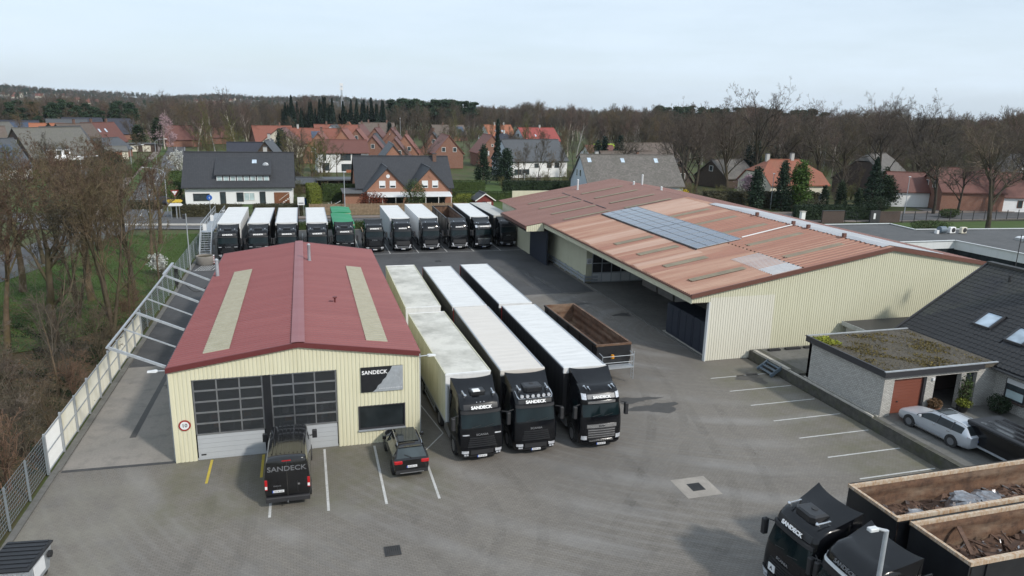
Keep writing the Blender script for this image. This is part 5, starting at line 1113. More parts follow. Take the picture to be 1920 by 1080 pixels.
CAB = {
 'scania': [(.34,1.14,.10),(.48,1.20,.03),(.95,1.24,0.0),(1.45,1.245,.03),(1.95,1.235,.10),(2.72,1.18,.34),(2.92,1.165,.36),(3.12,1.14,.43),(3.34,1.10,.62),(3.46,1.03,.95),(3.50,.95,1.45)],
 'volvo': [(.34,1.14,.10),(.50,1.20,.03),(.95,1.24,0.0),(1.45,1.245,.03),(1.9,1.235,.09),(2.62,1.18,.30),(2.85,1.17,.33),(3.25,1.13,.45),(3.52,1.07,.70),(3.62,1.0,1.0),(3.66,.95,1.45)],
 'daf': [(.34,1.14,.10),(.50,1.20,.03),(.95,1.24,0.0),(1.45,1.245,.02),(1.95,1.235,.08),(2.66,1.19,.28),(2.86,1.18,.26),(3.16,1.14,.42),(3.38,1.08,.62),(3.50,1.02,.95),(3.54,.95,1.45)]}
def cab_fn(kind):
    T = CAB[kind]; zs = [t[0] for t in T]; hw = [t[1] for t in T]; yf = [t[2] for t in T]
    def at(z): return float(np.interp(z, zs, hw)), float(np.interp(z, zs, yf))
    def F(u, z, o=0.0):
        """front surface at lateral u (metres), height z, offset outward"""
        h, y = at(z); a = min(abs(u), h); r = .30; yy = y+.07*(a/h)**2
        if a > h-r: yy += r-math.sqrt(max(0, r*r-(a-(h-r))**2))
        return (u, yy-o, z)
    return at, F
def patch(F, u0, u1, z0, z1, o, nu=8, nz=3, back=.05, skew=0.0):
    m = MB(); m.grid(lambda a, b: F(u0+(u1-u0)*a+skew*(b-.5), z0+(z1-z0)*b, o), nu, nz); 
    n = len(m.v); rim = [(i,0) for i in range(nu+1)]+[(nu,j) for j in range(1,nz+1)]+[(i,nz) for i in range(nu-1,-1,-1)]+[(0,j) for j in range(nz-1,0,-1)]
    A = [m.v[i*(nz+1)+j] for i,j in rim]; B = [(p[0],p[1]+back+o,p[2]) for p in A]; m.loft([B,A]); return m
def plate(root, y, z, txt='OS SA 10', face=-1, w=.52):
    m = MB(); m.box(-w/2,w/2,-.012,.012,-.056,.056); o = m.build('number_plate', 'plate_white', root, loc=(0,y,z))
    m = MB(); m.box(-w/2,-w/2+.045,-.016,.013,-.056,.056) if face < 0 else m.box(w/2-.045,w/2,-.013,.016,-.056,.056); m.build('plate_band', 'plate_blue', o)
    put_text('plate_characters', txt, .088, 'plate_text', o, (.02,-.014,0) if face < 0 else (-.02,.014,0), (R(90),0,0 if face < 0 else R(180))); return o
def tractor(name, label, kind='scania', text='SANDECK', opt=(), axles=(1.38,5.05), rear_len=6.05, group='black tractor units', ptxt='OS SA 10'):
    t = thing(name, label, 'truck', (0,0,0), 0, group); at, F = cab_fn(kind); yb = 2.25; T = CAB[kind]
    m = MB(); rings = []; us = [-1,-.97,-.92,-.85,-.72,-.4,0,.4,.72,.85,.92,.97,1]
    zz = sorted(set([q[0] for q in T]+[1.2,1.7,2.2,2.5]))
    for z in zz:
        h, y = at(z); g = [F(u*h, z) for u in us]; bk = yb-(.0 if z < 3 else 0)
        g += [(h,max(y+.9,1.2),z),(h,bk,z),(-h,bk,z),(-h,max(y+.9,1.2),z)]; rings.append(g)
    m.loft(rings, cap0=True, cap1=True); m.build('cab', 'black_paint', t, smooth='angle', weld=True)
    # roof deflector: a dished wing rising to the trailer height
    zt = T[-1][0]; m = MB(); zd = 3.93 if kind != 'daf' else 3.97
    def dn(a, b):
        u = (a-.5)*2; y = .95+b*1.45; h = .98+.20*b; z = zt-.06+(zd-zt+.06)*(b**1.25)-.10*(1-b)*abs(u)**3+.07*b*abs(u)**4; return (u*h, y-.16*b*(1-abs(u)**2), z)
    m.grid(dn, 14, 7); A = [dn(i/14,1) for i in range(15)]; m.loft([A,[(x,2.25,zt-.4) for x,y,z in A]], closed=False)
    for a in (0,1): q = [dn(a,j/7) for j in range(8)]; m.face([(q[0][0],q[0][1],zt-.25)]+q+[(q[-1][0],q[-1][1],zt-.4)])
    m.build('roof_deflector', 'black_paint', t, smooth='angle')
    for s in (-1,1):
        m = MB(); m.loft([[(s*1.245,2.26,.95),(s*1.245,2.26,3.3),(s*1.22,2.85,3.35),(s*1.22,2.85,1.05)],[(s*1.20,2.26,.95),(s*1.20,2.26,3.3),(s*1.18,2.85,3.35),(s*1.18,2.85,1.05)]], cap0=True, cap1=True); m.build('side_fairing', 'black_paint', t)
        m = MB(); m.loft([[(s*(at(z)[0]+.012),y,z) for y,z in ((.55,1.98),(1.38,1.98),(1.38,2.62),(.72,2.62))],[(s*(at(z)[0]-.03),y,z) for y,z in ((.55,1.98),(1.38,1.98),(1.38,2.62),(.72,2.62))]], cap0=True); m.build('side_window', 'glass_truck', t)
        m = MB(); m.bbox(s*1.50-.10,s*1.50+.10,.18,.42,1.92,2.58,.03); mr = m.build('mirror', 'dark_plastic', t); m = MB(); m.box(s*1.50-.08,s*1.50+.08,.42,.43,1.97,2.53); m.build('mirror_glass', 'glass_sky', mr); m = MB(); m.cyl((s*1.18,.45,2.62),(s*1.5,.3,2.6),.025,.025,6); m.build('mirror_arm', 'dark_plastic', mr)
        m = MB(); m.box(s*1.18-.07,s*1.18+.07,.75,1.0,.42,.50); m.box(s*1.2-.07,s*1.2+.07,.78,1.02,.75,.82); m.build('step', 'dark_plastic', t)
        m = MB(); n=10; rr=.58; prev=None; rg=[]
        for k in range(n+1): a = math.pi*k/n; rg.append([(s*.90,axles[0]+rr*math.cos(a),.52+rr*math.sin(a)),(s*1.25,axles[0]+rr*math.cos(a),.52+rr*math.sin(a)),(s*1.25,axles[0]+(rr+.05)*math.cos(a),.52+(rr+.05)*math.sin(a)),(s*.90,axles[0]+(rr+.05)*math.cos(a),.52+(rr+.05)*math.sin(a))])
        m.loft(rg, cap0=True, cap1=True); m.build('wheel_arch', 'dark_plastic', t)
    m = MB(); m.box(-1.15,1.15,.35,2.2,.55,.62); m.build('cab_floor', 'chassis_black', t)
    P = lambda nm, mat, *a, **k: patch(F, *a, **k).build(nm, mat, t, smooth='angle')
    wz0, wz1 = {'scania':(1.98,2.70),'volvo':(1.93,2.60),'daf':(1.98,2.63)}[kind]
    P('windscreen', 'glass_truck', -1.06, 1.06, wz0, wz1, .012, 12, 4)
    m = MB(); 
    for s in (-.55,.15): m.bar(F(s,wz0+.02,.03), F(s+.5,wz0+.13,.035), .025, .02)
    m.build('wiper', 'dark_plastic', t)
    if kind == 'scania':
        P('sun_visor', 'dark_plastic', -1.08, 1.08, 2.70, 2.84, .10, 10, 2, .1); P('sign_panel', 'black_satin', -.92, .92, 2.90, 3.16, .02, 8, 2)
        put_text('lettering', text, .22, 'white_letters', t, F(0,3.03,.12), (R(72),0,0), .045, 1.12)
        put_text('maker_lettering', 'SCANIA', .155, 'grey_letters', t, F(0,1.62,.03), (R(88),0,0), .012, 1.2)
        for k in range(5): P('grille_slat', 'black_satin', -.78+.03*k, .78-.03*k, .95+.115*k, 1.02+.115*k, .035, 6, 1)
        P('lower_grille', 'dark_plastic', -.62, .62, .52, .80, .02, 6, 2)
        P('bumper', 'black_paint', -1.10, 1.10, .80, .88, .045, 12, 1); P('bumper_lip', 'dark_plastic', -1.0, 1.0, .36, .46, .03, 10, 1)
        for s in (-1,1):
            a, b = (.72,1.08) if s > 0 else (-1.08,-.72)
            P('headlight', 'lamp_glass', a, b, .60, .74, .03, 5, 2); P('fog_light', 'lamp_glass', a+(.05 if s>0 else .12), a+(.16 if s>0 else .23), .47, .55, .035, 2, 1); P('fog_light', 'lamp_glass', a+(.20 if s>0 else .26), a+(.31 if s>0 else .34), .47, .55, .035, 2, 1)
            if 'flat' not in opt: P('upper_lamp', 'lamp_glass', a*.96, b*.96, 1.60, 1.65, .022, 5, 1, skew=.0)
    elif kind == 'volvo':
        if 'smooth' in opt: P('silver_band', 'fascia_zinc', -1.1, 1.1, 2.88, 2.98, .05, 12, 1, .06); put_text('lettering', 'SANDECK', .20, 'dark_letters', t, F(0,3.16,.07), (R(60),0,0), .01, 1.12)
        P('sun_visor', 'black_satin', -1.08, 1.08, 2.60, 2.86, .05, 10, 2, .06); put_text('lettering', text, .20, 'white_letters', t, F(0,3.02,.09), (R(74),0,0), .045, 1.12)
        P('grille_mesh', 'dark_plastic', -.86, .86, .92, 1.42, .015, 8, 3); m = MB(); m.bar(F(-.8,1.75,.03),F(.8,1.45,.03),.05,.03); m.build('badge_bar', 'black_satin', t)
        for k in range(3): P('grille_slat', 'grey_letters', -.66, .66, .50+.12*k, .55+.12*k, .03, 6, 1)
        for s in (-1,1):
            P('headlight', 'lamp_glass', s*.86-.09, s*.86+.09, .52, .98, .03, 3, 5, skew=s*.18)
            P('corner_lamp', 'lamp_glass', s*1.02-.07, s*1.02+.07, .52, .62, .035, 2, 1)
            if 'smooth' not in opt: m = MB(); m.bar((s*.68,.60,3.62),(s*.66,1.05,3.72),.05,.05); m.build('horn', 'chrome', t)
            P('side_lamp', 'lamp_glass', s*1.06-.03, s*1.06+.03, 3.0, 3.12, .02, 2, 1)
    else:
        P('chrome_visor', 'chrome', -.80, .80, 2.70, 2.84, .09, 8, 2, .1); P('sign_panel', 'dark_letters', -.80, .80, 2.94, 3.16, .02, 8, 2); put_text('lettering', text, .20, 'white_letters', t, F(0,3.05,.11), (R(72),0,0), .045, 1.12)
        P('grille_header', 'chrome', -.86, .86, 1.36, 1.56, .03, 8, 2); put_text('maker_lettering', 'DAF', .13, 'plate_text', t, F(0,1.46,.05), (R(90),0,0), .012, 1.4)
        P('grille_back', 'dark_plastic', -.80, .80, .74, 1.33, .012, 8, 3)
        for k in range(4): P('grille_slat', 'chrome', -.78, .78, .80+.135*k, .855+.135*k, .035, 8, 1)
        P('bumper', 'black_paint', -1.08, 1.08, .44, .56, .05, 12, 1)
        P('chrome_lip', 'chrome', -.7, .7, .58, .63, .05, 8, 1)
        for s in (-1,1):
            a, b = (.84,1.14) if s > 0 else (-1.14,-.84); P('headlight', 'lamp_glass', a, b, .68, .90, .03, 5, 3); P('upper_lamp', 'lamp_glass', s*.97-.12, s*.97+.12, 2.92, 3.20, .03, 4, 3)
            for q in (0,.22): m = MB(); m.lathe([(0,.022),(.18,.03),(.36,.05),(.40,.075)], 8, 'y', (s*(.62+q*.9),.45+q*.3,3.42+q*.2)); m.build('horn', 'chrome', t)
    plate(t, F(0,.42)[1]-.06, .42, ptxt)
    if 'hatch' in opt: m = MB(); m.bbox(-.42,.42,1.0,1.6,3.46,3.66,.06); m.build('roof_hatch', 'black_satin', t)
    if 'ac' in opt: m = MB(); m.loft([[(x,y,z) for x,y in ((-.52,.85),(-.36,.72),(.36,.72),(.52,.85),(.5,1.5),(-.5,1.5))] for z in (3.40,3.64)]+[[(x*.8,1.12+(y-1.12)*.8,3.70) for x,y in ((-.52,.85),(-.36,.72),(.36,.72),(.52,.85),(.5,1.5),(-.5,1.5))]], cap1=True); a_ = m.build('roof_cooler', 'black_satin', t); m = MB(); m.lathe([(0,.13),(.03,.12)], 12, 'z', (0,1.25,3.70)); m.build('fan', 'dark_plastic', a_)
    if 'horns' in opt:
        for s in (-1,1): m = MB(); m.cyl((s*.80,1.25,3.62),(s*.78,.72,3.58),.035,.035,8); m.lathe([(-.05,.035),(.02,.085)], 10, 'y', (s*.775,.70,3.58)); m.cyl((s*.80,1.25,3.45),(s*.80,1.25,3.64),.05,.05,8); m.cyl((s*.785,.85,3.40),(s*.785,.85,3.6),.03,.03,6); m.build('horn', 'chrome', t)
    if 'bar' in opt:
        m = MB(); pts = [F(-.98,3.42,.0),F(-.98,3.30,.16),F(-.9,3.20,.20),F(.9,3.20,.20),F(.98,3.30,.16),F(.98,3.42,.0)]; m.tube(pts, .028, 7); m.build('lamp_bar', 'chrome', t)
        for k in range(6): c = F(-.75+.3*k,3.34,.26); m = MB(); m.lathe([(-.04,.105),(.03,.10),(.10,.05)], 14, 'y', c); b_ = m.build('spot_lamp', 'chrome', t); m = MB(); m.lathe([(-.055,.092),(-.042,.092)], 14, 'y', c); m.build('spot_glass', 'lamp_glass', b_)
    if 'dots' in opt:
        m = MB()
        for k in range(3): c = F(-.2+.2*k,3.24,.02); m.lathe([(-.02,.025),(.02,.025)], 6, 'y', c)
        m.build('marker_lamps', 'lamp_glass', t)
    if 'beacons' in opt:
        for s in (-1,1): m = MB(); m.lathe([(0,.07),(.05,.07),(.07,.055),(.15,.05),(.17,.02)], 10, 'z', (s*.8,.75,3.42)); m.build('beacon', 'chrome', t)
    if 'topplate' in opt: m = MB(); m.bbox(-.3,.1,.9,1.25,3.66,3.72,.02); m.build('white_box', 'plate_white', t)
    if 'warn' in opt: m = MB(); m.box(-.62,-.25,-.06,-.03,.95,1.25); o_ = m.build('warning_plate', 'plate_white', t); put_text('plate_characters', 'A', .2, 'plate_text', o_, (-.435,-.066,1.10), (R(90),0,0), .02)
    # chassis
    L = rear_len
    for s in (-1,1): m = MB(); m.box(s*.42-.05,s*.42+.05,.5,L,.72,.98); m.build('frame_rail', 'chassis_black', t)
    m = MB(); m.box(-.45,.45,2.9,3.0,.72,.96); m.box(-.45,.45,4.1,4.2,.72,.96); m.box(-.45,.45,L-.1,L,.72,.96); m.build('cross_member', 'chassis_black', t)
    for s in (-1,1): m = MB(); m.bbox(s*.85-.32,s*.85+.32,2.55,3.95,.38,.98,.08); m.build('fuel_tank', 'dark_plastic' if s > 0 else 'alloy', t)
    m = MB(); m.box(-.5,.5,4.55,5.35,1.02,1.14); m.build('fifth_wheel', 'chassis_black', t)
    for k, y in enumerate(axles):
        for s in (-1,1):
            wheel_parts(t, s*(1.08 if k == 0 else .94), y, .51, .32 if k == 0 else .56, mat='alloy')
            if k: m = MB(); m.box(s*.95-.32,s*.95+.32,y-.5,y+.5,1.06,1.10); m.box(s*.95-.32,s*.95+.32,y+.5,y+.56,.6,1.10); m.build('mudguard', 'dark_plastic', t)
        m = MB(); m.cyl((-1.0,y,.51),(1.0,y,.51),.07,.07,8); m.build('axle', 'chassis_black', t)
    return t
# ------------------------------------------------------------------ semi-trailers: front wall at y=0
def running_gear(t, L, ax=(8.4,9.7,11.0), legs=2.6):
    for s in (-1,1): m = MB(); m.box(s*.48-.06,s*.48+.06,.3,L-.1,.92,1.14); m.build('frame_rail', 'chassis_black', t)
    for y in ax:
        for s in (-1,1): wheel_parts(t, s*1.02, y, .51, .40, mat='galvanised')
        m = MB(); m.cyl((-1,y,.51),(1,y,.51),.075,.075,8); m.build('axle', 'chassis_black', t)
    for s in (-1,1):
        m = MB(); m.box(s*.75-.06,s*.75+.06,legs,legs+.14,.12,1.0); m.box(s*.75-.14,s*.75+.14,legs-.06,legs+.2,.02,.12); m.build('landing_leg', 'galvanised', t)
        m = MB(); m.box(s*1.2-.02,s*1.2+.02,legs+.6,ax[0]-.75,.45,.58); m.box(s*1.2-.02,s*1.2+.02,legs+.6,ax[0]-.75,.75,.88); m.box(s*1.2-.02,s*1.2+.03,legs+.8,legs+.86,.45,1.1); m.box(s*1.2-.02,s*1.2+.03,ax[0]-1.0,ax[0]-.94,.45,1.1); m.build('side_guard', 'galvanised', t)
        m = MB(); m.box(s*1.02-.22,s*1.02+.22,ax[0]-.6,ax[-1]+.6,1.06,1.10); m.build('mudguard', 'dark_plastic', t)
        m = MB(); m.box(s*.9-.25,s*.9+.25,L-.12,L+.0,.62,.78); m.build('tail_lamp', 'red_lamp', t)
    m = MB(); m.box(-1.2,1.2,L-.18,L-.06,.42,.56); m.build('underrun_bar', 'galvanised', t)
def curtain_trailer(label, roof='tarp_white', side='curtain_black', L=13.6, H=4.0, group='curtain trailers', header=True, roof_rough=.012, grp=None):
    t = thing('semi_trailer', label, 'trailer', (0,0,0), 0, group); w = 1.275; z0 = 1.14; rr = random.Random(len(label)*7+3)
    running_gear(t, L)
    m = MB(); m.box(-w,w,0,L,z0,z0+.10); m.build('floor', 'chassis_black', t)
    nb = 22
    def rf(a, b):
        x = (a-.5)*2*w; y = b*L; k = b*nb; sag = .045*(1-abs(math.cos(math.pi*k)))*(1-abs(2*a-1)**4); return (x, y, H-.01-sag+rr.uniform(-roof_rough,roof_rough)*(1-abs(2*a-1)))
    m = MB(); m.grid(rf, 8, nb*3)
    m.build('roof', roof, t, smooth=True)
    for s in (-1,1):
        m = MB(); m.grid(lambda a, b: (s*(w+.006+.012*math.sin(a*L*9)*math.sin(b*math.pi)), a*L, z0-.12+b*(H-.08-z0+.12)), 110, 4); m.build('side_curtain', side, t, smooth=True)
        m = MB(); m.bar((s*(w-.02),0,H-.045),(s*(w-.02),L,H-.045),.09,.10); m.build('cant_rail', 'alloy' if side == 'curtain_black' else 'trim_white', t)
    m = MB(); m.box(-w,w,-.03,.03,z0,H-.06); m.build('front_wall', side, t)
    m = MB(); m.box(-w-.012,w+.012,-.055,.10,H-.30 if header else H-.12,H+.012); hd = m.build('header', roof if header else side, t)
    m = MB()
    if header:
        for k in range(11): m.lathe([(-.02,.022),(.0,.022)], 6, 'y', (-1.1+.22*k,-.06,H-.24))
        m.build('eyelets', 'iron', hd)
    for s in (-1,1): m = MB(); m.box(min(0,s*w)+.01*(s>0),max(0,s*w)-.01*(s<0),L-.03,L+.03,z0,H-.03); dd = m.build('rear_door', 'box_white', t); m = MB(); m.cyl((s*.3,L+.05,z0+.05),(s*.3,L+.05,H-.1),.02,.02,6); m.build('lock_rod', 'galvanised', dd)
    for s in (-1,1): m = MB(); m.box(s*(w-.01)-.04,s*(w-.01)+.04,L-.10,L+.05,z0,H-.02); m.build('rear_pillar', 'red_paint', t)
    return t
def box_trailer(label, wall='box_cream', roof='box_dirty', L=12.2, H=4.0, group='box trailers', fridge=False, chassis=True, z0=1.2, ribs=0):
    t = thing('box_trailer', label, 'trailer', (0,0,0), 0, group); w = 1.27; rr = random.Random(len(label))
    if chassis: running_gear(t, L, (L-5.0,L-3.7,L-2.4))
    m = MB(); m.grid(lambda a, b: ((a-.5)*2*w, b*L, H-.02+.015*math.sin(b*L*2.1)*math.sin(a*math.pi)), 8, 40); m.build('roof', roof, t, smooth=True)
    for s in (-1,1):
        m = MB(); m.box(s*w-.02,s*w+.02,.02,L-.02,z0,H-.04); o = m.build('side_panel', wall, t)
        m = MB(); m.box(s*w-.03,s*w+.035,0,L,H-.09,H+.015); m.build('top_rail', 'box_white' if wall != 'box_cream' else wall, o); m = MB(); m.box(s*w-.03,s*w+.035,0,L,z0-.06,z0+.08); m.build('bottom_rail', 'galvanised', o)
        if ribs:
            m = MB()
            for k in range(ribs): m.box(s*(w+.03)-.012,s*(w+.03)+.012,.3+k*(L-.5)/ribs,.42+k*(L-.5)/ribs,z0+.1,H-.1)
            m.build('ribs', wall, o)
    m = MB(); m.box(-w,w,-.03,.03,z0,H-.02); m.build('front_wall', wall if wall != 'box_cream' else 'box_white', t)
    m = MB(); m.box(-w-.02,w+.02,-.05,.06,H-.10,H+.015); m.build('front_rail', 'box_white', t)
    m = MB(); m.box(-w-.02,w+.02,L-.06,L+.03,H-.10,H+.012); m.build('rear_rail', 'box_white', t)
    for s in (-1,1): m = MB(); m.box(min(0,s*w)+.01*(s>0),max(0,s*w)-.01*(s<0),L-.03,L+.03,z0,H-.1); dd = m.build('rear_door', wall, t); m = MB(); m.cyl((s*.3,L+.05,z0+.05),(s*.3,L+.05,H-.2),.02,.02,6); m.build('lock_rod', 'galvanised', dd)
    m = MB(); m.box(-w,w,.02,L-.02,z0-.06,z0+.04); m.build('floor', 'chassis_black', t)
    if fridge: m = MB(); m.bbox(-.85,.85,-.42,-.03,2.3,3.75,.06); u = m.build('cooling_unit', 'box_white', t); m = MB(); m.box(-.6,.6,-.445,-.42,3.0,3.55); m.build('unit_grille', 'dark_plastic', u)
    return t
def tipper_trailer(label, L=9.6, H=2.75, z0=1.15, body='black_satin', inner='rust', rim='rust_rim', group='tipper trailers', deck=True, cover=None, gear=True, beacon=True, W=2.54):
    t = thing('tipper_trailer', label, 'trailer', (0,0,0), 0, group); w = W/2; b = w-.16
    if gear: running_gear(t, L, (L-4.4,L-3.1,L-1.8), 2.2)
    ni = 10
    def side(s, off, flip):
        m = MB()
        def fn(a, v):
            q = v; x = b+(w-b)*min(1, q/.28) if q < .28 else w; return (s*(x-off-(.045*(.5-.5*math.cos(q*6*math.pi)) if off else 0)), .12+off+a*(L-.2-2*off), z0+(off*1.0)+q*(H-z0-off))
        m.grid(fn, 12, 24 if off else 6); return m
    for s in (-1,1):
        o = side(s, 0, 0).build('side_wall', body, t); side(s, .07, 1).build('inner_side', inner, o)
        m = MB(); m.box(s*(w-.03)-.09,s*(w-.03)+.07,.0,L,H-.13,H+.03); m.build('top_rail', rim, t)
        for k in range(5): m = MB(); yy = .8+k*(L-1.4)/4; m.box(s*(w+.02)-.03,s*(w+.02)+.03,yy-.06,yy+.06,z0+.5,H-.13); m.build('rib', body, t)
    m = MB(); m.face([(-b+.05,.15,z0+.07),(b-.05,.15,z0+.07),(b-.05,L-.1,z0+.07),(-b+.05,L-.1,z0+.07)]); m.box(-b,b,.1,L-.1,z0-.05,z0+.05); m.build('floor', inner, t)
    for y, nm in ((.0,'front_wall'),(L-.08,'tailgate')):
        m = MB(); q = [(-b,z0),(b,z0),(w,z0+.28*(H-z0)),(w,H),(-w,H),(-w,z0+.28*(H-z0))]; m.loft([[(x,y,z) for x,z in q],[(x,y+.08,z) for x,z in q]], cap0=True, cap1=True); o = m.build(nm, body, t)
        yy = y+.09 if y == 0 else y-.01; m = MB(); m.face([(x*.95,yy,z if z < H else H-.02) for x,z in (q if y else q[::-1])]); m.build('inner_face', inner, o)
        m = MB(); m.box(-w,w,y-.02,y+.1,H-.1,H+.028); m.build('end_rail', rim, t)
    m = MB(); m.cyl((-w-.04,.05,H-.02),(-w-.04,L-.05,H-.02),.065,.065,10); m.build('tarp_roll', 'tarp_grey' if rim == 'tarp_grey' else 'rubber', t)
    if deck:
        m = MB(); m.box(-1.2,1.2,-.75,-.08,z0+.05,z0+.13); m.build('platform', 'galvanised', t)
        m = MB()
        for s in (-1,1): m.tube([(s*1.15,-.72,z0+.13),(s*1.15,-.72,z0+1.0),(s*1.15,-.15,z0+1.05)], .025, 6)
        for zz in (.5,.95): m.cyl((-1.15,-.72,z0+zz),(1.15,-.72,z0+zz),.022,.022,6)
        m.build('guard_rail', 'galvanised', t)
        m = MB()
        for s in (.0,.35): m.cyl((1.2,-.72+s,.35),(1.2,-.72+s,z0+1.2),.022,.022,6)
        for k in range(5): m.cyl((1.2,-.72,.45+k*.28),(1.2,-.37,.45+k*.28),.018,.018,6)
        m.build('ladder', 'galvanised', t)
        if beacon: m = MB(); m.lathe([(0,.12),(.12,.13),(.25,.1)], 10, 'z', (-.2,-.25,z0+.65)); m.build('yellow_bag', 'amber', t)
    if cover:
        def cf(a, v): x = (a-.5)*2*(w+.04); return (x, v*L, H+.10+.10*math.sin(a*math.pi)+.05*math.sin(v*14+a*4)-.0)
        m = MB(); m.grid(cf, 10, 30)
        for s in (0,1): m.grid(lambda a, v: (cf(s,a)[0]*(1+.015*math.sin(a*40)), cf(s,a)[1], cf(s,a)[2]-.55*v), 30, 3)
        m.loft([[cf(i/10,0) for i in range(11)],[(cf(i/10,0)[0],-.02,H-.35) for i in range(11)]], closed=False); m.build('cover', cover, t, smooth='angle')
    return t
# ---- front group
tA = tractor('truck_tractor', 'black tractor unit beside the workshop pulling the dirty cream box', 'scania', opt=('hatch','horns','topplate','dots'), ptxt='OS SA 101'); tA.location = (8.35,33.45,0); tA.rotation_euler.z = R(2)
tB = tractor('truck_tractor', 'black tractor unit with a row of six chrome spot lamps on its roof', 'scania', opt=('ac','bar','flat','horns'), ptxt='OS SA 102'); tB.location = (11.35,33.55,0)
tC = tractor('truck_tractor', 'black tractor unit with chrome grille and chrome visor in the front row', 'daf', ptxt='OS SA 103'); tC.location = (15.05,33.35,0); tC.rotation_euler.z = R(-1)
o = box_trailer('grimy cream box trailer next to the workshop wall', 'box_cream', 'box_dirty', L=12.2); o.location = (8.2,36.35,0); o.rotation_euler.z = R(1.5)
o = box_trailer('grimy cream box parked behind the other cream box', 'box_cream', 'box_dirty', L=14.3, ribs=18); o.location = (7.9,50.05,0); o.rotation_euler.z = R(-.6)
o = curtain_trailer('black curtain trailer with beige roof in the middle of the front row', 'tarp_beige', L=13.2); o.location = (11.3,36.2,0)
o = curtain_trailer('black curtain trailer with white roof behind the beige roofed one', 'tarp_white', L=13.7); o.location = (11.27,49.65,0)
o = curtain_trailer('black curtain trailer with white roof behind the chrome grilled truck', 'tarp_white', L=13.4); o.location = (14.9,35.85,0)
o = curtain_trailer('black curtain trailer with white roof farther back beside the yard lane', 'tarp_white', L=14.0); o.location = (14.82,49.75,0)
o = tipper_trailer('empty rusty tipper trailer parked without a truck near the hall bay', L=10.4, H=2.72, rim='rust'); o.location = (19.85,42.75,0); o.rotation_euler.z = R(1.5)
# ---- rear row
GR = 'black trucks parked in the rear row'
sc0 = tractor('truck_tractor', 'black truck at the stair end of the rear row', 'scania', opt=('hatch','horns'), group=GR, ptxt='OS SA 111'); sc0.location = (-8.95,88.3,0)
for x, y, lb in ((-5.55,88.1,'black truck in the rear row with a blue card behind its windscreen'),(-2.3,87.9,'third black truck from the steel stair in the rear row'),(1.2,87.7,'fourth black truck from the steel stair in the rear row'),(4.45,88.6,'black truck in front of the green covered tipper')):
    copy_tree(sc0, (x,y,0), 0, lb)
sc1 = tractor('truck_tractor', 'black tractor unit in the rear row standing without a trailer', 'scania', opt=('beacons','flat'), group=GR, ptxt='OS SA 116'); sc1.location = (8.2,90.3,0)
v0 = tractor('truck_tractor', 'black rear row truck in front of the grey white box', 'volvo', group=GR, ptxt='OS SA 117'); v0.location = (11.75,90.2,0)
v1 = tractor('truck_tractor', 'black rear row truck in front of the clean white box', 'volvo', 'SCHULT', group=GR, ptxt='OS SA 118'); v1.location = (15.4,90.3,0)
v2 = copy_tree(v0, (19.15,90.4,0), 0, 'black rear row truck in front of the rusty open tipper')
dfr = copy_tree(tC, (22.35,90.2,0), R(2), 'black rear row truck with chrome grille and chrome visor', GR)
sc2 = tractor('truck_tractor', 'black rear row truck closest to the hall wall', 'scania', '', opt=('flat','beacons'), group=GR, ptxt='OS SA 121'); sc2.location = (26.0,91.4,0); sc2.rotation_euler.z = R(2)
TG = 'trailers of the rear row'
bw = box_trailer('white box trailer nearest the steel stair in the rear row', 'box_white', 'tarp_white', L=14.2, group=TG); bw.location = (-8.95,91.2,0)
cw = curtain_trailer('white roofed curtain trailer second from the steel stair', 'tarp_white', group=TG, side='curtain_black'); cw.location = (-5.55,91.0,0); cw.rotation_euler.z = R(-.6)
copy_tree(cw, (-2.35,90.8,0), 0, 'white roofed curtain trailer third from the steel stair'); copy_tree(cw, (1.25,90.6,0), 0, 'white roofed curtain trailer beside the green cover')
o = tipper_trailer('tipper trailer under a wrinkled green cover in the rear row', L=9.2, H=3.45, body='green_side', cover='tarp_green', group=TG, deck=False); o.location = (4.55,91.6,0)
o = tipper_trailer('green covered drawbar trailer behind the green tipper', L=6.0, H=3.45, body='green_side', cover='tarp_green', group=TG, deck=False); o.location = (4.75,101.6,0)
o = box_trailer('grey white refrigerated box trailer in the rear row', 'box_grey', 'tarp_white', L=12.2, fridge=True, group=TG); o.location = (11.65,92.95,0)
o = box_trailer('clean white refrigerated box trailer in the rear row', 'box_white', 'tarp_white', L=13.4, fridge=True, group=TG); o.location = (15.4,92.95,0)
o = tipper_trailer('rusty open tipper trailer in the rear row', L=12.5, H=3.75, z0=1.2, rim='black_satin', group=TG, deck=False); o.location = (19.2,93.3,0); o.rotation_euler.z = R(-1)
copy_tree(cw, (22.3,92.8,0), R(-1.5), 'white roofed curtain trailer behind the chrome visor truck')
o = curtain_trailer('curtain trailer with stained grey roof beside the hall wall', 'tarp_grey', group=TG); o.location = (25.75,93.6,0); o.rotation_euler.z = R(1.2)
# hook frame left on the rear of the bare tractor
o = thing('skip_frame', 'rusty hook frame on the truck without a trailer', 'frame', (8.2,93.6,1.15)); m = MB()
for s in (-1,1): m.bar((s*.7,0,0),(s*.7,5.2,0),.12,.18); m.bar((s*.7,.2,0),(s*.7,1.3,1.1),.1,.1)
m.bar((-.7,1.3,1.1),(.7,1.3,1.1),.1,.1); m.build('rails', 'rust', o)
m = MB(); m.bar((-1.0,.6,.3),(-1.2,3.2,.9),.1,.5); m.build('hook_arm', 'wood_fence', o)
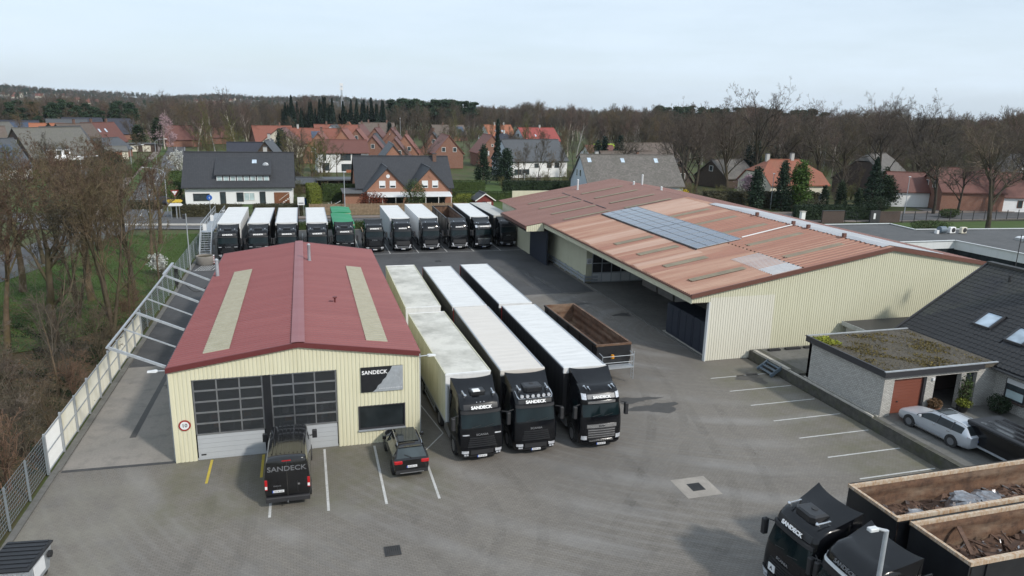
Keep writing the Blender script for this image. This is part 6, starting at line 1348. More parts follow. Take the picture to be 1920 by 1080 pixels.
# ---- foreground pair facing left
f1 = tractor('truck_tractor', 'black foreground truck in front of the tipper loaded with silver scrap', 'scania', opt=('ac','horns','flat','warn'), group='foreground tipper trucks', ptxt='OS SA 131'); f1.location = (16.85,20.15,0); f1.rotation_euler.z = R(-88)
f2 = tractor('truck_tractor', 'black foreground truck with smooth flat roof cut by the frame', 'volvo', '', opt=('smooth',), group='foreground tipper trucks', ptxt='OS SA 132'); f2.location = (16.85,17.45,0); f2.rotation_euler.z = R(-90)
o1 = tipper_trailer('long rusty tipper trailer holding silver scrap bundles in the foreground', L=11.5, H=3.55, z0=1.35, rim='rust_rim', beacon=True, group='foreground tipper trailers'); o1.location = (20.9,20.35,0); o1.rotation_euler.z = R(-90)
o2 = tipper_trailer('rusty tipper trailer holding broken scrap timber in the foreground', L=11.5, H=3.55, z0=1.35, rim='rust_rim', deck=False, group='foreground tipper trailers'); o2.location = (21.2,17.45,0); o2.rotation_euler.z = R(-90)
put_text('lettering', 'SANDECK', .5, 'grey_letters', o2, (-1.30,2.6,2.6), (R(90),0,R(-90)), .02)
def scrap(loc, r, mat, seed, label, kind='bale'):
    t = thing('scrap_'+kind, label, 'scrap', loc); q = random.Random(seed)
    if kind == 'bale':
        m = MB(); rg = []; 
        for i in range(7):
            z = r*(i/6)*1.1; w = r*(.75+.3*math.sin(math.pi*i/6)); rg.append([(w*math.cos(a)*q.uniform(.75,1.15), w*math.sin(a)*q.uniform(.75,1.15)*.8, z+q.uniform(-.05,.05)*r) for a in [2*math.pi*k/11 for k in range(11)]])
        m.loft(rg, cap0=True, cap1=True); m.build('bale_body', mat, t)
        m = MB()
        for k in range(16): a = q.uniform(0,6.3); p = Vector((r*.8*math.cos(a), r*.65*math.sin(a), q.uniform(.2,1.1)*r)); d = Vector((q.uniform(-1,1),q.uniform(-1,1),q.uniform(-.4,1)))*r*.35; m.face([p, p+d, p+d+Vector((q.uniform(-.1,.1),q.uniform(-.1,.1),.12)), p+Vector((0,.06,.1))])
        m.build('loose_sheets', mat, t)
    else:
        for k in range(9):
            m = MB(); p = Vector((q.uniform(-r,r),q.uniform(-r*.6,r*.6),q.uniform(.0,.5)*r)); d = Vector((q.uniform(-1,1),q.uniform(-.6,.6),q.uniform(-.1,.9))).normalized()*r*q.uniform(.7,1.4); m.bar(p, p+d, .16*q.uniform(.6,1.4), .05); m.build('beam', mat, t)
def scrap_bed(x0, x1, y0, y1, z, seed, label):
    q = random.Random(seed); m = MB(); m.grid(lambda a, b: (x0+(x1-x0)*a, y0+(y1-y0)*b, z+q.uniform(-.12,.12)), 26, 7)
    for k in range(420):
        p = Vector((q.uniform(x0+.2,x1-.2), q.uniform(y0+.15,y1-.15), z+q.uniform(-.05,.1))); d = Vector((q.uniform(-1,1),q.uniform(-1,1),q.uniform(-.2,.5)))*q.uniform(.15,.45); m.bar(p, p+d, q.uniform(.03,.16), .025, 1 if q.random() < .35 else 0)
    o = m.build('scrap_bed', ['scrap_rust','scrap_metal']); tag(o, label, 'scrap', kind='stuff')
scrap_bed(21.1,32.2,19.2,21.5,2.45,3,'loose rusty scrap filling the bed of the long tipper'); scrap_bed(21.4,32.5,16.3,18.6,2.35,4,'loose scrap filling the bed of the nearer tipper')
scrap((22.9,20.0,2.42), .50, 'scrap_metal', 1, 'small silver scrap bale at the front of the tipper'); scrap((23.9,19.75,2.42), .55, 'scrap_rust', 2, 'brown tangled scrap bale left of the large silver one'); scrap((25.3,20.0,2.42), .80, 'scrap_metal', 3, 'large silver scrap bale in the middle of the tipper'); scrap((26.5,20.1,2.42), .72, 'scrap_metal', 5, 'crumpled silver scrap bale right of the large one'); scrap((28.0,19.9,2.42), .5, 'scrap_rust', 6, 'low rusty scrap heap toward the tipper rear')
scrap((23.9,17.3,2.3), 1.0, 'scrap_rust', 7, 'heap of broken rusty scrap beams in the nearer tipper', 'heap'); scrap((25.2,17.3,2.3), .9, 'scrap_rust', 9, 'second heap of scrap beams toward the frame edge', 'heap')
# ------------------------------------------------------------------ cars: lofted bodies, front at y=0
def car_loft(t, st, glass, paint, glassmat='glass_dark', sub=4):
    """st rows: y, zb, zm, zs, zt, hb, hm, hs, hr ; glass: {(station, band): part name}, bands 3 = side glass, 4 = top"""
    A = np.array(st, float); n0 = len(A); rows = []; idx = []
    for i in range(n0-1):
        p0, p1, p2, p3 = A[max(i-1,0)], A[i], A[i+1], A[min(i+2,n0-1)]
        for k in range(sub):
            u = k/sub; h = p2[0]-p1[0]
            m1 = (p2-p0)/max(p2[0]-p0[0],1e-6)*h; m2 = (p3-p1)/max(p3[0]-p1[0],1e-6)*h
            dl = p2-p1; m1 = np.where(dl*m1 <= 0, 0, np.sign(dl)*np.minimum(abs(m1), 2.2*abs(dl))); m2 = np.where(dl*m2 <= 0, 0, np.sign(dl)*np.minimum(abs(m2), 2.2*abs(dl)))
            r = (2*u**3-3*u*u+1)*p1+(u**3-2*u*u+u)*m1+(-2*u**3+3*u*u)*p2+(u**3-u*u)*m2; r[0] = p1[0]+h*u; rows.append(r); idx.append(i)
    rows.append(A[-1])
    def ring(r):
        y, zb, zm, zs, zt, hb, hm, hs, hr = r; d = zt-zs
        half = [(0,zb),(hb*.9,zb),(hb,zb+.06),(hm-.01,zm-.12),(hm,zm),(hm-.01,zm+(zs-zm)*.5),(hs,zs),(hs+(hr-hs)*.85,zs+d*.78),(hr*.93,zs+d*.94),(hr*.72,zs+d*.985),(hr*.4,zt),(0,zt+.008)]
        return [(x,y,z) for x,z in half]+[(-x,y,z) for x,z in half[-2:0:-1]]
    R_ = [ring(r) for r in rows]; n = len(R_[0]); mb = {}; body = MB(); hn = 11
    for i in range(len(R_)-1):
        for j in range(n):
            k = (j+1) % n; jj = j if j < hn else n-1-j; band = 3 if jj == 6 else (4 if jj >= 8 else None)
            q = [R_[i][j], R_[i+1][j], R_[i+1][k], R_[i][k]]; nm = glass.get((idx[i], band)) if band else None
            if nm: mb.setdefault((nm, ('L' if j < hn else 'R')+str(idx[i]) if band == 3 else ''), MB()).face(q)
            else: body.face(q)
    body.face(R_[0][::1]); body.face(R_[-1][::-1])
    body.build('body', paint, t, smooth='angle', weld=True)
    for (nm, s_), m in mb.items(): m.build(nm, glassmat, t, smooth='angle', weld=True)
def car_wheels(t, ys, x, r, w=.22, mat='alloy'):
    for y in ys:
        for s in (-1,1): wheel_parts(t, s*x, y, r, w, mat=mat); 
    for y in ys:
        for s in (-1,1): m = MB(); m.lathe([(s*-.02,r*1.17),(s*.14,r*1.17)], 18, 'x', (s*(x-.03),y,r*1.02)); m.build('wheel_arch', 'dark_plastic', t)
# black compact SUV, seen from behind
su = thing('suv_car', 'small black car with roof rails parked nose in by the workshop window', 'car', (4.42,37.0,0), R(180+1.5))
st = [(0,.36,.5,.66,.72,.60,.66,.62,.50),(.12,.26,.5,.74,.84,.74,.80,.76,.62),(.55,.24,.55,.86,.95,.82,.88,.84,.70),(1.15,.24,.58,.95,1.05,.84,.90,.87,.74),(1.85,.24,.6,1.0,1.56,.84,.905,.88,.66),(2.4,.24,.6,1.02,1.66,.84,.905,.885,.68),(3.3,.24,.62,1.05,1.66,.84,.905,.885,.69),(3.92,.24,.64,1.07,1.58,.84,.90,.87,.66),(4.22,.28,.66,1.06,1.10,.82,.88,.86,.80),(4.32,.36,.66,1.0,1.03,.78,.85,.83,.78)]
gl = {}
for i in (3,4,5,6): gl[(i,3)] = 'side_window'
gl[(3,4)] = 'windscreen'; gl[(7,4)] = 'rear_window'
car_loft(su, st, gl, 'black_car', 'glass_house')  # lighter window colour stands in for the reflection on the rear glass
car_wheels(su, (.85,3.5), .80, .34)
m = MB(); m.box(-.5,.5,1.95,3.5,1.665,1.685); m.build('glass_roof', 'glass_dark', su)
for s in (-1,1):
    m = MB(); m.tube([(s*.62,1.95,1.63),(s*.62,2.1,1.71),(s*.62,3.6,1.70),(s*.62,3.75,1.6)], .02, 6); m.build('roof_rail', 'chrome', su)
    m = MB(); m.bbox(min(s*.46,s*.875),max(s*.46,s*.875),4.10,4.36,.86,1.02,.04); m.build('tail_lamp', 'red_lamp', su)
    m = MB(); m.bbox(s*1.0-.1,s*1.0+.1,1.5,1.62,1.0,1.15,.02); m.build('mirror', 'black_car', su)
    m = MB(); m.bar((s*.885,1.9,1.02),(s*.67,2.1,1.58),.05,.03); m.build('pillar', 'black_car', su)
    m = MB(); m.box(s*.6-.12,s*.6+.12,4.30,4.345,.44,.5); m.build('reflector', 'red_lamp', su)
plate(su, 4.36, .70, 'OS MN 121', 1); m = MB(); m.box(-.8,.8,4.2,4.38,.34,.52); m.build('bumper', 'dark_plastic', su); m = MB(); m.lathe([(0,.055),(.02,.05)], 14, 'y', (0,4.27,.98)); m.build('badge', 'chrome', su); m = MB(); m.box(-.6,.6,3.86,4.02,1.575,1.60); m.build('spoiler', 'black_car', su); m = MB(); m.bar((0,4.26,1.12),(.35,4.15,1.26),.02,.03); m.build('rear_wiper', 'dark_plastic', su); m = MB(); m.box(-.6,.6,4.37,4.40,.36,.40); m.build('skid_trim', 'alloy', su)
# black van, seen from behind
vn = thing('panel_van', 'black high roof van with outlined lettering backed out from the right workshop door', 'van', (-1.28,36.95,0), R(180-1.0))
st = [(0,.40,.6,.9,.98,.70,.80,.78,.60),(.15,.30,.7,1.05,1.12,.85,.96,.92,.75),(.75,.28,.8,1.22,1.34,.92,1.0,.98,.84),(1.45,.28,.85,1.36,2.22,.94,1.02,1.0,.82),(1.9,.28,.9,1.42,2.42,.94,1.02,1.01,.86),(3.0,.28,.95,1.5,2.50,.94,1.025,1.01,.89),(5.2,.28,.95,1.5,2.50,.94,1.025,1.01,.89),(5.5,.30,.95,1.5,2.46,.93,1.02,1.0,.87),(5.55,.42,.95,1.5,2.38,.90,.99,.97,.84)]
gl = {(3,3):'side_window'}
gl[(2,4)] = 'windscreen'
car_loft(vn, st, gl, 'black_car'); car_wheels(vn, (.95,4.45), .92, .35, .24)
m = MB()
for k in range(8): m.box(-.70+k*.19,-.66+k*.19,2.1,5.1,2.505,2.53)
m.build('roof_ribs', 'black_car', vn)
put_text('lettering', 'SANDECK', .34, 'dark_letters', vn, (0,5.56,1.95), (R(90),0,R(180)), .012, 1.12)
for k in (0,1):
    for s in (-1,1): pass
m = MB(); m.box(-.012,.012,5.52,5.565,.6,2.36); m.build('door_gap', 'chassis_black', vn)
for s in (-1,1):
    m = MB(); m.bbox(s*.94-.06,s*.94+.06,5.40,5.58,.95,1.45,.02); o = m.build('tail_lamp', 'red_lamp', vn); m = MB(); m.box(s*.94-.05,s*.94+.05,5.575,5.59,1.0,1.14); m.build('reverse_lamp', 'plate_white', o)
    m = MB(); m.bbox(s*1.22-.12,s*1.22+.12,1.15,1.32,1.35,1.78,.03); m.build('mirror', 'dark_plastic', vn); m = MB(); m.cyl((s*.98,1.3,1.5),(s*1.15,1.25,1.5),.03,.03,6); m.build('mirror_arm', 'dark_plastic', vn)
    m = MB(); m.cyl((s*.45,5.57,.75),(s*.45,5.57,1.3),.012,.012,5); m.build('door_hinge', 'dark_plastic', vn)
plate(vn, 5.585, .86, 'OS SK 442', 1)
bpp = [o for o in vn.children if o.name.startswith('number_plate')][0]; bpp.location.x = .42
m = MB(); m.bbox(-.98,.98,5.42,5.68,.36,.58,.03); m.build('bumper', 'dark_plastic', vn); m = MB(); m.cyl((0,5.6,.38),(0,5.85,.42),.03,.03,6); m.build('tow_hook', 'alloy', vn); put_text('model_lettering', 'DUCATO', .08, 'grey_letters', vn, (.45,5.575,1.12), (R(90),0,R(180))); m = MB(); m.lathe([(0,.06),(.02,.055)], 12, 'y', (-.5,5.56,1.14)); m.build('badge', 'chrome', vn); m = MB(); m.box(-.2,.2,5.50,5.57,2.33,2.37); m.build('brake_lamp', 'red_lamp', vn)
# silver estate car on the raised forecourt, nose to the garage
ec = thing('estate_car', 'silver estate car with dark windows in front of the red garage door', 'car', (34.15,31.75,.70), R(180+3))
st = [(0,.34,.48,.60,.66,.60,.68,.62,.50),(.15,.22,.5,.70,.78,.76,.82,.78,.62),(.7,.20,.52,.80,.88,.82,.88,.84,.68),(1.35,.20,.55,.88,.97,.83,.89,.86,.72),(2.05,.20,.56,.92,1.36,.83,.89,.87,.60),(2.6,.20,.56,.94,1.44,.83,.89,.87,.62),(3.6,.20,.58,.97,1.42,.83,.89,.87,.62),(4.2,.22,.6,.98,1.36,.82,.88,.85,.60),(4.62,.26,.62,.96,1.02,.78,.85,.82,.74),(4.75,.36,.62,.92,.95,.70,.80,.77,.70)]
gl = {}
for i in (3,4,5,6): gl[(i,3)] = 'side_window'
gl[(3,4)] = 'windscreen'; gl[(7,4)] = 'rear_window'
car_loft(ec, st, gl, 'silver_paint'); car_wheels(ec, (.95,3.7), .80, .33, .23, 'dark_letters')
m = MB(); m.box(-.42,.42,2.15,2.85,1.445,1.462); m.build('sunroof', 'glass_dark', ec)
for s in (-1,1):
    m = MB(); m.tube([(s*.58,2.1,1.40),(s*.58,2.2,1.46),(s*.58,4.0,1.43),(s*.58,4.2,1.37)], .018, 6); m.build('roof_rail', 'chrome', ec)
    m = MB(); m.loft([[(s*.5,4.62,.78),(s*.80,4.52,.80),(s*.82,4.45,.94),(s*.52,4.6,.93)],[(s*.5,4.72,.78),(s*.83,4.62,.80),(s*.84,4.55,.94),(s*.52,4.68,.93)]], cap0=True, cap1=True); m.build('tail_lamp', 'red_lamp', ec)
    m = MB(); m.loft([[(s*.5,.10,.56),(s*.76,.2,.58),(s*.78,.35,.72),(s*.5,.18,.70)],[(s*.5,.02,.56),(s*.80,.16,.58),(s*.80,.3,.73),(s*.5,.12,.71)]], cap0=True, cap1=True); m.build('headlight', 'lamp_glass', ec)
    m = MB(); m.bbox(s*.98-.09,s*.98+.09,1.6,1.72,.92,1.05,.02); m.build('mirror', 'silver_paint', ec)
    for yy in (2.65,3.55): m = MB(); m.bar((s*.875,yy,.95),(s*.63,yy+.02,1.38),.06,.03); m.build('pillar', 'trim_dark', ec)
    m = MB(); m.box(s*.885-.015,s*.885+.015,1.2,3.4,.24,.30); m.build('sill_trim', 'chrome', ec)
    for yy in (2.55,3.45): m = MB(); m.box(s*.895-.012,s*.895+.012,yy-.1,yy+.08,.80,.83); m.build('door_handle', 'chrome', ec)
plate(ec, 4.77, .70, 'OS E 63', 1)
# black box trailer and drawbar
bx = thing('cargo_trailer', 'black closed box trailer with streaked lid behind the silver estate car', 'trailer', (35.25,22.9,.70))
m = MB(); m.bbox(-1.1,1.1,0,4.9,.45,1.62,.05); m.build('box', 'black_paint', bx); m = MB(); m.bbox(-1.13,1.13,-.03,4.93,1.5,1.66,.05); m.build('lid', 'black_satin', bx)
for k in range(4): m = MB(); m.box(-.85+k*.5,-.58+k*.5,.5,4.4,1.662,1.672); m.build('lid_panel', 'black_car', bx)
for s in (-1,1): wheel_parts(bx, s*1.0, 1.9, .32, .2, mat='alloy')
m = MB(); m.bar((-.9,4.9,.42),(-.15,5.9,.40),.08,.1); m.bar((.5,4.9,.42),(-.05,5.9,.40),.08,.1); m.build('drawbar', 'galvanised', bx); m = MB(); m.box(-1.15,-1.05,-.1,5.0,.40,.5); m.build('side_rail', 'galvanised', bx)
# wheeled bin
bn = thing('wheeled_bin', 'large grey waste bin with dark ribbed lid at the frame corner', 'bin', (-11.1,28.0,0), R(-7))
m = MB(); m.loft([[(-.66,-.78,.22),(.66,-.78,.22),(.66,.78,.22),(-.66,.78,.22)],[(-.76,-.92,1.22),(.76,-.92,1.22),(.76,.92,1.22),(-.76,.92,1.22)]], cap0=True, cap1=True); m.build('tub', 'galvanised', bn)
m = MB(); m.loft([[(-.83,-.98,1.22),(.83,-.98,1.22),(.83,.98,1.22),(-.83,.98,1.22)],[(-.83,-.98,1.27),(.83,-.98,1.27),(.83,.98,1.27),(-.83,.98,1.27)],[(-.76,-.90,1.34),(.76,-.90,1.34),(.76,.90,1.34),(-.76,.90,1.34)]], cap1=True); ld = m.build('lid', 'black_satin', bn)
for k in range(7): m = MB(); m.box(-.74,.74,-.86+k*.27,-.74+k*.27,1.341,1.365); m.build('lid_rib', 'black_satin', ld)
for k in range(5): m = MB(); m.box(-.62+k*.30,-.52+k*.30,-.96,-.84,.4,1.15); m.build('rib', 'galvanised', bn)
m = MB(); m.box(.735,.765,-.5,.3,.5,1.05); m.build('sticker', 'plate_white', bn)
for sx in (-.55,.55):
    for sy in (-.65,.65): m = MB(); m.lathe([(-.04,.11),(.04,.11)], 14, 'x', (sx,sy,.11)); m.build('castor', 'rubber', bn)
m = MB(); m.lathe([(-.05,.14),(.05,.14)], 14, 'x', (.86,.55,.95)); m.build('pivot', 'dark_plastic', bn)
# small cars by the junction
def small_car(label, loc, rz, paint):
    t = thing('parked_car', label, 'car', loc, rz); s2 = [(0,.36,.5,.62,.68,.6,.66,.62,.5),(.15,.24,.5,.72,.80,.74,.80,.76,.62),(.9,.22,.55,.86,.94,.80,.86,.82,.68),(1.6,.22,.58,.92,1.40,.81,.87,.84,.60),(2.2,.22,.58,.94,1.46,.81,.87,.84,.62),(3.2,.22,.6,.96,1.42,.81,.87,.83,.60),(3.85,.26,.6,.94,1.0,.76,.83,.80,.72),(4.0,.36,.6,.88,.92,.70,.78,.75,.68)]
    g = {}
    for i in (2,3,4): g[(i,3)] = 'side_window'
    g[(2,4)] = 'windscreen'; g[(5,4)] = 'rear_window'
    car_loft(t, s2, g, paint); car_wheels(t, (.8,3.2), .76, .31)
small_car('dark blue car parked at the left wall of the white house', (-22.2,140.5,0), R(100), 'tile_navy'); small_car('pale green car on the far lawn street', (72,452,0), R(80), 'green_plastic')
# ------------------------------------------------------------------ vegetation
def np_mesh(name, V, Q, mats, mi=None, smooth=False):
    me = bpy.data.meshes.new(name); V = np.asarray(V, np.float32); Q = np.asarray(Q, np.int32); n, k = Q.shape
    me.vertices.add(len(V)); me.vertices.foreach_set('co', V.ravel()); me.loops.add(n*k); me.loops.foreach_set('vertex_index', Q.ravel())
    me.polygons.add(n); me.polygons.foreach_set('loop_start', np.arange(0, n*k, k, dtype=np.int32))
    for m in mats: me.materials.append(MT(m))
    if mi is not None: me.polygons.foreach_set('material_index', np.asarray(mi, np.int32))
    if smooth: me.polygons.foreach_set('use_smooth', np.ones(n, bool))
    me.update(calc_edges=True); return me
def prisms(P0, P1, R0, R1, k):
    D = P1-P0; L = np.linalg.norm(D, axis=1, keepdims=True); D = D/np.maximum(L, 1e-6)
    ref = np.where(np.abs(D[:,2:3]) > .9, np.array([[1.,0,0]]), np.array([[0,0,1.]])); A = np.cross(D, ref); A /= np.maximum(np.linalg.norm(A, axis=1, keepdims=True), 1e-6); B = np.cross(D, A)
    t = np.arange(k)*2*np.pi/k; c, s = np.cos(t), np.sin(t)
    ring = A[:,None,:]*c[None,:,None]+B[:,None,:]*s[None,:,None]
    V = np.concatenate([P0[:,None,:]+ring*R0[:,None,None], P1[:,None,:]+ring*R1[:,None,None]], 1).reshape(-1,3)
    base = (np.arange(len(P0))*2*k)[:,None]; j = np.arange(k); q = np.stack([j, (j+1)%k, k+(j+1)%k, k+j], 1)
    return V, (base[:,None,:]+q[None]).reshape(-1,4)
def grow(seed, H, r0, lev=5, spread=.8, first=.25, nb=(7,6,6,5,4), lr=(.62,.55,.5,.5,.5), up=.10, wig=.16, cap=9000, lean=0, multi=1, rmin=.006):
    q = random.Random(seed); segs = []
    def rotv(d, ang):
        a = d.orthogonal().normalized(); a.rotate(Quaternion(d, q.uniform(0, 6.283))); v = d.copy(); v.rotate(Quaternion(a, ang)); return v
    stack = []
    for k in range(multi):
        d = Vector((q.uniform(-.12,.12)+lean, q.uniform(-.12,.12), 1)).normalized() if multi == 1 else Vector((q.uniform(-.4,.4), q.uniform(-.4,.4), 1)).normalized()
        stack.append((Vector((q.uniform(-.2,.2)*(multi>1), q.uniform(-.2,.2)*(multi>1), -.1)), d, H*(.88 if multi == 1 else q.uniform(.7,.95)), r0/(multi**.5), 0))
    while stack and len(segs) < cap:
        p, d, L, r, lv = stack.pop(0); n = 6 if lv == 0 else (4 if lv < 3 else 2); rr = r
        pts = []
        for i in range(n):
            w = wig*(.35 if lv == 0 else 1); d = (d+Vector((q.gauss(0,w), q.gauss(0,w), q.gauss(0,w)*.6+(up if lv else .02)))).normalized()
            p2 = p+d*(L/n); r2 = rr*(.82 if lv == 0 else .72) if i < n-1 else rr*.5
            segs.append((*p, *p2, max(rr,rmin), max(r2,rmin), lv)); pts.append((p2, d.copy(), r2, (i+1)/n)); p, rr = p2, r2
        if lv+1 < lev:
            m = nb[lv]
            for k in range(m):
                f = q.uniform(first if lv == 0 else .2, 1.0) if k else .98
                i = min(n-1, max(0, int(f*n-.01))); c, dd, rc, ff = pts[i]; a = q.uniform(.45,1.05)*spread*(1.15-.5*ff*(lv == 0))
                Lc = L*lr[lv]*q.uniform(.6,1.15)*(1.2-.55*ff if lv == 0 else 1.05-.35*ff)
                stack.append((Vector(segs[-n+i][:3]).lerp(c, q.random()), rotv(dd, a), Lc, max(rc*q.uniform(.55,.8), rmin), lv+1))
    return np.array(segs)
def tree_mesh(name, S_, thick, bark, twig, twig_r=1.0, split=.045):
    P0, P1, R0, R1, lv = S_[:,0:3], S_[:,3:6], S_[:,6], S_[:,7], S_[:,8]
    big = R0 > split; Vs, Qs, Ms = [], [], []; off = 0
    for mask, k, mi, sc in ((big, 6, 0, 1.0), (~big, 3, 1, twig_r)):
        if not mask.any(): continue
        V, Q = prisms(P0[mask], P1[mask], R0[mask]*sc, R1[mask]*sc, k); Vs.append(V); Qs.append(Q+off); Ms.append(np.full(len(Q), mi)); off += len(V)
    return np_mesh(name, np.concatenate(Vs), np.concatenate(Qs), [bark, twig], np.concatenate(Ms))
def split_tree(name, S_, bark, twig, twig_r=1.0, split=.05):
    """two meshes: trunk with limbs, and the crown of twigs"""
    P0, P1, R0, R1 = S_[:,0:3], S_[:,3:6], S_[:,6], S_[:,7]; big = R0 > split
    V, Q = prisms(P0[big], P1[big], R0[big], R1[big], 7); a = np_mesh('trunk', V, Q, [bark], smooth=True)
    V, Q = prisms(P0[~big], P1[~big], R0[~big]*twig_r, R1[~big]*twig_r, 3); b = np_mesh('crown', V, Q, [twig]); return a, b
def leaves(rng, C, size, n_each=1, flat=.0, jit=0.0):
    """random small quads round the centres C"""
    C = np.repeat(C, n_each, 0); N = len(C)
    if jit: C = C+rng.normal(0, jit, C.shape)
    a = rng.normal(size=(N,3)); a[:,2] *= (1-flat); a /= np.linalg.norm(a, axis=1, keepdims=True); b = rng.normal(size=(N,3)); b[:,2] *= (1-flat); b -= (b*a).sum(1,keepdims=True)*a; b /= np.linalg.norm(b, axis=1, keepdims=True)
    s = size*rng.uniform(.6,1.3,(N,1)); a = a*s; b = b*s*.6
    V = np.stack([C-a-b*.4, C+a*.2-b, C+a, C+a*.1+b], 1).reshape(-1,3); Q = np.arange(N*4).reshape(-1,4); return V, Q
def blob_points(rng, n, rx, ry, rz, shell=.55, bumps=6):
    d = rng.normal(size=(n,3)); d /= np.linalg.norm(d, axis=1, keepdims=True); r = shell+(1-shell)*rng.random((n,1))
    bd = rng.normal(size=(bumps,3)); bd /= np.linalg.norm(bd, axis=1, keepdims=True); k = 1+.22*np.maximum(0, d@bd.T-.6).sum(1, keepdims=True)*2-.08
    return d*r*k*np.array([rx,ry,rz])
def bush_mesh(seed, rx, ry, h, leaf, n=2600, size=.09, twig='bark_dark'):
    g = np.random.default_rng(seed); P = blob_points(g, n, rx, ry, h/2)+np.array([0,0,h/2]); P[:,2] = np.maximum(P[:,2], .03); V, Q = leaves(g, P, size)
    c = blob_points(g, 60, rx*.5, ry*.5, h*.35)+np.array([0,0,h*.55]); z = np.zeros_like(c); z[:,0:2] = c[:,0:2]*.25
    V2, Q2 = prisms(z, c, np.full(60,.02), np.full(60,.008), 3); return np_mesh('foliage', V, Q, [leaf]), np_mesh('stem', V2, Q2, [twig])
def cone_mesh(seed, r, h, leaf, n=4200, size=.16, z0=.25, power=1.0, droop=.35, layers=None):
    g = np.random.default_rng(seed); t = g.random(n)**.85; z = z0+t*(h-z0); rad = r*(1-t)**power*(.45+.55*np.sqrt(g.random(n)))
    if layers: rad *= .62+.5*np.abs(np.sin(t*layers*np.pi+.4*g.random(n)))
    a = g.random(n)*2*np.pi; rad *= 1+.14*np.sin(a*3+seed)+.1*np.sin(a*5+t*9); P = np.stack([rad*np.cos(a), rad*np.sin(a), z-droop*rad*.5], 1)
    if not layers:
        K = 70; ci = g.integers(0, n, K); P = P[ci][g.integers(0, K, n)]*.82+P*.18+g.normal(0, 1, (n,3))*np.array([.16*r,.16*r,.05*h])
        P[:,2] = np.clip(P[:,2], .1, h*1.02)
    V, Q = leaves(g, P, size, flat=.35)
    V2, Q2 = prisms(np.array([[0,0,-.1]]), np.array([[0,0,h*.93]]), np.array([r*.09]), np.array([.02]), 7); return np_mesh('foliage', V, Q, [leaf]), np_mesh('trunk', V2, Q2, ['bark_dark'])
def pine_mesh(seed, h, leaf='needle_pine', n=1500, size=.30, crown=.42):
    g = np.random.default_rng(seed); C = []; S0 = [(0,0,-.1,0,0,h*.9,.22,.07)]
    for k in range(16):
        z = h*(1-crown)+h*crown*g.random()*.95; a = g.random()*6.28; rr = (.6+2.6*(1-((z/h)-(1-crown))/crown*.75))*g.uniform(.5,1); c = np.array([rr*math.cos(a), rr*math.sin(a), z+.3]); S0.append((0,0,z-.8,*c,.06,.02)); C.append(c+g.normal(0,1,(n//16,3))*np.array([.75,.75,.32]))
    S0 = np.array(S0); V, Q = leaves(g, np.concatenate(C), size, flat=.2); V2, Q2 = prisms(S0[:,0:3], S0[:,3:6], S0[:,6], S0[:,7], 5); return np_mesh('crown', V, Q, [leaf]), np_mesh('trunk', V2, Q2, ['bark'])
PROTO = {}
def tree_thing(name, label, cat, meshes, loc, rz=0, sc=1.0, group=None):
    t = thing(name, label, cat, loc, rz, group); t.scale = sc if isinstance(sc, tuple) else (sc,sc,sc)
    for m in meshes: obj(m.name.split('.')[0], m, t)
    return t
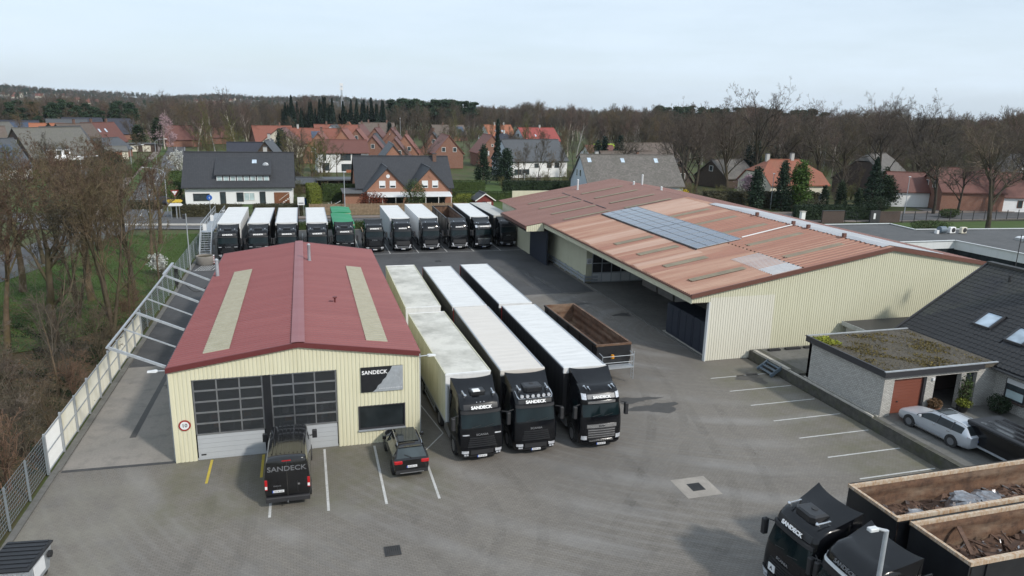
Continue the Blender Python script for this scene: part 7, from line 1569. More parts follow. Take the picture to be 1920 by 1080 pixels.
# bare trees near the western fence ---------------------------------------------------------------
BT = [split_tree('t', grow(11, 14.0, .42, 6, .85, .30, (9,7,6,5,4), cap=40000, rmin=.008), 'bark', 'twig', 1.3), split_tree('t', grow(23, 13.0, .30, 6, .80, .35, (9,7,6,5,4), cap=40000, rmin=.008), 'bark', 'twig_red', 1.3),
      split_tree('t', grow(37, 13.5, .34, 6, .80, .30, (8,7,6,5,4), cap=40000, multi=3, rmin=.008), 'bark', 'twig', 1.3), split_tree('t', grow(41, 12.0, .50, 6, 1.05, .22, (10,7,6,5,4), cap=40000, wig=.22, rmin=.008), 'bark', 'twig', 1.3),
      split_tree('t', grow(53, 9.0, .13, 5, .7, .3, (8,6,5,4,3), cap=5000), 'bark', 'twig_grey', 1.3)]
GW = 'bare trees beside the western fence'
for k, (v, x, y, rz, s, lb) in enumerate((
    (2,-14.7,58.9,0,1.0,'clump of three bare trunks rising just outside the white fence panels'),(3,-18.6,58.6,1.2,1.0,'thick trunked bare tree with wide limbs behind the clump'),(3,-24.5,64,4.0,1.05,'broad bare tree with crooked limbs at the left frame edge'),
    (1,-16.5,66,2.0,1.0,'reddish twigged bare tree above the wire fence'),(0,-19.5,72.5,.6,1.0,'bare tree standing on the lawn side of the wood'),(1,-15.6,71.5,3.3,.9,'slender reddish bare tree next to the mesh fence'),
    (0,-26.5,77,3.9,.95,'bare tree in front of the curving road'),(1,-22.5,84,1.1,.95,'bare tree overhanging the lawn by the road'),(2,-30.5,63,2.5,1.05,'many stemmed bare tree cut by the frame edge'),
    (0,-20.8,93,5.0,.85,'smaller bare tree near the junction lawn'),(1,-34,72,4.4,1.0,'reddish bare tree beyond the west road bend'),(4,-14.4,76,.4,1.05,'thin young bare tree close to the mesh fence'),(4,-17.4,80,2.4,1.1,'thin pale bare tree on the lawn'),
    (4,-14.6,64.5,4.0,1.0,'slim bare sapling behind the canopy rail'),(4,-15.4,48,1.0,.85,'slim bare sapling in the scrub beside the white panels'),(4,-16.8,52.5,5.0,.95,'leaning bare sapling left of the white panels'),(0,-36,100,1.9,.9,'bare tree on the far side of the west road'),(1,-43,112,.3,.95,'reddish bare tree west of the junction'),(0,-40,88,3.1,.95,'bare tree at the bend of the west road'),(2,-19.0,66.5,1.7,.95,'dense many stemmed bare tree in the middle of the wood strip'),(1,-21.5,58,5.2,1.0,'reddish bare tree behind the thick trunked one'),(2,-27.0,70,3.5,.95,'many stemmed bare tree in front of the road bend'),(0,-23.2,55,2.2,.92,'bare tree rising from the scrub at the frame edge'),(1,-28.5,90,2.9,.95,'bare tree between the lawn and the west road'),(3,-31.5,79,.9,.9,'crooked limbed bare tree at the road side'),(1,-17.2,88.5,.2,.88,'reddish bare tree between the steel stair and the road'),(0,-18.4,101,2.7,.82,'bare tree on the lawn corner nearest the junction'),(2,-24.5,97,4.6,.85,'many stemmed bare tree on the lawn near the junction'),(1,-30.5,110,1.6,.85,'reddish bare tree beside the direction signs'))):
    tree_thing('bare_tree', lb, 'tree', BT[v], (x,y,-.05), rz, s*.90, GW)
# scrub and ivy under them
SH = [split_tree('s', grow(61+k, 3.6, .06, 5, .95, .1, (7,6,5,4,3), cap=2600, multi=6, up=.06), 'bark', ['twig','twig_grey','twig_red'][k], 1.5, .03) for k in range(3)]
rs = random.Random(5); words = ['tangled','arching','dense','spreading','thorny','low','straggly','upright','twiggy','matted','leaning','thin','rounded','wiry','dry','brown','ragged','loose','dark','pale','tall','young','old','broken','open','ragged grey','flattened','forked']
spots = [(-14.2,30.5),(-15.6,33),(-14.3,36),(-16.6,37),(-14.6,39.6),(-17.0,41.5),(-14.5,43.2),(-16.4,45.2),(-14.2,46.8),(-18.6,44.5),(-15.6,50.5),(-18.5,49),(-20.8,46.5),(-20.5,51.5),(-22.8,50),(-19.0,38.5),(-21.5,41),(-24,45.5),(-14.3,54),(-16.8,55.8),(-14.1,62),(-15.0,68),(-14.2,72.8),(-17.0,26.5),(-14.4,27),(-26,52),(-19,34),(-22,36.5)]
for k, (x, y) in enumerate(spots):
    tree_thing('bare_shrub', words[k]+' leafless shrub in the scrub outside the western fence', 'shrub', SH[k % 3], (x,y,-.05), rs.uniform(0,6), rs.uniform(.75,1.25), 'leafless shrubs in the scrub')
g = np.random.default_rng(3); P = []
for k in range(190):
    x, y = -13.6-g.random()*11, 22+g.random()*42; P.append(np.array([x,y,.0])+np.abs(blob_points(g, 60, .9, .9, .55+.5*g.random(), .3)))
V, Q = leaves(g, np.concatenate(P), .075); tag(obj('undergrowth', np_mesh('undergrowth', V, Q, ['leaf_ivy'])), 'dark ivy and bramble undergrowth in the strip of wood', 'undergrowth', kind='stuff')
n = 26000; x = -13.3-g.random(n)*14; y = 20+g.random(n)*52; P = np.stack([x,y,np.full(n,.0)+g.random(n)*.06], 1); V, Q = leaves(g, P, .06, flat=.8); tag(obj('leaf_litter', np_mesh('leaf_litter', V, Q, ['leaf_dry'])), 'dry brown leaf litter under the bare trees', 'leaf litter', kind='stuff')
n = 60000; x = -13.2-g.random(n)*17; y = 62+g.random(n)*46; z = np.full(n,-.03); P0 = np.stack([x,y,z],1); P1 = P0+np.stack([g.normal(0,.03,n),g.normal(0,.03,n),.05+g.random(n)*.07],1); V, Q = prisms(P0, P1, np.full(n,.016), np.full(n,.004), 3); tag(obj('grass', np_mesh('grass', V, Q, ['grass_blade'])), 'short green grass on the lawn behind the mesh fence', 'grass', kind='stuff')
# moss cushions and stones on the garage roof
n = 5200; x = 32.7+g.random(n)*7.6; y = 32.3+g.random(n)*6.5; dens = np.sin(x*1.3+1)*np.sin(y*1.1)+.5*np.sin(x*3.1+y*2.2); keep = dens+g.normal(0,.35,n) > .25; P = np.stack([x,y,np.full(n,3.57)],1)[keep]; V, Q = leaves(g, P, .06, 3, .5, .05); tag(obj('moss', np_mesh('moss', V, Q, ['moss_clump']), dw), kind='stuff')
P = np.stack([32.65+g.random(500)*.9*1.1, 37.2+g.random(500)*1.6, np.full(500,3.58)],1); V, Q = leaves(g, P, .07, 3, .5, .06); tag(obj('bright_moss', np_mesh('bright_moss', V, Q, ['moss_bright']), dw), kind='stuff')
n = 9000; P = np.stack([32.7+g.random(n)*8.0, 32.2+g.random(n)*6.8, np.full(n,3.57)],1); V, Q = leaves(g, P, .03, 1, .4); tag(obj('gravel', np_mesh('gravel', V, Q, ['concrete_dark']), dw), kind='stuff')
# big oaks and roadside trees on the right
OL = dict(lr=(.80,.60,.52,.5,.5), cap=40000)
OK = [split_tree('o', grow(71, 20, .55, 6, .82, .28, (9,7,6,5,4), wig=.18, **OL), 'bark_dark', 'twig_far', 2.5, .06), split_tree('o', grow(83, 17, .55, 6, .98, .22, (10,7,6,5,4), wig=.2, **OL), 'bark_dark', 'twig_far', 2.5, .06), split_tree('o', grow(97, 15.5, .45, 6, 1.05, .18, (11,8,6,5,4), wig=.2, **OL), 'bark_dark', 'twig_grey', 2.3, .06)]
for v, x, y, rz, s, lb in ((1,84.5,150,0,.92,'left oak of the tall bare group behind the hall roof'),(0,89.5,153,1.5,.80,'second oak of the tall bare group behind the hall roof'),(0,97,151,2.8,.86,'third oak of the tall bare group with forked stem'),(0,105,150,4.1,.98,'tallest bare oak reaching above the skyline'),
    (1,128.5,137,.7,.95,'gnarled leafless oak in front of the grey barn'),(0,136,133,3.0,.9,'bare tree between the grey barn and the brick barn'),(2,111,93.5,.2,1.0,'wide bare tree on the lawn before the white cottage'),(2,124.5,112,2.2,.62,'small bare tree near the gate wall'),(1,150,114,2.0,.9,'bare tree in front of the half timbered house'),(2,160,150,1.0,1.05,'bare tree behind the half timbered house'),(2,116,158,3.7,.95,'bare tree behind the evergreen garden'),(0,146,160,5.1,.95,'tall bare tree behind the barns'),(2,76,166,4.4,.7,'bushy bare tree right of the weathered tile roof'),(2,133,112,5.5,.72,'bare tree before the brick barn gable'),(1,142,113,.4,.8,'bare tree before the white cottage wall'),(2,120,140,1.9,.85,'bare tree left of the grey barn'),(2,112,172,.3,.95,'bare tree behind the dark conifers'),(1,92,168,3.3,.8,'broad bare tree behind the oak group'),(2,101,158,5.9,.8,'bushy bare tree under the tallest oak'),(2,118.5,112,1.2,.8,'bare tree left of the brick barn gable'),(2,138,107,4.0,.78,'bare tree hiding the white cottage front'),(0,122,151,2.0,.85,'slim bare tree between oak group and grey barn'),(1,80,141,1.0,.8,'bare tree at the right end of the weathered tile roof')):
    tree_thing('bare_oak', lb, 'tree', OK[v], (x,y,-.05), rz, s, 'tall bare trees on the eastern side')
# garden trees of the village
VT = [split_tree('v', grow(101, 9.5, .2, 5, .95, .15, (9,8,6,5,4), cap=6500, multi=2), 'bark', 'twig_green', 2.0, .05), split_tree('v', grow(107, 8.5, .18, 5, .9, .2, (9,7,6,5,4), cap=6000), 'bark', 'twig', 1.9, .05), split_tree('v', grow(113, 17, .3, 5, .6, .3, (12,8,6,5,4), cap=6500), 'birch', 'twig_birch', 1.9, .06), split_tree('v', grow(127, 14, .3, 5, .85, .25, (10,8,6,5,4), cap=6500), 'bark', 'twig_green', 2.2, .05)]
for v, x, y, rz, s, lb in ((0,1.2,163,0,1.05,'olive twigged shrub tree behind the right end of the white house'),(0,4.0,172,2,1.1,'olive bare tree beside the balcony house'),(0,-1.5,180,4,1.1,'bushy bare tree above the white house ridge'),(1,8.2,192,1,.85,'small bare fruit tree before the balcony house'),(0,-22,196,3,.95,'olive bare tree left of the dark roofed house'),(0,-17,205,5,1.15,'wide olive bare tree behind the white house'),(3,-27,230,1,1.0,'pale green budding tree beyond the street'),(3,-20,238,2.2,.95,'budding tree next to the pale green one'),(0,-31,178,2.6,.62,'white budding bush at the street corner hedge'),
    (1,53,178,0,.8,'knobbly bare tree before the wide grey roofed house'),(1,62,181,2,.75,'bare garden tree in front of the white upper storey'),(0,72,180,1,1.0,'green tinged bare tree right of the grey roofed house'),(3,72,236,4,.95,'bare tree behind the wide grey roof'),(3,52,256,.5,.95,'bare tree between the brick gables'),(0,64,262,2,1.1,'bushy bare tree right of the brick gable'),
    (2,-21,262,0,1.05,'tall white stemmed birch above the white house'),(2,-29,270,1,.9,'white birch left of the tall one'),(2,-50,300,2,1.0,'white birch beyond the street lamps'),(2,-36,280,3,.85,'slender birch by the side street'),(2,101,272,1.4,.95,'white birch behind the brown roofs'),(2,106,275,2.9,.9,'second white birch behind the brown roofs'),(2,176,216,0,1.1,'birch with bright stem behind the orange roof'),(2,190,210,1.3,1.0,'thin birch right of the bright stemmed one'),(2,164,222,2.5,1.0,'birch left of the bright stemmed one'),(2,222,196,.8,.95,'birch at the edge of the eastern wood'),
    (1,-49,190,2,1.0,'bare garden tree beside the grey hut'),(1,-54,176,4,.95,'bare garden tree in front of the slate roof'),(0,-58,168,1,.9,'bushy bare tree near the left road'),(1,-44,150,5,.9,'bare roadside tree before the hut'),(0,-40,140,0,.8,'roadside bush tree by the junction'),(1,-33,150,3,.85,'bare tree on the street corner lawn'),(1,-46,232,1,.9,'bare garden tree near the cream garage'),(0,-70,200,4,.8,'bush tree in front of the large grey roof')):
    tree_thing('birch_tree' if v == 2 else 'garden_tree', lb, 'tree', VT[v], (x,y,-.05), rz, s, 'garden trees of the village')
def blossom(label, loc, h, leaf, seed, sc=1.0):
    S_ = grow(seed, h, .16, 5, .95, .15, (9,7,5,4,3), cap=2600, multi=2); a, b = split_tree('m', S_, 'bark', 'twig', 1.5, .05); t = tree_thing('blossom_tree', label, 'tree', (a,b), loc, 0, sc)
    g = np.random.default_rng(seed); E = S_[S_[:,8] >= 3][:,3:6]; E = E[g.random(len(E)) < .75]; V, Q = leaves(g, E, .13, 2, 0, .16); obj('blossom', np_mesh('blossom', V, Q, [leaf]), t)
blossom('pale pink blossoming tree beyond the street lamps', (-49,283,0), 11, 'blossom_pink', 5); blossom('pink blossom at the side of the larger pink tree', (-43.5,280,0), 7, 'blossom_pink', 8); blossom('pink magnolia beside the hall roof', (86.5,127,0), 5.6, 'blossom_pink', 9, 1.05); blossom('white blossoming shrub on the lawn by the mesh fence', (-15.4,82,0), 2.6, 'blossom_white', 12, .8); blossom('greyish white blossoming bush by the side street', (-27.5,182,0), 6.5, 'blossom_white', 14)
# evergreens
def evergreen(label, loc, kind, r, h, leaf, seed, n=3200, size=.17, cat='conifer', **kw):
    me = cone_mesh(seed, r, h, leaf, n, size, **kw); return tree_thing({'c':'cypress','s':'spruce','t':'thuja'}[kind], label, cat, me, loc)
evergreen('bright yellow green thuja before the orange roof', (92.6,119.2,0), 't', 2.9, 9.6, 'leaf_thuja', 2, 6500, .2, power=.6)
evergreen('dark cypress left of the bright thuja', (89.4,120.0,0), 'c', 2.0, 9.4, 'needle_dark', 3, 4500, .2, power=.7)
evergreen('dark conifer at the left end of the evergreen garden', (84.0,120.6,0), 'c', 2.0, 8.2, 'needle_dark', 4, 4200, .2, power=.7)
evergreen('slim dark column thuja right of the bright one', (97.2,117.5,0), 't', .95, 5.0, 'leaf_yew', 5, 2200, .15, power=.35)
evergreen('second slim dark column thuja before the cream wall', (101.2,117.6,0), 't', 1.15, 6.0, 'leaf_yew', 6, 2600, .15, power=.35)
evergreen('third slim dark column thuja by the roof corner', (104.4,116.5,0), 't', 1.0, 4.6, 'leaf_yew', 7, 2200, .15, power=.35)
evergreen('tall loose spruce right of the orange roof', (109.4,118.4,0), 's', 2.6, 10.5, 'needle_dark', 8, 5200, .2, power=.8, layers=9)
evergreen('dark yew mass before the grey barn', (115.0,121,0), 'c', 2.8, 6.5, 'leaf_yew', 9, 4800, .2, power=.5); evergreen('dark cypress under the gnarled oak', (121,128,0), 'c', 1.6, 7.6, 'leaf_yew', 10, 3200, .18, power=.5)
evergreen('slim dark cypress left of the tall spruce in the village', (41.6,170,0), 'c', 2.0, 9.5, 'needle_dark', 11, 3600, .22, power=.6); evergreen('broad dark cypress before the white shutter gable', (47.3,169,0), 'c', 2.6, 8.6, 'needle_dark', 12, 4200, .22, power=.55); evergreen('tall thin spruce between the brick gables', (48.0,181,0), 's', 1.9, 13.5, 'needle_spruce', 13, 3400, .24, layers=11)
evergreen('dark spruce in front of the cream gable', (-7.0,255,0), 's', 2.9, 9.6, 'needle_spruce', 14, 3200, .3); evergreen('small fir before the long orange roof', (-90,308,0), 's', 2.4, 8.5, 'needle_spruce', 15, 2600, .3); evergreen('thin spire conifer next to the bright red roof', (85.5,322,0), 's', 2.0, 13, 'needle_spruce', 16, 2600, .34)
for k, (x, y, h) in enumerate(((82,196,9.5),(85,198,10.5),(88.5,197,9.8),(90.5,199,10.8))): evergreen(['leftmost','second','third','rightmost'][k]+' dark conifer of the group beside the brown roofs', (x,y,0), 's', 2.1, h, 'needle_spruce', 20+k, 2600, .26)
for k, (x, y, h) in enumerate(((112,166,10),(116,168,11),(121,167,10),(126,169,9.5))): evergreen(['leftmost','second','third','rightmost'][k]+' dark conifer behind the orange hipped roof', (x,y,0), 's', 2.4, h, 'needle_spruce', 30+k, 2600, .26)
evergreen('dark round conifer beyond the left row of houses', (-61,312,0), 'c', 3.2, 8.5, 'leaf_yew', 41, 2600, .3, power=.5); evergreen('dark tall conifer near the pink blossom', (-55,318,0), 'c', 3.4, 11, 'leaf_yew', 42, 3000, .32, power=.5); evergreen('dark conifer behind the receding brick row', (40,352,0), 's', 2.6, 10, 'needle_spruce', 43, 2200, .34); evergreen('dark conifer on the street corner lawn', (-47.5,204,0), 'c', 4.2, 5.5, 'leaf_yew', 44, 3600, .26, power=.4)
def bush(label, loc, rx, ry, h, leaf, seed, n=2400, size=.10, cat='bush'): return tree_thing('bush', label, cat, bush_mesh(seed, rx, ry, h, leaf, n, size), loc)
bush('round green bush right of the double house', (28.3,130,0), 2.3, 2.2, 2.9, 'leaf_hedge_lime', 1); bush('red brown shrub by the double house annex', (11.2,127.5,0), 2.5, 2.0, 3.4, 'leaf_red', 2, 2800); bush('tall leafy bush between the two brick gables', (18.9,127.0,0), 2.0, 1.9, 5.6, 'leaf_bush', 3, 3600)
bush('yellow forsythia behind the hall ridge', (75.5,134,0), 1.6, 1.4, 2.8, 'forsythia', 4, 1500); bush('clipped round box bush by the white brick wall', (40.35,30.9,.7), .62, .62, 1.25, 'leaf_yew', 5, 2200, .05); bush('brown green shrub before the evergreen garden', (91,112.5,0), 2.6, 2.2, 3.2, 'leaf_hedge_brown', 6); bush('dark shrub at the foot of the tall spruce', (108,115,0), 2.4, 2.2, 3.0, 'leaf_yew', 7); bush('green shrub on the corner of the far lawn', (-43,222,0), 2.2, 2.2, 2.2, 'leaf_bush', 8); bush('yellow shrub beside the left roadside hedge', (-47,184,0), 2.0, 2.0, 2.6, 'leaf_hedge_lime', 9); bush('green weeping shrub near the hut', (-41.5,178,0), 3.0, 2.6, 4.0, 'leaf_bush', 10); bush('dark shrub in front of the slate roofed house', (-54.5,184,0), 2.4, 2.2, 2.6, 'leaf_yew', 11); bush('evergreen shrub by the brick gable with four windows', (35.5,214,0), 2.8, 2.4, 4.2, 'leaf_bush', 12, 2400, .16)
bush('low shrub along the far brick wall', (117,107,0), 2.2, 1.4, 1.8, 'leaf_bush', 13); bush('low green ground shrub on the lawn behind the flat office', (101,96,0), 4.0, 1.8, 1.6, 'leaf_bush', 14)
def hedge(label, x0, y0, x1, y1, w, h, leaf, seed, dens=62, size=.10, z=0):
    t = thing('hedge', label, 'hedge', ((x0+x1)/2,(y0+y1)/2,z), math.atan2(y1-y0, x1-x0)); L = math.hypot(x1-x0, y1-y0); g = np.random.default_rng(seed); n = int((L*w+2*L*h+2*w*h)*dens); A = np.array([L*w,L*h,L*h,w*h,w*h]); f = g.choice(5, n, p=A/A.sum()); u = g.random(n)-.5; v = g.random(n)
    P = np.zeros((n,3)); P[:,0] = np.where(f < 3, u*L, np.where(f == 3, -L/2, L/2)); P[:,1] = np.where(f == 0, (v-.5)*w, np.where(f == 1, -w/2, np.where(f == 2, w/2, u*w))); P[:,2] = np.where(f == 0, h, v*h); P += g.normal(0,.07,(n,3)); V, Q = leaves(g, P, size); obj('foliage', np_mesh('foliage', V, Q, [leaf]), t)
    m = MB(); m.box(-L/2+.12,L/2-.12,-w/2+.14,w/2-.14,0,h-.14); m.build('branches', leaf, t); return t
hedge('brown green hedge in front of the long white house, road side', -20.5,124.6,-10.0,124.3,1.2,1.9,'leaf_hedge_brown',1); hedge('brown green hedge in front of the white house garage', -8.2,124.3,-.6,124.1,1.2,1.9,'leaf_hedge_brown',2)
hedge('low dark hedge behind the rear truck row', -11.5,109.6,24,109.4,.9,1.1,'leaf_hedge',3,50); hedge('yellow green column hedge beside the white house', 1.8,130,1.2,141,2.0,3.6,'leaf_hedge_lime',4); hedge('tall clipped green hedge behind the small lawn', 3.2,142.5,11.5,142.0,1.4,3.2,'leaf_hedge',5); hedge('tall clipped green hedge right of the double house', 27.5,146,36,145.6,1.8,3.4,'leaf_hedge',6); hedge('lower clipped hedge behind the playhouse', 28.5,139.5,40,138.8,1.2,1.9,'leaf_hedge',7); hedge('side run of the tall clipped hedge', 27.0,146.5,29.5,158,1.6,3.4,'leaf_hedge',8)
hedge('dark hedge before the wide grey roofed house', 42,153,63,151,1.4,2.6,'leaf_yew',9,36,.15); hedge('tall green hedge at the side street corner', -23.5,141,-27.2,176,3.0,2.8,'leaf_hedge',10,40,.15); hedge('low green hedge before the left street lawn', -40,190,-45.5,232,1.2,1.4,'leaf_hedge',11,30,.15); hedge('yellow green hedge in front of the large grey roof', -62,194,-52,197,1.2,1.6,'leaf_hedge_lime',12,30,.15); hedge('low hedge left of the white house', -23.6,134,-29,134.6,1.2,1.4,'leaf_hedge_brown',13); hedge('dark hedge behind the hall roof by the oaks', 76,126,100,123.5,2.4,3.0,'leaf_hedge_brown',14,26,.18); hedge('green hedge before the brick barn garden', 84,108.8,100,106.8,1.4,2.6,'leaf_yew',15,36,.15)
# potted plants by the porch
for x, y, lf, hh, lb in ((36.3,31.9,'leaf_dry',.7,'terracotta pot with dry grass beside the garage pier'),(38.3,31.7,'leaf_hedge_lime',.55,'wide dark bowl with yellow green plants before the porch'),(38.6,31.95,'leaf_bush',1.9,'tall potted shrub standing by the porch pillar')):
    t = thing('plant_pot', lb, 'plant pot', (x,y,.70)); m = MB(); m.lathe([(0,.20),(.05,.24),(.34,.34),(.38,.36),(.38,.30)], 16, 'z'); m.build('pot', 'terracotta' if lf == 'leaf_dry' else 'dark_plastic', t, smooth='angle'); a, b = bush_mesh(int(x*7), .42, .42, hh, lf, 700, .06); obj('foliage', a, t, (0,0,.32)); obj('stem', b, t, (0,0,.2))
# ------------------------------------------------------------------ woods: one mass each, instanced from a few trees
PC = bpy.data.collections.new('wood_trees')
def proto_col(name, meshes):
    c = bpy.data.collections.new(name)
    for m in meshes: o = bpy.data.objects.new(name, m); c.objects.link(o)
    return c
bare_far = [tree_mesh('bare_far', grow(201+k, 20, .30, 5, [.65,.8,.7,.6][k], .28, (12,8,6,5,4), cap=8000), 0, ['bark','bark','bark_dark','birch'][k], ['twig_far','twig','twig_grey','twig_birch'][k], 3.4 if k < 3 else 2.8) for k in (0,1,2,0,1,2,3)]
def joined(a, b):
    na = len(a.vertices); V = []; Qs = []; M = []
    for i, me in enumerate((a, b)):
        v = np.empty(len(me.vertices)*3, np.float32); me.vertices.foreach_get('co', v); q = np.empty(len(me.loops), np.int32); me.loops.foreach_get('vertex_index', q); V.append(v.reshape(-1,3)); Qs.append(q.reshape(-1,4)+(na if i else 0)); M.append(np.full(len(q)//4, i))
    return np_mesh('joined', np.concatenate(V), np.concatenate(Qs), [a.materials[0], b.materials[0]], np.concatenate(M))
pines = [joined(*pine_mesh(301+k, 20, n=1700, size=.42)) for k in range(2)]; spruces = [joined(*cone_mesh(311+k, 3.0, 21, 'needle_spruce', 2400, .5, layers=14)) for k in range(2)]
def wood(name, label, pts, scales, protos, seed):
    me = bpy.data.meshes.new(name); me.from_pydata([tuple(p) for p in pts], [], []); a = me.attributes.new('tree_scale', 'FLOAT', 'POINT'); a.data.foreach_set('value', np.asarray(scales, np.float32))
    o = obj(name, me); tag(o, label, 'wood', kind='stuff'); ng = bpy.data.node_groups.new(name, 'GeometryNodeTree'); ng.interface.new_socket('Geometry', in_out='INPUT', socket_type='NodeSocketGeometry'); ng.interface.new_socket('Geometry', in_out='OUTPUT', socket_type='NodeSocketGeometry')
    N = ng.nodes; gi = N.new('NodeGroupInput'); go = N.new('NodeGroupOutput'); ci = N.new('GeometryNodeCollectionInfo'); ci.inputs['Collection'].default_value = proto_col(name+'_trees', protos); ci.inputs['Separate Children'].default_value = True; ci.inputs['Reset Children'].default_value = True
    iop = N.new('GeometryNodeInstanceOnPoints'); iop.inputs['Pick Instance'].default_value = True; rv = N.new('FunctionNodeRandomValue'); rv.data_type = 'INT'; rv.inputs['Min'].default_value if False else None
    for s_ in rv.inputs:
        if s_.type == 'INT' and s_.name == 'Min': s_.default_value = 0
        if s_.type == 'INT' and s_.name == 'Max': s_.default_value = len(protos)-1
        if s_.name == 'Seed': s_.default_value = seed
    rr = N.new('FunctionNodeRandomValue'); rr.data_type = 'FLOAT_VECTOR'; rr.inputs[0].default_value = (-.04,-.04,0); rr.inputs[1].default_value = (.04,.04,6.28)
    na = N.new('GeometryNodeInputNamedAttribute'); na.data_type = 'FLOAT'; na.inputs['Name'].default_value = 'tree_scale'; l = ng.links.new
    l(gi.outputs[0], iop.inputs['Points']); l(ci.outputs[0], iop.inputs['Instance']); l([x for x in rv.outputs if x.type == 'INT'][0], iop.inputs['Instance Index']); l(rr.outputs[0], iop.inputs['Rotation']); l(na.outputs[0], iop.inputs['Scale']); l(iop.outputs[0], go.inputs[0])
    md = o.modifiers.new('trees', 'NODES'); md.node_group = ng; return o
g = np.random.default_rng(77)
def polar(n, a0, a1, d0, d1):
    a = np.radians(a0+g.random(n)*(a1-a0)); d = np.sqrt(d0**2+g.random(n)*(d1**2-d0**2)); return np.stack([d*np.sin(a), d*np.cos(a), np.full(n,-.1)], 1)
def clear(P, boxes):
    k = np.ones(len(P), bool)
    for x0, x1, y0, y1 in boxes: k &= ~((P[:,0] > x0) & (P[:,0] < x1) & (P[:,1] > y0) & (P[:,1] < y1))
    return P[k]
VILL = [(-130,45,100,392),(20,125,100,425),(55,175,100,185),(88,125,180,262)]
P = np.concatenate([polar(760, -22, 4, 395, 640), polar(640, 4, 22, 430, 680), polar(420, 22, 36, 255, 490), polar(420, 36, 56, 230, 490), polar(300, -22, 56, 640, 1000), polar(40, 36, 54, 200, 260)]); P = clear(P, VILL)
def tsc(P):
    az = np.degrees(np.arctan2(P[:,0], P[:,1])); d = np.hypot(P[:,0], P[:,1]); k = np.interp(az, [-22,-8,0,10,20,30,40,56], [.58,.62,.66,.70,.70,.70,.78,.82]); k = k*(1+.10*np.sin(az*.75+1)+.07*np.sin(az*1.9)+.05*np.sin(az*4.3)); return k*(.72+g.random(len(P))*.46)*np.interp(d, [200,300,450,900], [.72,.86,1.0,1.05])
wood('deciduous_wood', 'brown leafless wood along the whole skyline', P, tsc(P), bare_far, 1)
P = polar(46, -9, -3.5, 300, 395); P = clear(P, [(-60,-52,0,900),(-13,20,0,330)]); wood('copse', 'leafless copse behind the side street', P, .5+g.random(len(P))*.25, bare_far, 2)
P = polar(58, -19, -11, 385, 450); wood('pine_wood', 'dark pine wood behind the left row of houses', P, .46+g.random(len(P))*.40, pines, 3)
P = polar(95, -1.3, 6.2, 385, 430); wood('spruce_wood', 'dense dark spruce stand in the middle of the skyline', P, .56+g.random(len(P))**1.5*.5, spruces, 4)
P = np.concatenate([polar(60, 6.5, 13, 470, 520), polar(90, 27, 39, 475, 560)]); wood('pine_ridge', 'pine tops standing above the leafless wood', P, .92+g.random(len(P))*.22, pines, 5)
P = polar(2600, -24, 58, 1000, 1900); P[:,2] = [hill_h(x, y)-.5 for x, y in P[:,:2]]; wood('far_wood', 'far bluish woodland on the rising ground', P, .5+g.random(len(P))*.35, bare_far+pines, 6)
P = polar(3600, -24, 10, 1900, 2700); P[:,2] = [hill_h(x, y)-.5 for x, y in P[:,:2]]; wood('hill_wood', 'woodland on the distant hill crest', P, .5+g.random(len(P))*.4, bare_far[:2]+pines, 7)
# brushwood at the foot of the wood
SF = [tree_mesh('shrub_far', grow(401+k, 4.5, .06, 4, .95, .1, (8,7,6,4), cap=1500, multi=7, up=.05), 0, 'bark', ['twig_far','twig_green'][k], 3.0) for k in range(2)]
P = np.concatenate([polar(420, -20, 20, 388, 440), polar(480, 22, 56, 190, 330), polar(160, -20, -8, 330, 390)]); P = clear(P, [(-125,30,100,372),(85,128,100,250),(60,175,100,176)]); wood('brushwood', 'olive brown brushwood at the foot of the woods', P, .7+g.random(len(P))*.6, SF, 8)
P = np.concatenate([np.stack([-24-g.random(60)*26, 128+g.random(60)*60, np.zeros(60)],1), np.stack([-52-g.random(60)*30, 140+g.random(60)*45, np.zeros(60)],1), np.stack([44+g.random(40)*28, 156+g.random(40)*22, np.zeros(40)],1), np.stack([-4+g.random(26)*9, 146+g.random(26)*34, np.zeros(26)],1), np.stack([78+g.random(70)*40, 126+g.random(70)*12, np.zeros(70)],1), np.stack([40+g.random(40)*30, 230+g.random(40)*60, np.zeros(40)],1), np.stack([-70+g.random(60)*24, 190+g.random(60)*16, np.zeros(60)],1)]); P = clear(P, [(-38,-22,126,185),(90,110,126,142)]); wood('garden_brush', 'leafless garden brushwood between the village plots', P, .35+g.random(len(P))*.4, SF, 9)

P = np.concatenate([np.stack([-45+g.random(70)*60, 170+g.random(70)*190, np.zeros(70)],1), np.stack([20+g.random(90)*100, 170+g.random(90)*240, np.zeros(90)],1), np.stack([-125+g.random(80)*85, 170+g.random(80)*215, np.zeros(80)],1), np.stack([112+g.random(60)*70, 130+g.random(60)*70, np.zeros(60)],1)])
k = np.ones(len(P), bool)
for hx, hy, hr in HS: k &= np.hypot(P[:,0]-hx, P[:,1]-hy) > hr+2.5
k &= ~((np.abs(P[:,0]-(-25.5-(P[:,1]-126)*.125)) < 9) & (P[:,0] < -15)); P = P[k]
wood('village_trees', 'small leafless trees and tall shrubs filling the gardens between the houses', P, .26+g.random(len(P))*.30, bare_far[:3]+[SF[1]]*2, 11)
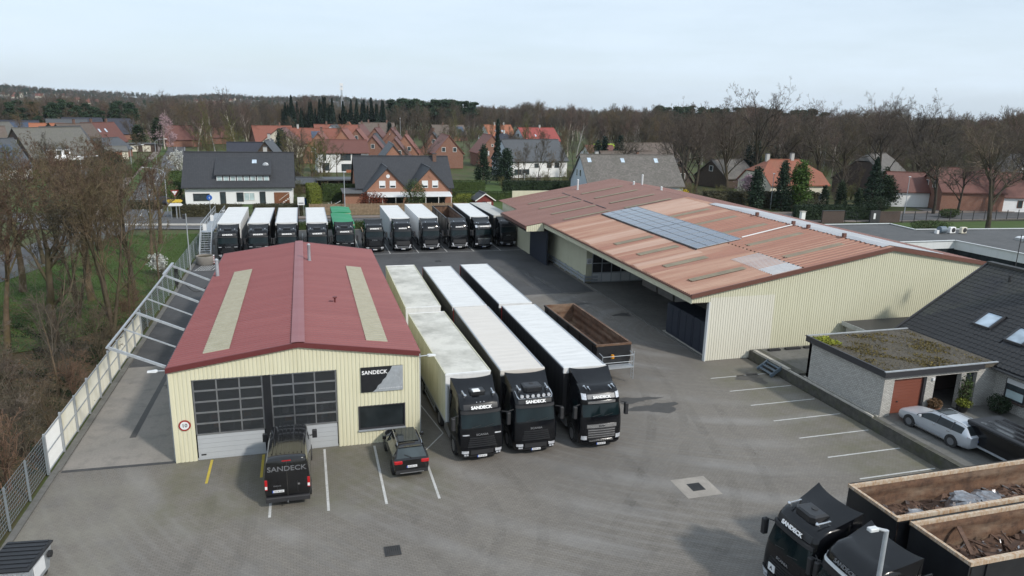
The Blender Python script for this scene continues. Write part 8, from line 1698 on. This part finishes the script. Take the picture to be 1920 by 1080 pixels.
# ------------------------------------------------------------------ street furniture and small things
wf = thing('timber_fence', 'tall vertical board timber fence along the far pavement', 'fence', (.6,123.2,0), math.atan2(-1.0,26.4))
pm = MB(); q = random.Random(2)
for k in range(15): pm.box(.02+k*.132,.135+k*.132,q.uniform(-.008,.008)-.012,.012,.08,1.98+q.uniform(-.02,.02))
pm.box(.0,2.0,.014,.05,.4,.5); pm.box(.0,2.0,.014,.05,1.5,1.6); pme_ = pm.mesh('board_panel', 'wood_fence'); pq = MB(); pq.box(-.05,.05,-.03,.07,0,2.1); pqe = pq.mesh('post', 'wood_fence')
for k in range(13): obj('board_panel', pme_, wf, (k*2.03,0,0)); obj('post', pqe, wf, (k*2.03-.015,0,0))
obj('post', pqe, wf, (13*2.03,0,0))
street_lamp((-21.4,125.8,0), 7.6, 2.6, R(170), 'curved street lamp at the junction in front of the white house'); street_lamp((-44.8,170.5,0), 6.3, 2.6, R(5), 'curved street lamp with a white box on its pole'); street_lamp((-41.5,201,0), 7.0, 2.6, R(5), 'curved street lamp midway along the side street'); street_lamp((-41.2,232,0), 7.0, 2.6, R(5), 'curved street lamp farther along the side street'); street_lamp((66.4,160,0), 5.2, 1.6, R(10), 'small curved street lamp beside the pale blue gable'); street_lamp((102,150,0), 6.0, 1.2, R(10), 'street lamp among the oaks')
def top_lamp(loc, h, label):
    t = thing('street_lamp', label, 'street lamp', loc); m = MB(); m.cyl((0,0,0),(0,0,h),.09,.05,8); m.build('pole', 'galvanised', t); m = MB(); m.lathe([(0,.06),(.05,.22),(.14,.26),(.2,.1)], 12, 'z', (0,0,h)); m.build('lamp_head', 'plate_white', t, smooth='angle')
top_lamp((6.3,122.2,0), 7.2, 'straight street lamp with round white head behind the green cover'); top_lamp((88.5,122,0), 6.8, 'slim white pole near the pink magnolia'); top_lamp((112.5,113,0), 7.0, 'thin pale pole before the barn'); top_lamp((38.5,300,0), 13, 'tall thin pole among the receding brick houses'); top_lamp((51.5,168,0), 2.6, 'small garden lantern beside the dark cypress')
t = thing('traffic_sign', 'yellow arrow direction sign above a white arrow sign at the junction', 'sign', (-19.6,122.6,0))
for x in (-.75,.05,.45): m = MB(); m.cyl((x,0,0),(x,0,3.1),.035,.035,6); m.build('post', 'galvanised', t)
for z0, z1, mt, fl in ((2.55,3.05,'yellow_paint',1),(2.0,2.45,'plate_white',1)):
    zc = (z0+z1)/2; m = MB(); pts = [(-1.1,z0),(.75,z0),(1.05,zc),(.75,z1),(-1.1,z1),(-1.25,zc)]; m.loft([[(x,-.06,z) for x,z in pts],[(x,-.03,z) for x,z in pts]], cap0=True, cap1=True); m.build('arrow_panel', mt, t)
t = thing('yield_sign', 'red and white give way triangle over the direction signs', 'sign', (-19.7,123.0,0)); m = MB(); m.cyl((0,0,0),(0,0,4.3),.035,.035,6); m.build('post', 'galvanised', t)
for sc, o_, mt in ((.62,-.05,'red_paint'),(.40,-.065,'plate_white')): m = MB(); pts = [(0,-sc*.9),(sc,sc*.75),(-sc,sc*.75)]; m.loft([[(x,o_,4.0+z) for x,z in pts],[(x,o_+.02,4.0+z) for x,z in pts]], cap0=True, cap1=True); m.build('triangle', mt, t)
t = thing('cycle_sign', 'round blue path sign in front of the white house', 'sign', (-14.7,123.2,0)); m = MB(); m.cyl((0,0,0),(0,0,3.2),.035,.035,6); m.build('post', 'galvanised', t); m = MB(); m.lathe([(-.06,.42),(-.03,.42)], 20, 'y', (0,0,3.2)); m.build('disc', 'blue_sign', t); m = MB(); m.box(-.03,.03,-.068,-.061,3.0,3.35); m.box(-.13,.13,-.068,-.061,3.15,3.2); m.build('symbol', 'plate_white', t)
t = thing('notice_board', 'small white notice board on posts between hedge and timber fence', 'sign', (-.7,122.6,0)); m = MB(); m.box(-.55,.55,-.05,.0,1.9,3.2); m.build('board', 'plate_white', t); m = MB(); m.box(-.4,.4,-.055,-.051,2.1,2.3); m.build('print', 'grey_letters', t)
for x in (-.4,.4): m = MB(); m.cyl((x,.03,0),(x,.03,3.1),.03,.03,6); m.build('post', 'galvanised', t)
for k, (x, y, lb) in enumerate(((-12.6,121.6,'short grey marker post in the hedge line'),(-23.2,121,'short grey marker post left of the direction signs'))): t = thing('marker_post', lb, 'post', (x,y,0)); m = MB(); m.cyl((0,0,0),(0,0,1.3),.05,.05,8); m.build('post', 'galvanised', t); m = MB(); m.box(-.2,.2,-.03,.03,1.2,1.4); m.build('plate', 'plate_white', t)
# gate walls and iron fence on the right
gw = thing('gate_wall', 'dark stone gate wall left of the open iron gate', 'wall', (86.5,104.3,0), R(-2)); m = MB(); m.box(-.2,4.2,-.15,.15,0,2.1); m.build('wall', 'brick_dark', gw); m = MB(); m.box(-.25,4.25,-.2,.2,2.1,2.18); m.build('coping', 'trim_dark', gw)
gw = thing('gate_wall', 'dark stone gate wall right of the open iron gate with a white box', 'wall', (95.6,103.4,0), R(-2)); m = MB(); m.box(0,2.0,-.15,.15,0,2.15); m.build('panel', 'trim_dark', gw); m = MB(); m.box(2.0,6.2,-.15,.15,0,2.0); m.build('wall', 'brick_dark', gw); m = MB(); m.box(.6,1.0,-.2,-.15,.7,1.7); m.build('letter_box', 'plate_white', gw)
ig = thing('iron_gate', 'open black iron gate leaf at the stone gate wall', 'gate', (90.9,104.0,0), R(-50)); m = MB()
for z in (.2,.8,1.4,2.0): m.bar((0,0,z),(1.9,0,z-.15),.05,.05)
m.bar((0,0,0),(0,0,2.1),.08,.08); m.bar((1.9,0,.0),(1.9,0,1.9),.06,.06); m.build('leaf', 'iron', ig)
fe = thing('iron_fence', 'thin dark post and wire fence along the right hand road', 'fence', (102.2,102.9,0), R(-1.5))
for k in range(22): m = MB(); m.box(k*2.6-.05,k*2.6+.05,-.05,.05,0,2.0); m.build('post', 'iron', fe)
for z in (.5,1.0,1.5,1.95): m = MB(); m.box(0,54.6,-.012,.012,z,z+.02); m.build('wire', 'iron', fe)
m = MB(); m.box(0,54.6,-.1,.1,0,.25); m.build('plinth', 'stone_dark', fe)
t = thing('white_pillar', 'small white gate pillar at the end of the hall ridge', 'pillar', (82.5,104.6,0)); m = MB(); m.bbox(-.4,.4,-.3,.3,0,2.0,.04); m.build('shaft', 'render_white', t); m = MB(); m.box(-.48,.48,-.38,.38,2.0,2.12); m.build('cap', 'stone_pale', t)
# garden bits
t = thing('goal_frame', 'small metal goal frame in the back garden', 'goal', (49.5,133,0)); m = MB(); m.tube([(-1.4,0,0),(-1.4,0,1.9),(1.4,0,1.9),(1.4,0,0)], .05, 6); m.build('frame', 'galvanised', t)
t = thing('clothes_dryer', 'white rotary clothes dryer on the small lawn', 'clothes dryer', (4.3,127.5,0)); m = MB(); m.cyl((0,0,0),(0,0,1.8),.03,.03,6); m.bar((0,0,1.0),(1.6,0,1.9),.05,.05); m.bar((0,0,1.0),(-.6,0,1.6),.04,.04); m.build('frame', 'plate_white', t)
for k, (x, c, lb) in enumerate(((-.2,'blue_plastic','blue rain barrel at the right gable of the white house'),(.9,'green_plastic','green water barrel beside the blue one'))): t = thing('barrel', lb, 'barrel', (x,138.0,0)); m = MB(); m.lathe([(0,.4),(.5,.46),(1.1,.4)], 14, 'z'); m.build('drum', c, t, smooth='angle'); m = MB(); m.lathe([(1.1,.42),(1.16,.42)], 14, 'z'); m.build('lid', 'dark_plastic', t)
t = thing('stair_flight', 'white external stair flight leaning on the white house garage', 'stair', (-4.6,137.4,0)); m = MB()
for k in range(7): m.box(k*.35,k*.35+.34,-.5,.5,k*.26,k*.26+.06)
m.build('steps', 'white_wood', t); m = MB(); m.bar((0,-.5,.9),(2.4,-.5,2.7),.05,.05); m.build('rail', 'white_wood', t)
t = thing('orange_bench', 'orange sun lounger on the balcony house terrace', 'bench', (12.4,197,0)); m = MB(); m.box(-1.6,1.6,-.4,.4,.5,.65); m.build('seat', 'tile_orange', t); m = MB(); m.box(-1.6,1.6,.35,.45,.65,1.2); m.build('backrest', 'tile_orange', t)
for x in (-1.4,1.4): m = MB(); m.box(x-.05,x+.05,-.3,.3,0,.5); m.build('leg', 'iron', t)
# distant mast, far hillside houses
t = thing('radio_mast', 'slim grey radio mast above the spruce stand', 'mast', (32,615,0)); m = MB()
for a in range(3): c, s_ = math.cos(a*2.1)*1.1, math.sin(a*2.1)*1.1; m.bar((c,s_,0),(c*.4,s_*.4,33),.35,.35)
for k in range(12): z = 2.7*k; m.bar((-1+.03*k,0,z),(1-.03*k,0,z+2.6),.2,.2)
m.build('lattice', 'galvanised', t); m = MB()
for z in (29,32): m.box(-1.3,1.3,-.6,.6,z,z+2.2)
m.build('antenna_panels', 'plate_white', t)
hh = thing('hill_house', 'tiny red roofed house on the distant hillside', 'house', (0,0,0), 0, 'houses on the distant hillside'); gable_block(hh, Matrix.Identity(4), 16, 11, 5, 10, 'render_cream', 'tile_red', .5)
q = random.Random(12); first = True
for k in range(46):
    az = R(q.uniform(-20,-4.5)); d = q.uniform(1500,2350); x, y = d*math.sin(az), d*math.cos(az); loc = (x, y, hill_h(x, y)+.2); rz = q.uniform(-.6,.6); s_ = q.uniform(.6,1.0)
    if first: hh.location = loc; hh.rotation_euler.z = rz; first = False
    else: copy_tree(hh, loc, rz, None, None, s_)
lh = thing('hill_hall', 'long red roofed hall on the hill at the far left', 'house', (-560,1560,hill_h(-560,1560))); gable_block(lh, Matrix.Identity(4), 40, 14, 5, 10, 'render_cream', 'tile_red', .5); lh.rotation_euler.z = R(15)
# ------------------------------------------------------------------ the air: one even, thin haze round everything
m = MB(); m.box(-2700,4700,-250,4400,-2.5,150); hz_o = m.build('haze', [], uv=False); hz_o['kind'] = 'stuff'; hz_o['label'] = 'thin pale haze filling the air over the whole place'
hm = bpy.data.materials.new('haze'); hm.use_nodes = True; ht_ = hm.node_tree; ht_.nodes.clear(); ho = ht_.nodes.new('ShaderNodeOutputMaterial'); hv = ht_.nodes.new('ShaderNodeVolumePrincipled')
hv.inputs['Color'].default_value = (.80,.88,.97,1); hv.inputs['Density'].default_value = .00006; hv.inputs['Anisotropy'].default_value = .1
ht_.links.new(hv.outputs[0], ho.inputs['Volume']); hz_o.data.materials.append(hm)
